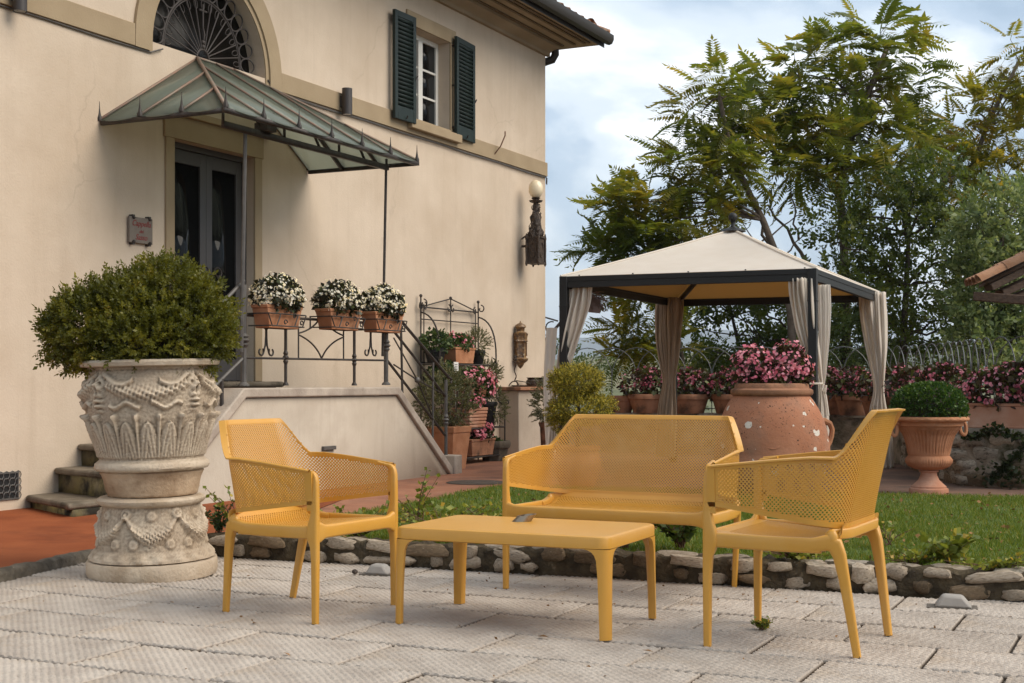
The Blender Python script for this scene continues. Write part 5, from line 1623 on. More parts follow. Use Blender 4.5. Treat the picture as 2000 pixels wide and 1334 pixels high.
for key in ('stone_pale', 'stone_brown', 'stone_grey'):
    ST[key] = []
    for k in range(6):
        me = stone_mesh(100*len(ST) + k, .75); me.materials.append(M[key]); ST[key].append(me)
def stone(parent, loc, dims, key, rot=0.0, rng=random):
    o = bpy.data.objects.new('stone', rng.choice(ST[key])); COL.objects.link(o); o.parent = parent
    o.location = loc; o.scale = dims; o.rotation_euler = (rng.uniform(-.15, .15), rng.uniform(-.12, .12) + rot, rng.uniform(-.12, .12))
    return o
rs = random.Random(12)
for row in range(2):
    x = EX0 + (.05 if row else .0)
    while x < 5.6:
        w = rs.uniform(.08, .20) if row == 0 else rs.uniform(.10, .25)
        h = rs.uniform(.05, .082)
        z = .034 + rs.uniform(-.008, .014) if row == 0 else .098 + rs.uniform(-.012, .010)
        pale = .72 if x < 1.9 or x > 3.1 else .34
        key = 'stone_pale' if rs.random() < pale else ('stone_brown' if rs.random() < .75 else 'stone_grey')
        if not (row == 0 and rs.random() < .12):
            stone(ed, (x + w/2, .036 + rs.uniform(0, .012), z), (w, rs.uniform(.07, .115), h*rs.uniform(.75, 1.1)), key, rng=rs)
        x += w + rs.uniform(.018, .085)
x = EX0
while x < 5.6:                                                    # flat stones seen on top of the edging
    w = rs.uniform(.12, .26)
    if rs.random() < .65: stone(ed, (x + w/2, .125 + rs.uniform(-.02, .03), .115), (w, rs.uniform(.09, .14), .035), 'stone_pale' if rs.random() < .5 else 'stone_grey', rng=rs)
    x += w + rs.uniform(.01, .05)

# ================================================================== retaining wall with pots and fence
WL = [Vector((7.2, 10.9, 0)), Vector((5.5, 12.15, 0)), Vector((4.25, 13.1, 0)), Vector((4.36, 14.6, 0)), Vector((4.60, 16.2, 0)), Vector((4.75, 18.3, 0)), Vector((.3, 19.7, 0))]
WT = .56
rw = thing('retaining_wall', 'rubble stone retaining wall behind the terracotta urn', 'wall', (0, 0, 0))
def offs(poly, d):
    out = []
    for i, p in enumerate(poly):
        a = poly[max(i-1, 0)]; b = poly[min(i+1, len(poly)-1)]
        t = (b - a).normalized(); n = Vector((t.y, -t.x, 0))     # to the right of the walking direction = behind
        out.append(p + n*d)
    return out
back = offs(WL, .62)
P = []
wm_ = MB()
for a, b in zip(WL, back):
    P.append([(a.x, a.y, -.08), (a.x, a.y, WT - .04), (b.x, b.y, WT - .04), (b.x, b.y, -3.0)])
put('core', wm_.grid(np.array(P)), M['wall_mortar'], rw, angle=30)
front = offs(WL, -.03)
P = []
for a, b in zip(front, back):
    P.append([(a.x, a.y, WT - .045), (a.x, a.y, WT), (b.x, b.y, WT), (b.x, b.y, WT - .045)])
put('coping', MB().grid(np.array(P)), M['stone_grey'], rw, angle=30)
rs = random.Random(5)
for a, b in list(zip(WL, WL[1:]))[:4]:
    L = (b - a).length; d = (b - a).normalized(); n = Vector((d.y, -d.x, 0))
    ang = math.atan2(d.y, d.x)
    z = .0
    for row in range(4):
        h = (WT - .05)/4.0
        x = rs.uniform(-.08, .02)
        while x < L:
            w = rs.uniform(.14, .36)
            key = rs.choice(['stone_grey', 'stone_grey', 'stone_grey', 'stone_brown', 'stone_pale']) if row else rs.choice(['stone_grey', 'stone_brown'])
            c = a + d*(x + w/2) + n*rs.uniform(.045, .062)
            o = stone(rw, (c.x, c.y, (row + .5)*h + rs.uniform(-.012, .012)), (w, .15, h*rs.uniform(.8, 1.2)), key, rng=rs)
            o.rotation_euler[2] = ang
            x += w + rs.uniform(.0, .03)
# ivy trailing down the wall
iv = thing('ivy', 'trailing ivy hanging on the stone wall below the box planter', 'ivy', (0, 0, 0))
P = []
for k in range(520):
    f = RNG.uniform()
    br = RNG.integers(0, 3)
    if br == 0:   px, py = 1880 + f*120, 846 + 8*math.sin(f*9) + RNG.normal(0, 4)
    elif br == 1: px, py = 2010 - f*75, 865 + f*75 + RNG.normal(0, 6)
    else:         px, py = 1960 + RNG.normal(0, 26), 930 + RNG.normal(0, 12)
    Yv = 12.72 + (2000 - px)*.0034
    P.append(tuple(at(px, py, Yv - .10 - RNG.uniform(0, .05))))
P = np.array(P)
ib = MB(); scatter(ib, LEAF_V*np.array([1.8, 1, 1]), LEAF_F, P, nrm(RNG.normal(0, .6, P.shape) + np.array([-.4, -.8, .1])), RNG.uniform(.03, .06, len(P)))
put('leaves', ib, M['ivy'], iv, smooth=False)
sm = MB(); sm.tube([tuple(at(1880 + f*120, 846 + 8*math.sin(f*9), 12.66 + (120 - f*120)*.0034)) for f in np.linspace(0, 1, 12)], .008, 4); sm.tube([tuple(at(2010 - f*75, 865 + f*75, 12.64 + (f*75-10)*.0034)) for f in np.linspace(0, 1, 10)], .008, 4)
put('stems', sm, M['bark_dark'], iv)

# fence of interlaced arches
fn = thing('arched_fence', 'grey wire fence of interlaced round arches behind the flower pots', 'fence', (0, 0, 0))
FL_ = offs(WL, .48)
seg = [(b - a).length for a, b in zip(FL_, FL_[1:])]
def along(s):
    for (a, b), L in zip(zip(FL_, FL_[1:]), seg):
        if s <= L: return a + (b - a)*(s/L)
        s -= L
    return FL_[-1]
tot = sum(seg); sp_ = .36
s = .05
zt = lambda y: 1.43 + (y - 12.5)*.007
while s + 2*sp_ < tot:
    a, b = along(s), along(s + 2*sp_); 
    c = (a + b)/2; hw = (b - a)/2; r = hw.length; top = zt(c.y)
    pts = [(a.x, a.y, WT - .02), (a.x, a.y, top - r*1.15)]
    for k in range(1, 12):
        th_ = PI - PI*k/12
        p = c + hw*math.cos(th_); pts.append((p.x, p.y, top - r*1.15 + r*1.15*math.sin(th_)))
    pts += [(b.x, b.y, top - r*1.15), (b.x, b.y, WT - .02)]
    put('arch', MB().tube(pts, .0065, 6), M['fence'], fn)
    s += sp_
s = .05; rail_ = []
while s < tot: p = along(s); rail_.append((p.x, p.y, .62)); s += sp_
put('rail', MB().tube(rail_, .007, 5), M['fence'], fn)
# iron bracket seen between house corner and gazebo
wb = thing('iron_bracket', 'scrolled black iron bracket between the house corner and the gazebo post', 'bracket', (0, 0, 0))
m = MB(); Yb = 19.2
m.tube([at(1045, 615, Yb + .3), at(1066, 620, Yb), at(1090, 627, Yb)], .012, 5); m.tube([at(1045, 678, Yb + .3), at(1067, 662, Yb), at(1095, 630, Yb)], .022, 6)
m.tube([at(1082, 645, Yb), at(1072, 668, Yb), at(1068, 700, Yb), at(1068, 740, Yb)], .010, 5)
m.tube([at(1078 + 12*math.cos(a), 640 + 12*math.sin(a), Yb) for a in np.linspace(1, 5, 10)], .010, 5)
m.tube([at(1070, 725, Yb), at(1080, 690, Yb), at(1090, 672, Yb)], .008, 5); m.tube([at(1066, 655, Yb), at(1060, 650, Yb), at(1062, 645, Yb)], .010, 5)
put('bracket_bars', m, M['iron'], wb)

# pots standing on the wall
def begonia(t, w, d, z, hgt, nl=800, nf=150, fs=.045, fmt='pink'):
    mass(t, [((-w*.22, 0, z), (w*.36, d*.5, hgt)), ((w*.22, 0, z + .03), (w*.36, d*.5, hgt)), ((0, 0, z + .06), (w*.3, d*.45, hgt))], nl, .075, M['begonia_leaf'], nf, fs, M[fmt])
def wall_pot(px, Y, r, h, label, flowers=True, fm='deep_pink', sc=1.0):
    p = at(px, 745, Y); p.z = WT
    t = thing('flower_pot', label, 'flower pot', p, 0, 'terracotta pots along the terrace wall')
    round_pot(t, r, h, M['terracotta_old'], .05, .74)
    soil(t, r*.9, None, h - .03)
    if flowers: begonia(t, r*2.5*sc, r*2.0*sc, h + .11, .17*sc, 620, 120, .034, fm)
wall_pot(1213, 19.45, .19, .24, 'bare terracotta pot behind the golden shrub, without flowers', False)
wall_pot(1262, 19.3, .24, .265, 'pink begonia pot just left of the shade-tinted tan gazebo curtain')
wall_pot(1347, 19.1, .26, .265, 'pink begonia pot just right of the shade-tinted tan gazebo curtain')
wall_pot(1425, 18.95, .24, .265, 'pink begonia pot half hidden behind the big terracotta jar')
wall_pot(1505, 18.8, .24, .265, 'pink begonia pot hidden behind the flowers of the big jar')
wall_pot(1628, 18.5, .23, .26, 'pink begonia pot right beside the gazebo\'s middle post')
wall_pot(1668, 18.0, .24, .265, 'pink begonia pot between the middle post and the right curtain')
wall_pot(1718, 17.2, .22, .26, 'pink begonia pot behind the gazebo\'s right curtain', fm='pink')
wall_pot(1755, 16.2, .23, .26, 'pink begonia pot just right of the right gazebo curtain', fm='pink')
wall_pot(1797, 15.3, .23, .26, 'pink begonia pot left behind the clipped box ball', fm='pink')
wall_pot(1843, 14.4, .22, .26, 'pink begonia pot right behind the clipped box ball', fm='pink')
p = Vector((4.74, 13.02, WT))
t = thing('box_planter', 'long pale terracotta box planter full of pink begonias on the stone wall', 'planter', p, math.radians(-33))
box_pot(t, .82, .34, .235, M['terracotta_pink'], .97, .03, 'planter'); soil(t, .78, .3, .22)
begonia(t, .86, .46, .33, .20, 1500, 290, .033, 'pink')
p = p + Vector((.78, -.52, 0))
t = thing('box_planter', 'terracotta box planter cut by the right edge of the photo', 'planter', p, math.radians(-36))
box_pot(t, .70, .34, .235, M['terracotta_pink'], .97, .03, 'planter'); begonia(t, .74, .46, .33, .20, 900, 170, .033, 'pink')

# ------------------------------------------------------------------ big jar, footed urn, golden shrub
JY = 11.4
jc = at(1507, 745, JY)
t = thing('terracotta_jar', 'huge old terracotta jar with lichen spots planted with pink begonias', 'jar', (jc.x, jc.y, 0))
s = JY/2700
def jz(py): return 1 + (745 - py)*s
jp = [(0, .0), (.26, 0), (.28, .02), (.38, .14), (.435, .25), (.458, .33), (.478, .345), (.478, .362), (.472, .37), (.470, .42), (.463, .50), (.445, .60), (.418, .69), (.378, .78), (.335, .85), (.300, .895)]
put('jar_body', MB().lathe(smooth_prof(jp, .03), 72, disp=lambda T, Z, R: .004*np.sin(T*3 + Z*5)), M['jar'], t, angle=60)
put('jar_rim', MB().lathe([(.292, .88), (.325, .885), (.338, .905), (.335, .93), (.315, .942), (.305, .945), (.30, .975), (.285, .985), (.27, .98), (.26, .93), (0, .93)], 64), M['terracotta_old'], t, angle=50)
for aa in (.12, 2.0):
    h_ = MB()
    h_.tube([(r_*math.cos(aa), r_*math.sin(aa), z_) for r_, z_ in ((.40, .665), (.455, .67), (.498, .65), (.518, .60), (.512, .55), (.495, .50), (.465, .46))], .024, 8, taper=[1.5, 1.2, 1, .95, .95, 1.0, 1.3])
    put('handle', h_, M['terracotta'], t)
me_ = MB(); cxx, czz = -.075, .505
ry = -.445
me_.tube([(cxx + .058*math.cos(a), -math.sqrt(max(.452**2 - (cxx + .058*math.cos(a))**2, 0)) + .012*math.sin(a) + .012*0, czz + .04*math.sin(a)) for a in np.linspace(PI, 2*PI, 12)], .006, 5)
put('stamp', me_, M['jar'], t)
mass(t, [((-.15, 0, 1.12), (.16, .17, .15)), ((.14, 0, 1.14), (.155, .17, .16)), ((0, 0, 1.03), (.27, .22, .09)), ((.20, -.05, 1.04), (.12, .12, .10))], 1700, .050, M['begonia_leaf'], 430, .029, M['pink'])

UYd = 12.2
uc = at(1814, 745, UYd); s = UYd/2700
t = thing('terracotta_urn', 'footed terracotta urn with fluted bowl and ring handles holding a clipped box ball', 'urn', (uc.x, uc.y, .012))
def fl(n, a, z0, z1, ph=0):
    def f(T, Z, R):
        w = np.clip((Z - z0)/.03, 0, 1)*np.clip((z1 - Z)/.03, 0, 1)
        return a*w*(np.abs(np.sin(T*n/2 + ph)) - .6)
    return f
put('urn_foot', MB().lathe(smooth_prof([(0, 0), (.168, 0), (.168, .035), (.165, .045), (.150, .052), (.150, .065), (.125, .085), (.09, .12), (.072, .16), (.068, .185), (.085, .195), (.085, .205), (.07, .21)], .012), 48), M['terracotta_pink'], t, angle=45)
put('urn_bowl', MB().lathe(smooth_prof([(.07, .208), (.12, .215), (.175, .24), (.198, .275), (.20, .30), (.185, .325), (.175, .335), (.178, .345), (.185, .40), (.20, .46), (.222, .52), (.255, .565), (.268, .575), (.27, .59), (.285, .60)], .01), 160, disp=lambda T, Z, R: fl(44, .012, .345, .575)(T, Z, R) + fl(50, .009, .222, .33)(T, Z, R)), M['terracotta'], t, angle=60)
put('urn_rim', MB().lathe(smooth_prof([(.27, .595), (.292, .60), (.296, .632), (.330, .64), (.342, .655), (.338, .672), (.325, .68), (.29, .68), (.27, .65), (0, .65)], .012), 90, disp=lambda T, Z, R: .003*np.sin(T*60 + Z*120)*(Z > .636)), M['terracotta'], t, angle=50)
for sgn in (-1, 1):
    h_ = MB(); h_.tube([(sgn*(.335 + .028*math.cos(a)*1.0), sgn*.10 + .02*math.sin(a), .575 + .062*math.sin(a)) for a in np.linspace(0, 2*PI, 18, endpoint=False)], .016, 7, closed=True)
    h_.tube([(sgn*.29, sgn*.10, .62), (sgn*.345, sgn*.10, .628)], .016, 7)
    put('ring_handle', h_, M['terracotta'], t)
P, D = ellipsoid_points(4200, [((0, 0, .76), (.318, .318, .215))], jitter=.012, inner=.05)
mb = MB(); scatter(mb, LEAF_V*np.array([1.6, 1, 1]), LEAF_F, np.repeat(P, 3, 0) + RNG.normal(0, .008, (len(P)*3, 3)), nrm(np.repeat(D, 3, 0) + RNG.normal(0, .55, (len(P)*3, 3))), RNG.uniform(.016, .030, len(P)*3))
put('foliage', mb, M['box_ball'], t, smooth=False)
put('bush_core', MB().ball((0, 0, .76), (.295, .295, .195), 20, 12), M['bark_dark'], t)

GYs = 12.4
gc = at(1132, 745, GYs); s = GYs/2700
t = thing('golden_shrub', 'clipped golden two tier shrub in a round terracotta pot beside the gazebo post', 'potted plant', (gc.x - .02, gc.y, .012))
put('pot', MB().lathe(smooth_prof([(0, 0), (.12, 0), (.16, .06), (.205, .18), (.215, .26), (.195, .34), (.19, .37), (.205, .38), (.205, .41), (.18, .41), (0, .38)], .03), 36), M['terracotta'], t, angle=45)
def gel(px, py, rx, rz): return (((px - 1128)*s, 0, 1 + (745 - py)*s), (rx*s, rx*s*.9, rz*s))
gell = [gel(1128, 744, 46, 22), gel(1122, 752, 46, 18), gel(1128, 775, 26, 22), gel(1132, 803, 56, 24), gel(1098, 812, 24, 20), gel(1172, 796, 26, 13), gel(1100, 826, 22, 16)]
P, D = ellipsoid_points(3000, gell, jitter=.05, inner=.18)
mb = MB()
for k, (SV, SF) in enumerate(SPR_BOX):
    scatter(mb, SV, SF, P[k::5], nrm(D[k::5] + RNG.normal(0, .4, P[k::5].shape) + np.array([0, 0, .3])), .058*RNG.uniform(.6, 1.3, len(P[k::5])))
put('foliage', mb, M['golden'], t, smooth=False)
sm = MB(); sm.tube([(0, 0, .38), (.01, 0, .7), (0, 0, .95)], .02, 6); put('stem', sm, M['bark_dark'], t)

# ================================================================== gazebo
GA = math.radians(-23.5)
G0 = Vector((.462, 13.56, .0))
gz = thing('gazebo', 'charcoal metal gazebo with a cream pyramid canvas roof', 'gazebo', G0, GA)
GW, GD, GH = 2.512, 3.752, 2.03
ps = .078
for x, y in ((ps/2, ps/2), (GW - ps/2, ps/2), (GW - ps/2, GD - ps/2), (ps/2, GD - ps/2)):
    m = MB(); m.box(x - ps/2, x + ps/2, y - ps/2, y + ps/2, 0, GH); m.box(x - ps/2 - .004, x + ps/2 + .004, y - ps/2 - .004, y + ps/2 + .004, GH - .30, GH - .288)
    m.box(x - ps*.9, x + ps*.9, y - ps*.9, y + ps*.9, .0, .012)
    put('post', m, M['gazebo'], gz, bevel=.004)
def beam(x0, x1, y0, y1):
    m = MB(); m.box(x0, x1, y0, y1, GH - .112, GH - .002)
    if x1 - x0 > y1 - y0: m.box(x0, x1, y0 - .006, y1 + .006, GH - .05, GH - .003)
    else: m.box(x0 - .006, x1 + .006, y0, y1, GH - .05, GH - .003)
    put('beam', m, M['gazebo'], gz, bevel=.003)
beam(ps, GW - ps, .014, ps - .014); beam(ps, GW - ps, GD - ps + .014, GD - .014)
beam(.014, ps - .014, ps, GD - ps); beam(GW - ps + .014, GW - .014, ps, GD - ps)
apex = Vector((GW/2, GD/2, 2.62))
def roofmesh(ins, dzr, sagk):
    mb = MB()
    cs = [Vector((ins, ins, GH + dzr)), Vector((GW - ins, ins, GH + dzr)), Vector((GW - ins, GD - ins, GH + dzr)), Vector((ins, GD - ins, GH + dzr))]
    ap = apex + Vector((0, 0, dzr))
    for k in range(4):
        a, b = cs[k], cs[(k+1) % 4]
        rows = []
        for i in range(11):
            f = i/10
            row = []
            for j in range(13):
                g_ = j/12
                p = (a.lerp(b, g_)).lerp(ap, f)
                sag = sagk*math.sin(PI*f)*(math.sin(PI*g_)) + .35*sagk*math.sin(PI*f)
                row.append((p.x, p.y, p.z - sag))
            rows.append(row)
        mb.grid(np.array(rows))
    return mb
put('canvas_roof', roofmesh(.012, .0, .035), M['canvas'], gz, angle=20)
put('roof_lining', roofmesh(.05, -.035, .03), M['lining'], gz, angle=20)
sm_ = MB()
for c in ((.012, .012), (GW - .012, .012), (GW - .012, GD - .012), (.012, GD - .012)):
    pts = []
    for f in np.linspace(0, .97, 10):
        p = Vector((c[0], c[1], GH)).lerp(apex, f); pts.append((p.x, p.y, p.z - .35*.035*math.sin(PI*f) + .004))
    sm_.tube(pts, .012, 6)
put('roof_seam', sm_, M['canvas'], gz, kind='stuff')
br_ = MB()
for c in ((ps, ps), (GW - ps, ps), (GW - ps, GD - ps), (ps, GD - ps)):
    br_.bar((c[0], c[1], GH - .10), (apex.x, apex.y, 2.52), .035, .045)
put('rafters', br_, M['gazebo'], gz, smooth=False)
fi = MB().lathe([(0.14, 2.60), (.11, 2.625), (.03, 2.65), (.022, 2.67), (.022, 2.70), (.03, 2.705), (.02, 2.712)], 18, (apex.x, apex.y, 0)); fi.ball((apex.x, apex.y, 2.755), .05, 14, 10)
put('finial', fi, M['gazebo'], gz)
bt = MB()
for k in range(5): bt.lathe([(.01, GH), (.008, GH + .012), (0, GH + .013)], 8, (.2 + k*.55, .03, 0))
put('roof_studs', bt, M['gazebo'], gz)
def curtain(rows, label, mt, folds=9, amp=.022, wdir=None, seed=0, extra=None):
    """rows: (px centre, py, half width in m, fold depth factor) seen at distance Y; hangs from the gazebo beam"""
    r = np.random.default_rng(seed)
    pts = []
    base = Vector(rows[0][0])
    t = thing('gazebo_curtain', label, 'curtain', base, 0, 'curtains tied to the gazebo posts')
    zs = [q[0].z for q in rows]
    W = wdir.normalized(); N_ = Vector((-W.y, W.x, 0))
    nz, nu = 60, 90
    ph = r.uniform(0, 6.28, 3)
    Z = np.linspace(zs[0], zs[-1], nz)
    zr = np.array(zs)[::-1]
    cx = np.interp(Z, zr, np.array([q[0].x for q in rows])[::-1]); cy = np.interp(Z, zr, np.array([q[0].y for q in rows])[::-1])
    hw = np.interp(Z, zr, np.array([q[1] for q in rows])[::-1]); am = np.interp(Z, zr, np.array([q[2] for q in rows])[::-1])
    # round the corners of the interpolation
    k = np.ones(5)/5
    for arr in (cx, cy, hw, am):
        pad = np.pad(arr, 2, mode='edge'); arr[:] = np.convolve(pad, k, 'valid')
    u = np.linspace(-1, 1, nu)
    wav = np.sin(u*PI*folds*.62 + ph[0] + 1.5*np.sin(u*2.7 + ph[1])) + .5*np.sin(u*PI*folds*1.35 + ph[2] + 1.2*np.sin(u*3.3))
    P = np.zeros((nz, nu, 3))
    for i in range(nz):
        dr = 1.1*np.sin(Z[i]*4.3 + u*3 + ph[1]) + .9*np.sin(Z[i]*9 - u*5 + ph[0])
        x = cx[i] + W.x*(u*hw[i]) + N_.x*(wav*amp*am[i] + dr*.02*am[i] + .05*(1-u*u)*min(hw[i]/.12, 1)*-1)
        y = cy[i] + W.y*(u*hw[i]) + N_.y*(wav*amp*am[i] + dr*.02*am[i] + .05*(1-u*u)*min(hw[i]/.12, 1)*-1)
        P[i, :, 0], P[i, :, 1], P[i, :, 2] = x - base.x, y - base.y, Z[i] - base.z
    P[0, :, 2] += .012*np.abs(np.sin(u*23)); P[1, :, 2] += .006*np.abs(np.sin(u*23))
    o = put('cloth', MB().grid(P), mt, t, angle=180)
    sd_ = o.modifiers.new('thick', 'SOLIDIFY'); sd_.thickness = .004
    return t
def gzw(x, y, z=0): return G0 + Matrix.Rotation(GA, 3, 'Z') @ Vector((x, y, z))
wfront = Matrix.Rotation(GA, 3, 'Z') @ Vector((1, 0, 0))
Yf = 13.45
def C(px, py, Y, hwpx, am): return (at(px, py, Y), hwpx*Y/2700, am)
c1 = curtain([C(1133, 556, 13.62, 30, 1), C(1128, 590, 13.6, 31, 1), C(1118, 640, 13.6, 24, .8), C(1106, 690, 13.62, 18, .6), C(1096, 730, 13.62, 13, .4), C(1090, 770, 13.62, 13, .5), C(1082, 875, 13.64, 14, .7)],
        'cream curtain on the gazebo post beside the house, with a frayed pink fringe', M['curtain'], 7, .03, wfront, 1)
c1b = MB(); P = []
for i, f in enumerate(np.linspace(0, 1, 14)):
    p = at(1078 - 2*math.sin(f*3), 640 + f*235, 13.8)
    P.append([(p.x + (k - 3)*.018 - .02*math.sin(f*3), p.y + .02*math.sin(k*2), p.z) for k in range(7)])
P = np.array(P) - np.array(c1.location)
put('cloth', c1b.grid(P), M['curtain'], c1, angle=180)
fg = MB()
for k in range(90):
    a = RNG.uniform(-.35, .95); L = RNG.uniform(.05, .13)
    b = at(1146 + RNG.uniform(0, 22), 572 + RNG.uniform(0, 26), 13.75 + RNG.uniform(-.02, .02)) - c1.location
    e = b + Vector((L*math.cos(a), RNG.normal(0, .01), -L*math.sin(a)))
    fg.tube([b, (b + e)/2 + Vector((0, 0, .008)), e], .0035, 3)
q = [at(x, y, 13.75) - c1.location for x, y in ((1143, 566), (1158, 574), (1174, 600), (1172, 612), (1150, 610), (1143, 600))]
fg.prism(q, (0, .006, 0))
put('fringe', fg, M['fringe'], c1)
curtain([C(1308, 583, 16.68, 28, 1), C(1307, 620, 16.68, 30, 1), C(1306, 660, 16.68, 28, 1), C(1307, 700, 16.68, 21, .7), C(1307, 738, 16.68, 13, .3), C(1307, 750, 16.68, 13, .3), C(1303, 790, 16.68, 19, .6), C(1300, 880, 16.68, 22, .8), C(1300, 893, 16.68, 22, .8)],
        'shade-tinted tan curtain on the far left gazebo post, seen through the middle', M['curtain_shaded'], 9, .03, wfront, 2)
c3 = curtain([C(1566, 546, 12.66, 26, 1), C(1567, 575, 12.66, 26, 1), C(1575, 640, 12.66, 21, .8), C(1590, 705, 12.68, 14, .5), C(1600, 748, 12.7, 7, .2), C(1602, 756, 12.7, 7, .2), C(1604, 800, 12.7, 13, .5), C(1605, 905, 12.7, 17, .7)],
        'cream curtain tied with a white cord to the front middle gazebo post', M['curtain'], 7, .03, wfront, 3)
W3 = Matrix.Rotation(GA, 3, 'Z') @ Vector((.5, .87, 0))
rows = [C(1608, 556, 12.82, 14, .8), C(1610, 600, 12.82, 14, .8), C(1610, 660, 12.82, 11, .6), C(1608, 735, 12.78, 6, .3), C(1606, 752, 12.76, 5, .2)]
P = []
for i in range(40):
    f = i/39*(len(rows) - 1); k = min(int(f), len(rows) - 2); g_ = f - k
    c = rows[k][0].lerp(rows[k+1][0], g_); hw = rows[k][1]*(1-g_) + rows[k+1][1]*g_
    P.append([tuple(c - c3.location + wfront*(u*hw) + Vector((0, 1, 0))*(.02*math.sin(u*9))) for u in np.linspace(-1, 1, 20)])
put('cloth', MB().grid(np.array(P)), M['curtain'], c3, angle=180)
cd = MB(); 
pc = gzw(GW - ps/2, ps/2, 0) - Vector((0, 0, 0))
zc = at(1605, 749, 12.64).z
cd.tube([tuple(Vector((pc.x + .08*math.cos(a), pc.y + .08*math.sin(a), zc)) - c3.location) for a in np.linspace(0, 2*PI, 18, endpoint=False)], .010, 6, closed=True)
cd.tube([at(1607, 750, 12.55) - c3.location, at(1613, 775, 12.55) - c3.location, at(1618, 812, 12.55) - c3.location], .010, 5); cd.tube([at(1609, 750, 12.55) - c3.location, at(1605, 762, 12.54) - c3.location, at(1612, 768, 12.54) - c3.location, at(1614, 752, 12.54) - c3.location], .009, 5)
put('tie_cord', cd, M['curtain'], c3)
curtain([C(1703, 572, 15.75, 25, 1), C(1706, 620, 15.75, 26, 1), C(1712, 680, 15.75, 20, .8), C(1716, 735, 15.78, 12, .45), C(1717, 765, 15.8, 9, .3), C(1715, 800, 15.8, 16, .6), C(1720, 850, 15.8, 22, .8), C(1723, 915, 15.8, 22, .9)],
        'cream curtain on the far right gazebo post, hanging to the ground', M['curtain'], 8, .03, wfront, 4)

# dark folding chair-like frame glimpsed behind the jar is left to the gazebo shade

# ------------------------------------------------------------------ tiled roof corner at the right edge
pr = thing('tiled_shed_roof', 'corner of an old tiled shed roof on rough beams at the right edge', 'roof', (0, 0, 0))
rd = Vector((.80, -.60, .0)).normalized()
A = at(1908, 557, 13.0)
rise = Vector((1.2, .25, .62))
bm1 = MB(); bm1.bar(at(1906, 579, 13.1), at(2080, 592, 12.6), .16, .085); put('beam', bm1, M['wood'], pr, bevel=.01)
for k, (p, q) in enumerate((((1930, 562), (2040, 505)), ((1952, 574), (2060, 524)), ((1975, 585), (2080, 540)))):
    b = MB(); b.bar(at(p[0], p[1], 13.0 + .15*k), at(q[0], q[1], 13.2 + .15*k), .12, .07); put('rafter', b, M['wood'], pr, bevel=.008)
dk = MB(); dk.prism([at(1912, 557, 12.95), at(2070, 480, 12.95), at(2070, 470, 14.6), at(1930, 538, 14.6)], (0, 0, -.03)); put('deck', dk, M['wood'], pr, smooth=False)
d1 = (at(2070, 478, 12.95) - at(1912, 555, 12.95)); L1 = d1.length; d1.normalize()
for k in range(6):
    for j in range(4):
        o = bpy.data.objects.new('roof_tile', TM); COL.objects.link(o); o.parent = pr
        y0 = at(1912, 555, 12.95) + Vector((.03*j, .19*j, .0)) + d1*(.27*k)
        up = Vector((0, 0, 1)); s_ = d1.cross(up).normalized(); u_ = s_.cross(d1)
        o.rotation_euler = Matrix((s_, d1, u_)).transposed().to_euler(); o.location = y0 + Vector((0, 0, .02 + random.uniform(-.006, .006)))
for px, py in ((2010, 590), (2040, 600)):
    pass
po = MB(); po.box(-.09, .09, -.09, .09, 0, at(2060, 590, 12.9).z); put('post', po, M['wood'], pr, loc=(at(2060, 590, 12.9).x, 12.9, 0))
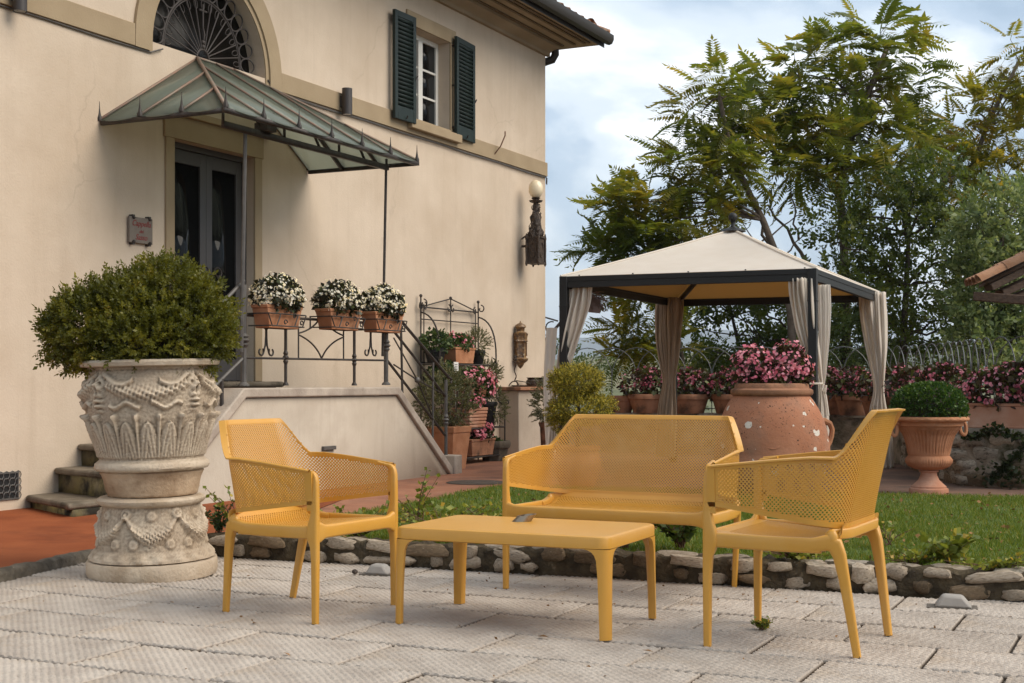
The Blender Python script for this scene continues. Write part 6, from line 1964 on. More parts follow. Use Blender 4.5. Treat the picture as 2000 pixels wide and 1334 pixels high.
# ================================================================== yellow garden furniture
def build_seat(root, HWF, label_parts=None):
    """moulded armchair / bench; HWF = half width at the arms. x sideways, +y front"""
    a = HWF - .013
    yf, yb, rc = .262, -.245, .13
    side = yf - (yb + rc); arcL = rc*PI/2; backL = 2*(a - rc); T = 2*side + 2*arcL + backL
    def plan(s):
        s = np.asarray(s, float); x = np.zeros_like(s); y = np.zeros_like(s); nx = np.zeros_like(s); ny = np.zeros_like(s)
        mir = s > T/2; q = np.where(mir, T - s, s)
        m1 = q < side; m2 = (q >= side) & (q < side + arcL); m3 = q >= side + arcL
        x[m1] = a; y[m1] = yf - q[m1]; nx[m1] = 1
        an = (q - side)/rc
        x[m2] = a - rc + rc*np.cos(an[m2]); y[m2] = yb + rc - rc*np.sin(an[m2]); nx[m2] = np.cos(an[m2]); ny[m2] = -np.sin(an[m2])
        x[m3] = a - rc - (q[m3] - side - arcL); y[m3] = yb; ny[m3] = -1
        x = np.where(mir, -x, x); nx = np.where(mir, -nx, nx)
        return x, y, nx, ny, q
    def sst(t): t = np.clip(t, 0, 1); return t*t*(3 - 2*t)
    HT_ = .828
    def z1(q):
        arm = .632 + .040*np.clip(q/side, 0, 1)
        up = np.clip((q - (side + arcL*.30))/.085, 0, 1)
        up = .35*up + .65*sst(up)
        return arm + (HT_ - arm)*up
    def z0(q):
        return .490 - .062*np.clip((q - .04)/(side + arcL*.5), 0, 1)
    def P(s, z, off=0.0):
        x, y, nx, ny, q = plan(s); z = np.asarray(z, float)
        w = sst((.03 - y)/(.03 - yb)); h = np.maximum(z - .43, 0)
        yy = y - w*(h*.17 + h*h*.22)
        nar = 1 - sst((z - .62)/.22)*.035/a
        xx = (x + np.sign(x)*.012*(z - .43)/.2*(1 - w))*nar
        return np.stack([xx + nx*off, yy + ny*off, z + np.zeros_like(xx)], -1)
    TH = .0042
    cw, ch = .0148, .0074
    mb = MB()
    ns = int(T/cw); cw = T/ns
    F4 = []
    zs = np.arange(.400, .85, ch)
    cells = []
    for k, z in enumerate(zs):
        o = (k % 2)*.5
        s0 = (np.arange(ns) + o)*cw; s1 = s0 + cw
        ok = (s1 < T - .018) & (s0 > .018)
        m = (s0 + s1)/2; _, _, _, _, q = plan(m)
        ok &= (z > z0(q) + .004) & (z + ch < z1(q) - .004)
        hole = (z > z0(q) + .016) & (z + ch < z1(q) - .016) & (s0 > .030) & (s1 < T - .030)
        cells.append((s0[ok], s1[ok], np.full(ok.sum(), z), hole[ok]))
    s0 = np.concatenate([c[0] for c in cells]); s1 = np.concatenate([c[1] for c in cells]); za = np.concatenate([c[2] for c in cells]); hl = np.concatenate([c[3] for c in cells])
    def add_cells(S, s0, s1, za, zb, hl):
        sm, zm = (s0 + s1)/2, (za + zb)/2
        n = len(s0)
        oc = [(s0, za), (s1, za), (s1, zb), (s0, zb)]
        fx, fz = .235, .40
        hs, hz_ = (s1 - s0)*fx, (zb - za)*fz
        ic = [(sm - hs, zm - hz_), (sm + hs, zm - hz_), (sm + hs, zm + hz_), (sm - hs, zm + hz_)]
        h = hl
        V = []
        for sgn in (1, -1):
            for (u, v) in oc + ic: V.append(S(u[h], v[h], sgn*TH/2))
        V = np.stack(V, 1).reshape(-1, 3); m = h.sum()
        base = (np.arange(m)*16)[:, None, None]
        Q = []
        for i in range(4):
            j = (i + 1) % 4
            Q.append((i, j, 4 + j, 4 + i)); Q.append((8 + j, 8 + i, 12 + i, 12 + j)); Q.append((4 + i, 4 + j, 12 + j, 12 + i))
        mb.raw(V, (np.array(Q)[None] + base).reshape(-1, 4))
        h = ~hl
        V = []
        for sgn in (1, -1):
            for (u, v) in oc: V.append(S(u[h], v[h], sgn*TH/2))
        V = np.stack(V, 1).reshape(-1, 3); m = h.sum()
        base = (np.arange(m)*8)[:, None, None]
        mb.raw(V, (np.array([(0, 1, 2, 3), (7, 6, 5, 4)])[None] + base).reshape(-1, 4))
    add_cells(P, s0, s1, za, za + ch, hl)
    # solid rim: flared lip along the top, plain band along the bottom edge
    ns2 = 220
    s = np.linspace(.012, T - .012, ns2); _, _, _, _, q = plan(s)
    zt = z1(q); lip = .010 + .020*np.clip((q - side*.75)/(side*.25 + arcL*.5), 0, 1) - .012*sst((q - side - arcL*1.0)/.10)
    bw = .018
    rows = np.stack([P(s, zt - bw, -.0032), P(s, zt, -.0032), P(s, zt + .0025, 0), P(s, zt + .002, .004) , P(s, zt - .001, lip), P(s, zt - .0065, lip), P(s, zt - .0085, .0045), P(s, zt - bw, .0032), P(s, zt - bw, -.0032)], 1)
    mb.grid(rows)
    s = np.linspace(-.012, T + .012, ns2); _, _, _, _, q = plan(s); zb = z0(q)
    rows = np.stack([P(s, zb, -.005), P(s, zb + .016, -.005), P(s, zb + .016, .005), P(s, zb, .005), P(s, zb, -.005)], 1)
    mb.grid(rows)
    for e0, e1 in ((.0, .030), (T - .030, T)):
        rows = []
        for f in np.linspace(0, 1, 8):
            zz = .466 + (.630 - .466)*f
            rows.append(np.concatenate([P(np.array([e0, e1]), zz, .005), P(np.array([e1, e0]), zz, -.005), P(np.array([e0]), zz, .005)]))
        mb.grid(np.array(rows))
    put('shell', mb, M['yellow'], root, smooth=True, angle=40)
    # seat
    mb = MB()
    xa = a - .028
    ys_ = np.array([.282, .275, .262, .245, .15, .02, -.10, -.17, -.205, -.228, -.240, -.246]); zs_ = np.array([.378, .392, .398, .399, .392, .381, .374, .378, .390, .408, .428, .445])
    def S(x, y, off=0.0):
        z = np.interp(-np.asarray(y), -ys_, zs_)
        ed = np.clip((np.abs(x) - (xa - .03))/.03, 0, 1)
        return np.stack([x + 0*z, y + 0*z, z - .006*ed**2 + off], -1)
    cwx, chy = .0148, .0078
    nx_ = int(2*xa/cwx); cwx = 2*xa/nx_
    s0l, s1l, zal, hll = [], [], [], []
    for k, y in enumerate(np.arange(-.246, .274, chy)):
        o = (k % 2)*.5
        x0 = -xa + (np.arange(nx_) + o)*cwx; x1 = x0 + cwx
        ok = x1 < xa + 1e-6
        s0l.append(x0[ok]); s1l.append(x1[ok]); zal.append(np.full(ok.sum(), y)); hll.append((y > -.235) & (y < .205) & (np.abs((x0 + x1)/2)[ok] < xa - .035))
    s0, s1, za, hl = map(np.concatenate, (s0l, s1l, zal, hll))
    add_cells(S, s0, s1, za, za + chy, hl)
    yy = np.linspace(-.243, .280, 40)
    for sg in (-1, 1):
        rows = np.stack([S(np.full(40, sg*(xa - .012)), yy, .003), S(np.full(40, sg*(xa + .006)), yy, .002), S(np.full(40, sg*(xa + .010)), yy, -.018), S(np.full(40, sg*(xa + .004)), yy, -.018), S(np.full(40, sg*(xa - .012)), yy, -.003)], 1)
        mb.grid(rows)
    put('seat', mb, M['yellow'], root, smooth=True, angle=40)
    # legs: front legs run up into the arms, rear legs spring from the rear rail and splay back
    rp_ = rrect(1, 1, .28, 4)
    for sg in (-1, 1):
        xo = sg*(HWF - .018)
        path, sc = [], []
        for z, w, d in ((0, .025, .028), (.10, .027, .030), (.25, .030, .033), (.318, .031, .039), (.345, .032, .052), (.375, .033, .060), (.405, .032, .052), (.43, .031, .042), (.47, .029, .034), (.55, .027, .031), (.585, .026, .029)):
            path.append((xo + sg*.0, .268 - (.0 if d <= .033 else (d - .033)*.5), z)); sc.append((w, d))
        for t in np.linspace(.25, 1, 5):
            an = t*PI/2
            path.append((xo - sg*.002*t, .268 - .036*(1 - math.cos(an)), .592 + .034*math.sin(an))); sc.append((.026 - .008*t, .028 - .016*t))
        path.append((xo - sg*.004, .18, .637)); sc.append((.017, .010))
        m = MB(); m.sweep(path, rp_, up=(0, 1, 0), scales=sc)
        lg = put('leg', m, M['yellow'], root, angle=50)
        put('glide', MB().box(xo - .011, xo + .011, .256, .280, -.001, .006), M['iron'], lg)
        path, sc = [], []
        rx = HWF - .030
        for (x, y, z, w, d) in ((rx, -.10, .372, .028, .044), (rx, -.155, .376, .032, .050), (rx - .002, -.195, .385, .036, .056), (rx - .006, -.222, .375, .036, .058), (rx - .010, -.236, .34, .032, .048), (rx - .016, -.250, .27, .030, .040), (rx - .030, -.272, .13, .027, .034), (rx - .042, -.292, .0, .025, .029)):
            path.append((sg*x, y, z)); sc.append((w, d))
        m = MB(); m.sweep(path, rp_, up=(0, 0, 1), scales=sc)
        m.ball((sg*(rx - .004), -.208, .395), (.019, .028, .034), 14, 10)
        lg = put('leg', m, M['yellow'], root, angle=50)
        put('glide', MB().box(sg*(rx - .042) - .011, sg*(rx - .042) + .011, -.304, -.280, -.001, .006), M['iron'], lg)
    # rails
    fr_ = MB()
    for sg in (-1, 1):
        pth = [(sg*(HWF - .020), .25, .374), (sg*(HWF - .024), .0, .371), (sg*(HWF - .029), -.17, .372)]
        fr_.sweep(pth, rrect(.024, .052, .009, 3), up=(0, 0, 1))
    n = 24
    xs_ = np.linspace(-(HWF - .02), HWF - .02, n)
    pth = [(x, .270, .376) for x in xs_]; sc = []
    for x in xs_:
        e = (HWF - .035) - abs(x); sc.append((1, 1 + .75*max(0, 1 - max(e, 0)/.05)**2))
    fr_.sweep(pth, rrect(.026, .056, .010, 3), up=(0, 0, 1), scales=sc)
    # rear band wrapped round the back of the shell
    sR = np.linspace(side + arcL*.45, T - side - arcL*.45, 50)
    pb = P(sR, np.full(50, .412), .012)
    fr_.sweep([tuple(k) for k in pb], rrect(.016, .036, .006, 3), up=(0, 0, 1))
    put('frame', fr_, M['yellow'], root, angle=50)
ch = thing('armchair', 'yellow perforated plastic armchair on the left, facing the table', 'armchair', (-.8901, 6.0716, 0), -2.103, 'yellow armchairs at the low table')
build_seat(ch, .300)
ch.scale = (.99, .957, 1.0)
ch2 = dup(ch, (1.1131, 5.361, 0), 1.078, 'yellow perforated plastic armchair on the right, seen from behind', 'yellow armchairs at the low table', (1.065, .985, 1.08))
bn_ = thing('garden_bench', 'yellow perforated plastic two seat bench behind the low table', 'bench', (.5468, 6.6911, 0), 2.676)
build_seat(bn_, .528)

tb = thing('coffee_table', 'low yellow plastic coffee table with rounded corners between bench and chairs', 'table', (.0629, 5.785, 0), -.432)
TX, TY, TH_ = .474, .294, .40
def rpoly(hx_, hy_, r, z, k=6): return [(a, b, z) for a, b in rrect(2*hx_, 2*hy_, r, k)]
m = MB()
lv = [(0, .0, TH_), (-.004, .0, TH_ + .0)]
rings = [rpoly(TX - .012, TY - .012, .040, TH_), rpoly(TX - .003, TY - .003, .045, TH_ - .004), rpoly(TX, TY, .048, TH_ - .012), rpoly(TX, TY, .048, TH_ - .048), rpoly(TX - .006, TY - .006, .044, TH_ - .052)]
m.raw(np.array(rings[0]), [list(range(len(rings[0])))])
m.grid(np.array([r + [r[0]] for r in rings]))
m.raw(np.array(rpoly(TX - .008, TY - .008, .044, TH_ - .030)), [list(range(len(rings[0])))[::-1]])
put('tabletop', m, M['yellow'], tb, angle=40)
for sx, sy in ((-1, -1), (1, -1), (1, 1), (-1, 1)):
    # leg section: outer corner rounded like the top; flares into the apron
    m = MB(); rows = []
    for z, w in ((0, .038), (.12, .041), (.24, .045), (.305, .050), (.325, .058), (.338, .070), (.346, .086), (.3495, .106)):
        r = .034; pts = []
        spl = .004*(1 - z/.34)
        cx, cy = TX + spl - .001, TY + spl - .001
        for t in np.linspace(0, PI/2, 7): pts.append((cx - r + r*math.cos(t), cy - r + r*math.sin(t)))
        pts += [(cx - w, cy), (cx - w, cy - .018), (cx - .024 - .010, cy - .022 - .010), (cx - .018, cy - w), (cx, cy - w)]
        rows.append([(sx*a, sy*b, z) for a, b in pts] + [(sx*pts[0][0], sy*pts[0][1], z)])
    m.grid(np.array(rows)); m.raw(np.array(rows[0][:-1]), [list(range(len(rows[0]) - 1))])
    put('leg', m, M['yellow'], tb, angle=40)
# metal ashtray lying on the table
tp_ = Matrix.Rotation(-.442, 3, 'Z')
ap_ = at(1024, 1027, 5.93); 
asx = thing('ashtray', 'small slanted steel ashtray on the yellow table', 'ashtray', (ap_.x, ap_.y, TH_ + .0005), .3)
m = MB()
P = []
for z, sh in ((0, -.012), (.027, .012)):
    P.append([(sh + .042*math.cos(t), .030*math.sin(t), z + .004*math.cos(t)*(z > 0)) for t in np.linspace(0, 2*PI, 28)])
for z, sh, k in ((.027, .012, .9), (.006, -.008, .88)):
    P.append([(sh + .042*k*math.cos(t), .030*k*math.sin(t), z + .004*math.cos(t)*(z > .01)) for t in np.linspace(0, 2*PI, 28)])
m.grid(np.array(P)); m.raw(np.array(P[-1][:-1]), [list(range(27))]); m.raw(np.array(P[0][:-1]), [list(range(27))[::-1]])
put('ashtray_body', m, M['steel'], asx, angle=40)

# ground lamps let into the pavers, cone, manhole, fallen leaves, weed tufts
def ground_lamp(px, py, w, h, label):
    g_ = ground(px, py)
    t = thing('ground_lamp', label, 'ground lamp', (g_.x, g_.y + .03, .0), PD + .15, 'pale garden floor lamps by the edging')
    v = [(-w/2, -.05, 0), (w/2, -.05, 0), (w/2, .05, 0), (-w/2, .05, 0), (-w*.27, -.035, h), (w*.24, -.035, h*.96), (w*.24, .035, h*.96), (-w*.27, .035, h)]
    put('lamp_shade', MB().raw(v, BOXF), M['grey_plastic'], t, bevel=.012)
    put('lamp_base', MB().box(-w*.68, w*.62, -.055, .055, -.004, .0015), M['joint'], t)
ground_lamp(740, 1122, .135, .052, 'pale wedge shaped floor lamp by the edging behind the left chair')
ground_lamp(1866, 1187, .165, .055, 'pale wedge shaped floor lamp by the edging at the right')
g_ = ground(693, 1121); o = put('pine_cone', MB().ball((0, 0, .012), (.016, .014, .013), 10, 8), M['bronze'], None, loc=g_); tag(o, 'tiny dark cone lying on the pavers beside the left floor lamp', 'cone')
lv_ = MB().raw([(-.5, 0, 0), (0, -.22, .12), (.5, 0, .05), (0, .24, .10)], [[0, 1, 2], [0, 2, 3]]).mesh('fallen_leaf', False); lv_.materials.append(M['dry_leaf'])
for px, py, s_, lab in ((1060, 1246, .055, 'curled dry leaf on the pavers in front of the table\'s near leg'), (335, 1178, .030, 'dry leaf on the pavers left of the left chair'),
    (497, 1219, .040, 'ochre dry leaf in a paver joint in front of the left chair'), (160, 1234, .028, 'small dry leaf at the lower left of the paving'), (560, 1280, .04, 'dark dry leaf on the pavers below the left chair'),
    (1265, 1274, .045, 'reddish dry leaf in the joint below the right table leg'), (1452, 1163, .03, 'small dry leaf between bench and right chair')):
    o = bpy.data.objects.new('fallen_leaf', lv_); COL.objects.link(o); o.location = ground(px, py) + Vector((0, 0, .004)); o.rotation_euler = (random.uniform(-.3, .3), random.uniform(-.3, .3), random.uniform(0, 6)); o.scale = (s_,)*3
    tag(o, lab, 'leaf', 'dry leaves on the pavers')
crumb = MB()
C_ = np.stack([RNG.uniform(-2.4, 2.6, 700), RNG.uniform(4.4, 7.6, 700), np.full(700, .001)], -1)
k = np.clip(1.1 - np.abs((C_[:, 0] - B0.x)*BN.x + (C_[:, 1] - B0.y)*BN.y)/1.0, .12, 1) > RNG.uniform(size=700)
d_ = (C_[:, 0] - B0.x)*BN.x + (C_[:, 1] - B0.y)*BN.y
C_ = C_[k & (d_ < .0) & (C_[:, 0] > -2.2)]
scatter(crumb, LEAF_V, LEAF_F, C_, nrm(RNG.normal(0, 1, C_.shape)*np.array([1, 1, .15]) + np.array([0, 0, .05])), RNG.uniform(.006, .020, len(C_)))
put('litter', crumb, M['dry_leaf'], None, kind='stuff', smooth=False)

def weed(loc, label, n, hgt, wid, seed, leaf=.035, name='weed', mt='weed', lean=(0, 0), cat='weed'):
    r = np.random.default_rng(seed)
    t = thing(name, label, cat, loc, 0)
    st_ = MB(); LP, LD = [], []
    for k in range(n):
        a = r.uniform(0, 6.28); w = wid*r.uniform(.3, 1); h = (hgt*1.35 if n > 15 else hgt)*r.uniform(.45, 1.1)
        tip = np.array([w*math.cos(a) + lean[0], w*math.sin(a)*.7 + lean[1], h])
        pts = [np.array([0, 0, 0]) + r.normal(0, .01, 3)*np.array([1, 1, 0]), tip*np.array([.35, .35, .55]), tip]
        st_.tube(pts, .0028, 4, taper=[1.3, 1, .5])
        for f in np.linspace(.25, 1, 7):
            for s_ in (-1, 1):
                LP.append(pts[0]*(1-f)**2 + pts[1]*2*f*(1-f) + tip*f*f + r.normal(0, .004, 3)); LD.append(np.array([math.cos(a + s_*1.2), math.sin(a + s_*1.2), .5]) + r.normal(0, .3, 3))
    put('stems', st_, M['bark_red'], t)
    lm2 = MB(); scatter(lm2, LEAF_V*np.array([1.5, 1, 1]), LEAF_F, np.array(LP), nrm(np.array(LD)), leaf*r.uniform(.6, 1.2, len(LP)))
    put('leaves', lm2, M[mt], t, smooth=False)
    return t
def on_lawn(px, py):
    g = ground(px, py, .165); d = (g - B0).dot(BN)
    if d < .15: g = g + BN*(.15 - d)
    return Vector((g.x, g.y, .112))
weed(on_lawn(815, 1012), 'tall leafy rose shoot at the lawn edge beside the left chair', 9, .35, .15, 1, .036)
weed(on_lawn(862, 1033), 'low tangle of green leaves on the edging right of the left chair', 34, .13, .34, 2, .034)
weed(on_lawn(958, 1036), 'low green weed on the edging below the bench\'s left arm', 30, .12, .30, 3, .034)
weed(on_lawn(700, 1033), 'low green weed on the edging seen under the left chair', 28, .12, .34, 4, .034)
weed(on_lawn(450, 1030), 'thin red stemmed plant in the bed between urn and left chair', 10, .26, .24, 5, .034)
weed(on_lawn(412, 1028), 'bushy dark plant in the bed right beside the stone urn', 10, .20, .16, 6, .030, mt='herb_green')
weed(on_lawn(560, 1032), 'low plant in the bed behind the left chair\'s rear leg', 26, .12, .32, 7, .032)
weed(on_lawn(1330, 1050), 'dark leafy rose bush on the edging below the bench', 34, .24, .32, 8, .040, mt='dark_tree')
weed(on_lawn(1220, 1050), 'low leafy plant on the edging below the bench\'s middle', 32, .15, .32, 9, .036)
weed(on_lawn(1090, 1046), 'low leafy plant on the edging behind the bench\'s rear left leg', 28, .12, .32, 15, .036)
weed(on_lawn(1560, 1078), 'low weeds on the edging under the right chair', 26, .09, .32, 10, .032)
weed(on_lawn(1850, 1086), 'broad leaved weed on the edging at the right', 16, .12, .17, 11, .050)
weed(on_lawn(1790, 1084), 'low clover patch on the edging left of the broad leaved weed', 22, .06, .22, 16, .028)
weed(on_lawn(1945, 1094), 'low clover patch on the edging near the right edge', 22, .05, .24, 17, .028)
weed(on_lawn(1735, 1045), 'thin trailing rose shoot in the lawn behind the right chair', 5, .18, .17, 12, .036)
weed(ground(1488, 1228, .0), 'tiny weed tuft in a paver joint beside the right chair\'s front leg', 16, .025, .05, 13, .016)
lw_ = np.stack([RNG.uniform(-1.2, 4.6, 900), RNG.uniform(6.4, 11.5, 900), np.full(900, .108)], -1)
lw_ = lw_[in_poly(lw_[:, :2], lawn_poly)]
lm3 = MB(); scatter(lm3, LEAF_V*np.array([1.3, 1, 1]), LEAF_F, lw_, nrm(RNG.normal(0, 1, lw_.shape)*np.array([1, 1, .2])), RNG.uniform(.012, .04, len(lw_)))
put('lawn_litter', lm3, M['dry_leaf'], None, kind='stuff', smooth=False)
# ================================================================== trees beyond the fence
def pinnate(np_, droop, seed, lw=.235):
    """compound leaf of length 1 along +z, hanging towards +x at its tip; leaflets left and right (y)"""
    r = np.random.default_rng(seed)
    V, F = [], []
    def rach(f): return np.array([droop*f*f, 0, f*(1 - .25*droop*f)])
    # rachis
    prev = None
    n = 6
    for i in range(n + 1):
        f = i/n; p = rach(f); w = .010*(1 - .7*f)
        V += [p + np.array([0, -w, 0]), p + np.array([0, w, 0])]
        if i: b = len(V) - 4; F.append((b, b + 1, b + 3, b + 2))
    fs = np.linspace(.20, .97, np_)
    for f in fs:
        L = lw*(.55 + .75*math.sin(PI*(.12 + .80*f)))*r.uniform(.85, 1.1)
        for s in (-1, 1):
            b = rach(f + r.uniform(-.01, .01))
            d = np.array([.22 + r.uniform(-.1, .2), s*1.0, .42 + r.uniform(-.1, .1)]); d /= np.linalg.norm(d)
            wv = np.array([.0, -s*.35, 1.0]); wv -= d*(wv @ d); wv /= np.linalg.norm(wv)
            k = len(V)
            V += [b, b + d*L*.40 + wv*L*.145, b + d*L + np.array([.05*L, 0, -.0]), b + d*L*.40 - wv*L*.145]
            F.append((k, k+1, k+2, k+3))
    b = rach(1.0); k = len(V)
    V += [b, b + np.array([.05, .05, .08]), b + np.array([.07, 0, .20]), b + np.array([.05, -.05, .08])]; F.append((k, k+1, k+2, k+3))
    return np.array(V), np.array(F)
PIN = [pinnate(10 + (k % 3), .25 + .16*k, k) for k in range(4)]
def limb(mb, a, b, r0, r1, seed, sag=.12, n=6):
    r = np.random.default_rng(seed)
    a, b = np.array(a, float), np.array(b, float)
    L = np.linalg.norm(b - a)
    pts = []
    for i in range(n + 1):
        f = i/n
        p = a*(1-f) + b*f + np.array([0, 0, sag*L*math.sin(PI*f)]) + (r.normal(0, .025*L, 3) if 0 < i < n else 0)
        pts.append(tuple(p))
    mb.tube(pts, 1.0, 6, taper=[r0 + (r1 - r0)*i/n for i in range(n + 1)])
    return pts
def tree(label, base, trunk_pts, clusters, leaf_m, bark, leafL=.55, per=22, mode='pin', seed=0, extra=(), r0=.075, cat='tree', twigs=True):
    """clusters: (px, py, Y, radius m, weight)"""
    r = np.random.default_rng(seed)
    t = thing('tree', label, cat, base, 0, None)
    B = np.array(base)
    tk = MB()
    TP = [np.array(p) - B for p in trunk_pts]
    tk.tube([tuple(p) for p in TP], 1.0, 8, taper=[r0*(1 - .55*i/(len(TP)-1)) for i in range(len(TP))])
    lf = MB()
    spr = [sprig(12, 1.0, .34, 1.0, 60 + k) for k in range(4)]
    for ci, (px, py, Y, R, wgt) in enumerate(clusters):
        c = np.array(at(px, py, Y)) - B
        # limb from the nearest lower trunk point
        cand = [p for p in TP if p[2] < c[2] + .2] or [TP[0]]
        o = min(cand, key=lambda p: np.linalg.norm(p - c) + max(0, c[2] - p[2])*.2)
        pts = limb(tk, o, c, r0*.34, r0*.10, seed*100 + ci, .10)
        n = max(4, int(per*wgt))
        d = nrm(r.normal(size=(n, 3)) + np.array([0, 0, .25]))
        rad = R*np.abs(r.uniform(.05, 1, n))**.6
        pos = c + d*rad[:, None]*np.array([1, 1, .85])
        if twigs:
            for k in range(0, n, 3): tk.tube([tuple(c), tuple((c + pos[k])/2 + r.normal(0, .03, 3)), tuple(pos[k])], r0*.06, 4)
        if mode == 'pin':
            # rosettes: several compound leaves spring from the same twig end
            m = 3
            pos = np.repeat(pos, m, 0); dd = np.repeat(d, m, 0)
            ax = nrm(dd*np.array([1, 1, .6]) + r.normal(0, .55, dd.shape) + np.array([0, 0, .12]))
            xh = np.tile(np.array([0, 0, -1.0]), (len(ax), 1)) + r.normal(0, .25, ax.shape)
            ids = r.integers(0, 4, len(ax)); sc = leafL*r.uniform(.65, 1.15, len(ax))
            for k, (V, F) in enumerate(PIN):
                q = ids == k; scatter(lf, V, F, pos[q], ax[q], sc[q], xhint=xh[q])
        else:
            m = 2
            pos = np.repeat(pos, m, 0) + r.normal(0, R*.12, (n*m, 3)); dd = np.repeat(d, m, 0)
            ids = r.integers(0, 4, len(pos)); sc = leafL*r.uniform(.6, 1.2, len(pos))
            ax = nrm(dd + r.normal(0, .7, dd.shape) + np.array([0, 0, .2]))
            for k, (V, F) in enumerate(spr):
                q = ids == k; scatter(lf, V, F, pos[q], ax[q], sc[q])
    for (a, b, rr) in extra: limb(tk, np.array(a) - B, np.array(b) - B, rr, rr*.4, int(rr*1000) + 3, .05)
    put('trunk', tk, M[bark], t, angle=180)
    put('crown', lf, M[leaf_m], t, smooth=False)
    return t
def base_at(px, Y, z=-1.2): p = at(px, 745, Y); return (p.x, p.y, z)
# tall ailanthus behind the gazebo
Ym = 22.0
tp = [base_at(1655, Ym), at(1652, 600, Ym), at(1648, 470, Ym), at(1640, 370, Ym), at(1660, 280, Ym), at(1690, 190, Ym), at(1735, 90, Ym)]
cl_ = [(1720, 75, 22, .52, 1.1), (1660, 110, 21.8, .42, .8), (1760, 130, 22.2, .42, .8), (1700, 165, 21.7, .55, 1.1), (1620, 190, 21.8, .50, .9), (1755, 215, 22.4, .42, .8), (1560, 150, 21.9, .42, .8),
       (1545, 215, 21.8, .45, .9), (1600, 265, 21.5, .55, 1.1), (1680, 260, 21.6, .6, 1.2), (1500, 195, 22, .42, .8), (1475, 250, 22, .45, .9), (1740, 300, 22.2, .5, 1), (1640, 335, 21.4, .55, 1.1), (1560, 330, 21.6, .5, 1), (1500, 300, 22, .5, 1),
       (1700, 355, 21.8, .5, 1), (1590, 120, 22, .3, .5), (1780, 170, 22.3, .3, .5)]
tree('tall ailanthus tree with feathery leaves rising highest behind the gazebo', base_at(1655, Ym), tp, cl_, 'ailanthus', 'bark', .68, 12, seed=1, r0=.085)
# spreading ailanthus leaning out to the left
Y2 = 20.8
tp = [base_at(1560, Y2), at(1545, 610, Y2), at(1525, 520, Y2), at(1490, 430, Y2), at(1450, 350, Y2), at(1420, 260, Y2), at(1405, 190, Y2)]
cl_ = [(1405, 175, 21, .40, .8), (1445, 200, 21, .40, .7), (1370, 220, 21, .36, .7), (1425, 255, 20.8, .42, .8), (1345, 310, 20.8, .42, .8), (1400, 320, 20.7, .5, 1), (1310, 350, 20.8, .4, .8), (1360, 390, 20.6, .5, 1), (1440, 350, 20.7, .5, .9),
       (1250, 385, 20.6, .40, .9), (1200, 415, 20.6, .38, .9), (1290, 420, 20.5, .45, 1), (1235, 450, 20.5, .45, 1), (1185, 475, 20.6, .36, .8), (1340, 455, 20.4, .45, .9), (1270, 480, 20.4, .4, .9), (1180, 505, 20.6, .22, .4), (1400, 420, 20.6, .4, .7), (1210, 500, 20.5, .3, .6)]
ex = [(at(1520, 560, Y2), at(1470, 380, 21.3), .035), (at(1600, 560, 21.5), at(1500, 400, 21.5), .04), (at(1480, 480, 21), at(1570, 420, 21.2), .016), (at(1530, 500, 21), at(1600, 440, 21.2), .014), (at(1500, 520, 21), at(1440, 430, 21), .016), (at(1560, 470, 21.2), at(1545, 370, 21.2), .02)]
tree('spreading ailanthus tree reaching left over the gazebo roof', base_at(1560, Y2), tp, cl_, 'ailanthus', 'bark', .56, 15, seed=2, r0=.07, extra=ex)
# low hanging branch seen under the roof
Y3 = 20.4
tp = [base_at(1345, Y3), at(1335, 720, Y3), at(1322, 640, Y3), at(1300, 580, Y3), at(1275, 540, Y3)]
cl_ = [(1255, 590, 20.3, .3, .7), (1280, 630, 20.3, .38, .9), (1245, 640, 20.3, .26, .6), (1225, 655, 20.3, .22, .5), (1255, 680, 20.3, .26, .6), (1210, 700, 20.4, .22, .5), (1290, 690, 20.3, .32, .8), (1240, 715, 20.4, .22, .5), (1280, 550, 20.4, .36, .8), (1330, 560, 20.4, .4, .8), (1225, 565, 20.4, .22, .4)]
tree('young ailanthus with drooping leaves seen between the two left curtains', base_at(1345, Y3), tp, cl_, 'ailanthus', 'bark_dark', .52, 11, seed=3, r0=.045)
# yellowing ailanthus at the right
Y4 = 24.0
tp = [base_at(1880, Y4), at(1875, 600, Y4), at(1870, 480, Y4), at(1890, 350, Y4), at(1930, 240, Y4), at(1990, 120, Y4)]
cl_ = [(1985, 110, 24, .36, .8), (1960, 150, 24, .30, .5), (2020, 150, 24, .5, 1), (1905, 215, 24, .42, .8), (1960, 235, 24, .5, 1), (1870, 260, 24, .36, .7), (2010, 260, 24, .6, 1.2), (1930, 290, 23.8, .5, 1), (1830, 310, 24, .36, .7), (1880, 340, 23.8, .45, .9), (1960, 350, 23.7, .55, 1.1),
       (1800, 270, 24, .36, .6), (1800, 350, 24, .4, .7), (1840, 400, 23.8, .45, .8), (1920, 400, 23.6, .5, 1)]
ex = [(at(1830, 420, 24), at(1800, 240, 24), .018), (at(1800, 330, 24), at(1785, 200, 24), .010), (at(1850, 430, 24), at(1835, 260, 24), .016), (at(1830, 300, 24), at(1850, 190, 24), .008), (at(1880, 420, 24), at(1900, 260, 24), .014)]
tree('yellowing ailanthus tree cut by the right edge, thin bare twigs showing', base_at(1880, Y4), tp, cl_, 'ailanthus_y', 'bark', .56, 12, seed=4, r0=.07, extra=ex)
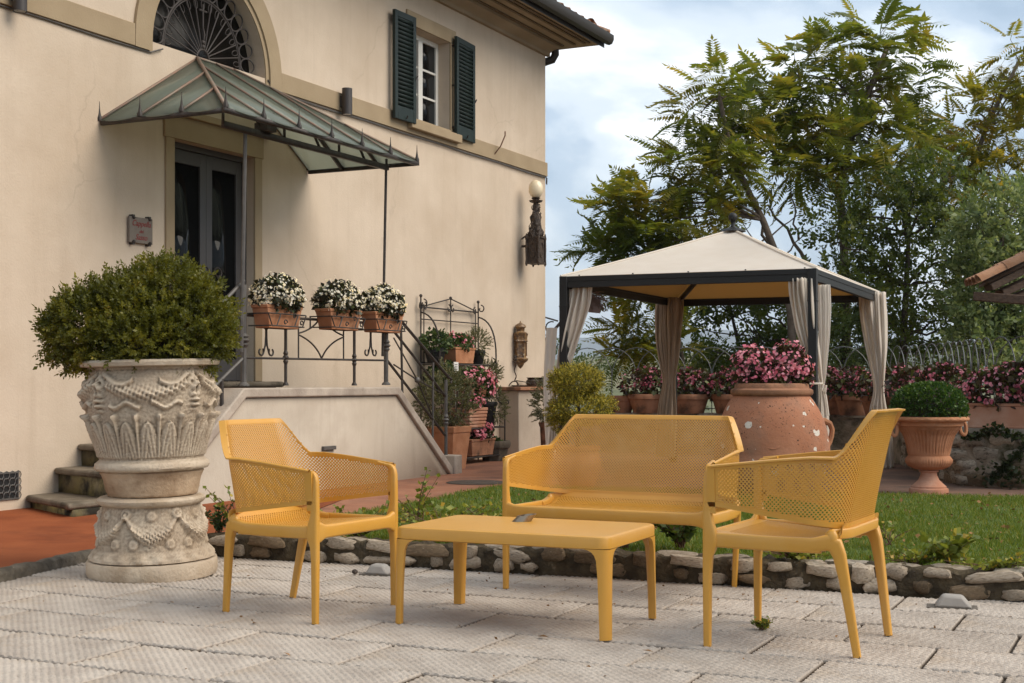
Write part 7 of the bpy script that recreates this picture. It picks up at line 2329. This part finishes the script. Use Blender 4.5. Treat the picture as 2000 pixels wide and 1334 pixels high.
# dense round leaved tree filling the right
Y5 = 21.0
tp = [base_at(1760, Y5), at(1765, 660, Y5), at(1770, 560, Y5), at(1775, 460, Y5)]
cl_ = []
rt = np.random.default_rng(8)
for px, py in [(1690, 430), (1740, 400), (1800, 420), (1860, 440), (1710, 480), (1770, 480), (1830, 500), (1890, 500), (1700, 540), (1760, 550), (1820, 560), (1880, 570), (1740, 610), (1800, 620), (1860, 630), (1760, 670), (1830, 680), (1900, 660), (1680, 590), (1780, 360), (1840, 370), (1640, 480), (1650, 420), (1630, 550)]:
    cl_.append((px + rt.uniform(-12, 12), py + rt.uniform(-12, 12), 21 + rt.uniform(-.7, .7), .50, 1))
tree('dense dark green tree with small leaves behind the right curtain', base_at(1760, Y5), tp, cl_, 'dark_tree', 'bark_dark', .27, 26, 'spr', seed=5, r0=.07)
Y6 = 19.5
tp = [base_at(1950, Y6), at(1952, 650, Y6), at(1950, 540, Y6), at(1960, 440, Y6)]
cl_ = [(px + rt.uniform(-10, 10), py + rt.uniform(-10, 10), 19.5 + rt.uniform(-.5, .5), .42, 1) for px, py in [(1960, 420), (1920, 460), (1990, 470), (1940, 520), (1980, 540), (1910, 560), (1955, 600), (2000, 600), (1920, 640), (1975, 660), (1930, 700), (2010, 400), (2030, 500), (1990, 700), (2030, 640)]]
tree('grey green laurel like tree behind the tiled shed roof', base_at(1950, Y6), tp, cl_, 'olive', 'bark_dark', .27, 52, 'spr', seed=6, r0=.06)
# thicket seen through the gazebo
Y7 = 22.5
tp = [base_at(1455, Y7), at(1450, 720, Y7), at(1440, 660, Y7), at(1430, 620, Y7)]
cl_ = [(px + rt.uniform(-8, 8), py + rt.uniform(-8, 8), 22.5 + rt.uniform(-.7, .7), .40, 1) for px, py in [(1350, 610), (1395, 590), (1440, 600), (1490, 600), (1530, 610), (1360, 700), (1400, 715), (1460, 690), (1510, 680), (1545, 660), (1345, 740), (1420, 740), (1480, 735), (1540, 720), (1350, 560), (1420, 560), (1480, 560), (1535, 560)]]
ex = [(at(1560, 700, 22), at(1360, 640, 22), .02), (at(1545, 690, 22.2), at(1380, 600, 22.2), .016), (at(1530, 720, 22), at(1340, 690, 22), .016), (at(1500, 690, 22), at(1400, 560, 22), .014), (at(1560, 660, 22), at(1420, 690, 22), .014), (at(1535, 640, 22), at(1450, 570, 22), .02)]
tree('dark tangled shrub tree seen through the middle of the gazebo', base_at(1455, Y7), tp, cl_, 'dark_tree', 'bark_dark', .28, 26, 'spr', seed=7, r0=.05, extra=ex)
Y8 = 22.0
tp = [base_at(1640, Y8), at(1640, 720, Y8), at(1650, 640, Y8), at(1640, 590, Y8)]
cl_ = [(px + rt.uniform(-8, 8), py + rt.uniform(-8, 8), 22 + rt.uniform(-.6, .6), .42, 1) for px, py in [(1625, 620), (1665, 600), (1630, 680), (1670, 670), (1630, 730), (1680, 720), (1590, 640), (1590, 720), (1715, 700), (1730, 740), (1790, 730), (1850, 725), (1900, 735)]]
tree('light green bushy tree behind the two right gazebo curtains', base_at(1640, Y8), tp, cl_, 'olive', 'bark_dark', .28, 26, 'spr', seed=9, r0=.05)
# far wooded patches on the valley slope
def grove(label, px, py, Y, w, h, n, seed):
    r = np.random.default_rng(seed)
    p = at(px, py, Y)
    t = thing('bush', label, 'bush', (p.x, p.y, p.z), 0)
    P, D = ellipsoid_points(n, [((0, 0, 0), (w, w*.6, h)), ((w*.6, 0, -.2*h), (w*.6, w*.4, h*.7)), ((-w*.6, 0, -.25*h), (w*.6, w*.4, h*.7))], jitter=.12)
    m = MB(); scatter(m, LEAF_V*np.array([2.4, 1, 1]), LEAF_F, P, nrm(D + r.normal(0, .8, P.shape)), h*.22*r.uniform(.6, 1.3, n))
    put('foliage', m, M['dark_tree'], t, smooth=False)
grove('far dark bush on the valley slope left of the golden shrub\'s top', 1092, 676, 95, 1.2, .6, 700, 1)
grove('far dark bush on the valley slope right of the left curtain', 1165, 704, 70, 1.1, .45, 700, 2)
# ------------------------------------------------------------------ air between us and the mountains
hz_ = MB().box(-4300, 4300, -60, 6200, -40, 270)
hm_ = bpy.data.materials.new('valley_haze'); hm_.use_nodes = True
N, L = nodes_of(hm_)
for n_ in list(N):
    if n_.type == 'BSDF_PRINCIPLED': N.remove(n_)
pv = N.new('ShaderNodeVolumePrincipled'); pv.inputs['Color'].default_value = (.80, .88, .98, 1); pv.inputs['Density'].default_value = .00024; pv.inputs['Anisotropy'].default_value = .2
L.new(pv.outputs['Volume'], N['Material Output'].inputs['Volume'])
put('haze', hz_, hm_, None, smooth=False, kind='stuff')
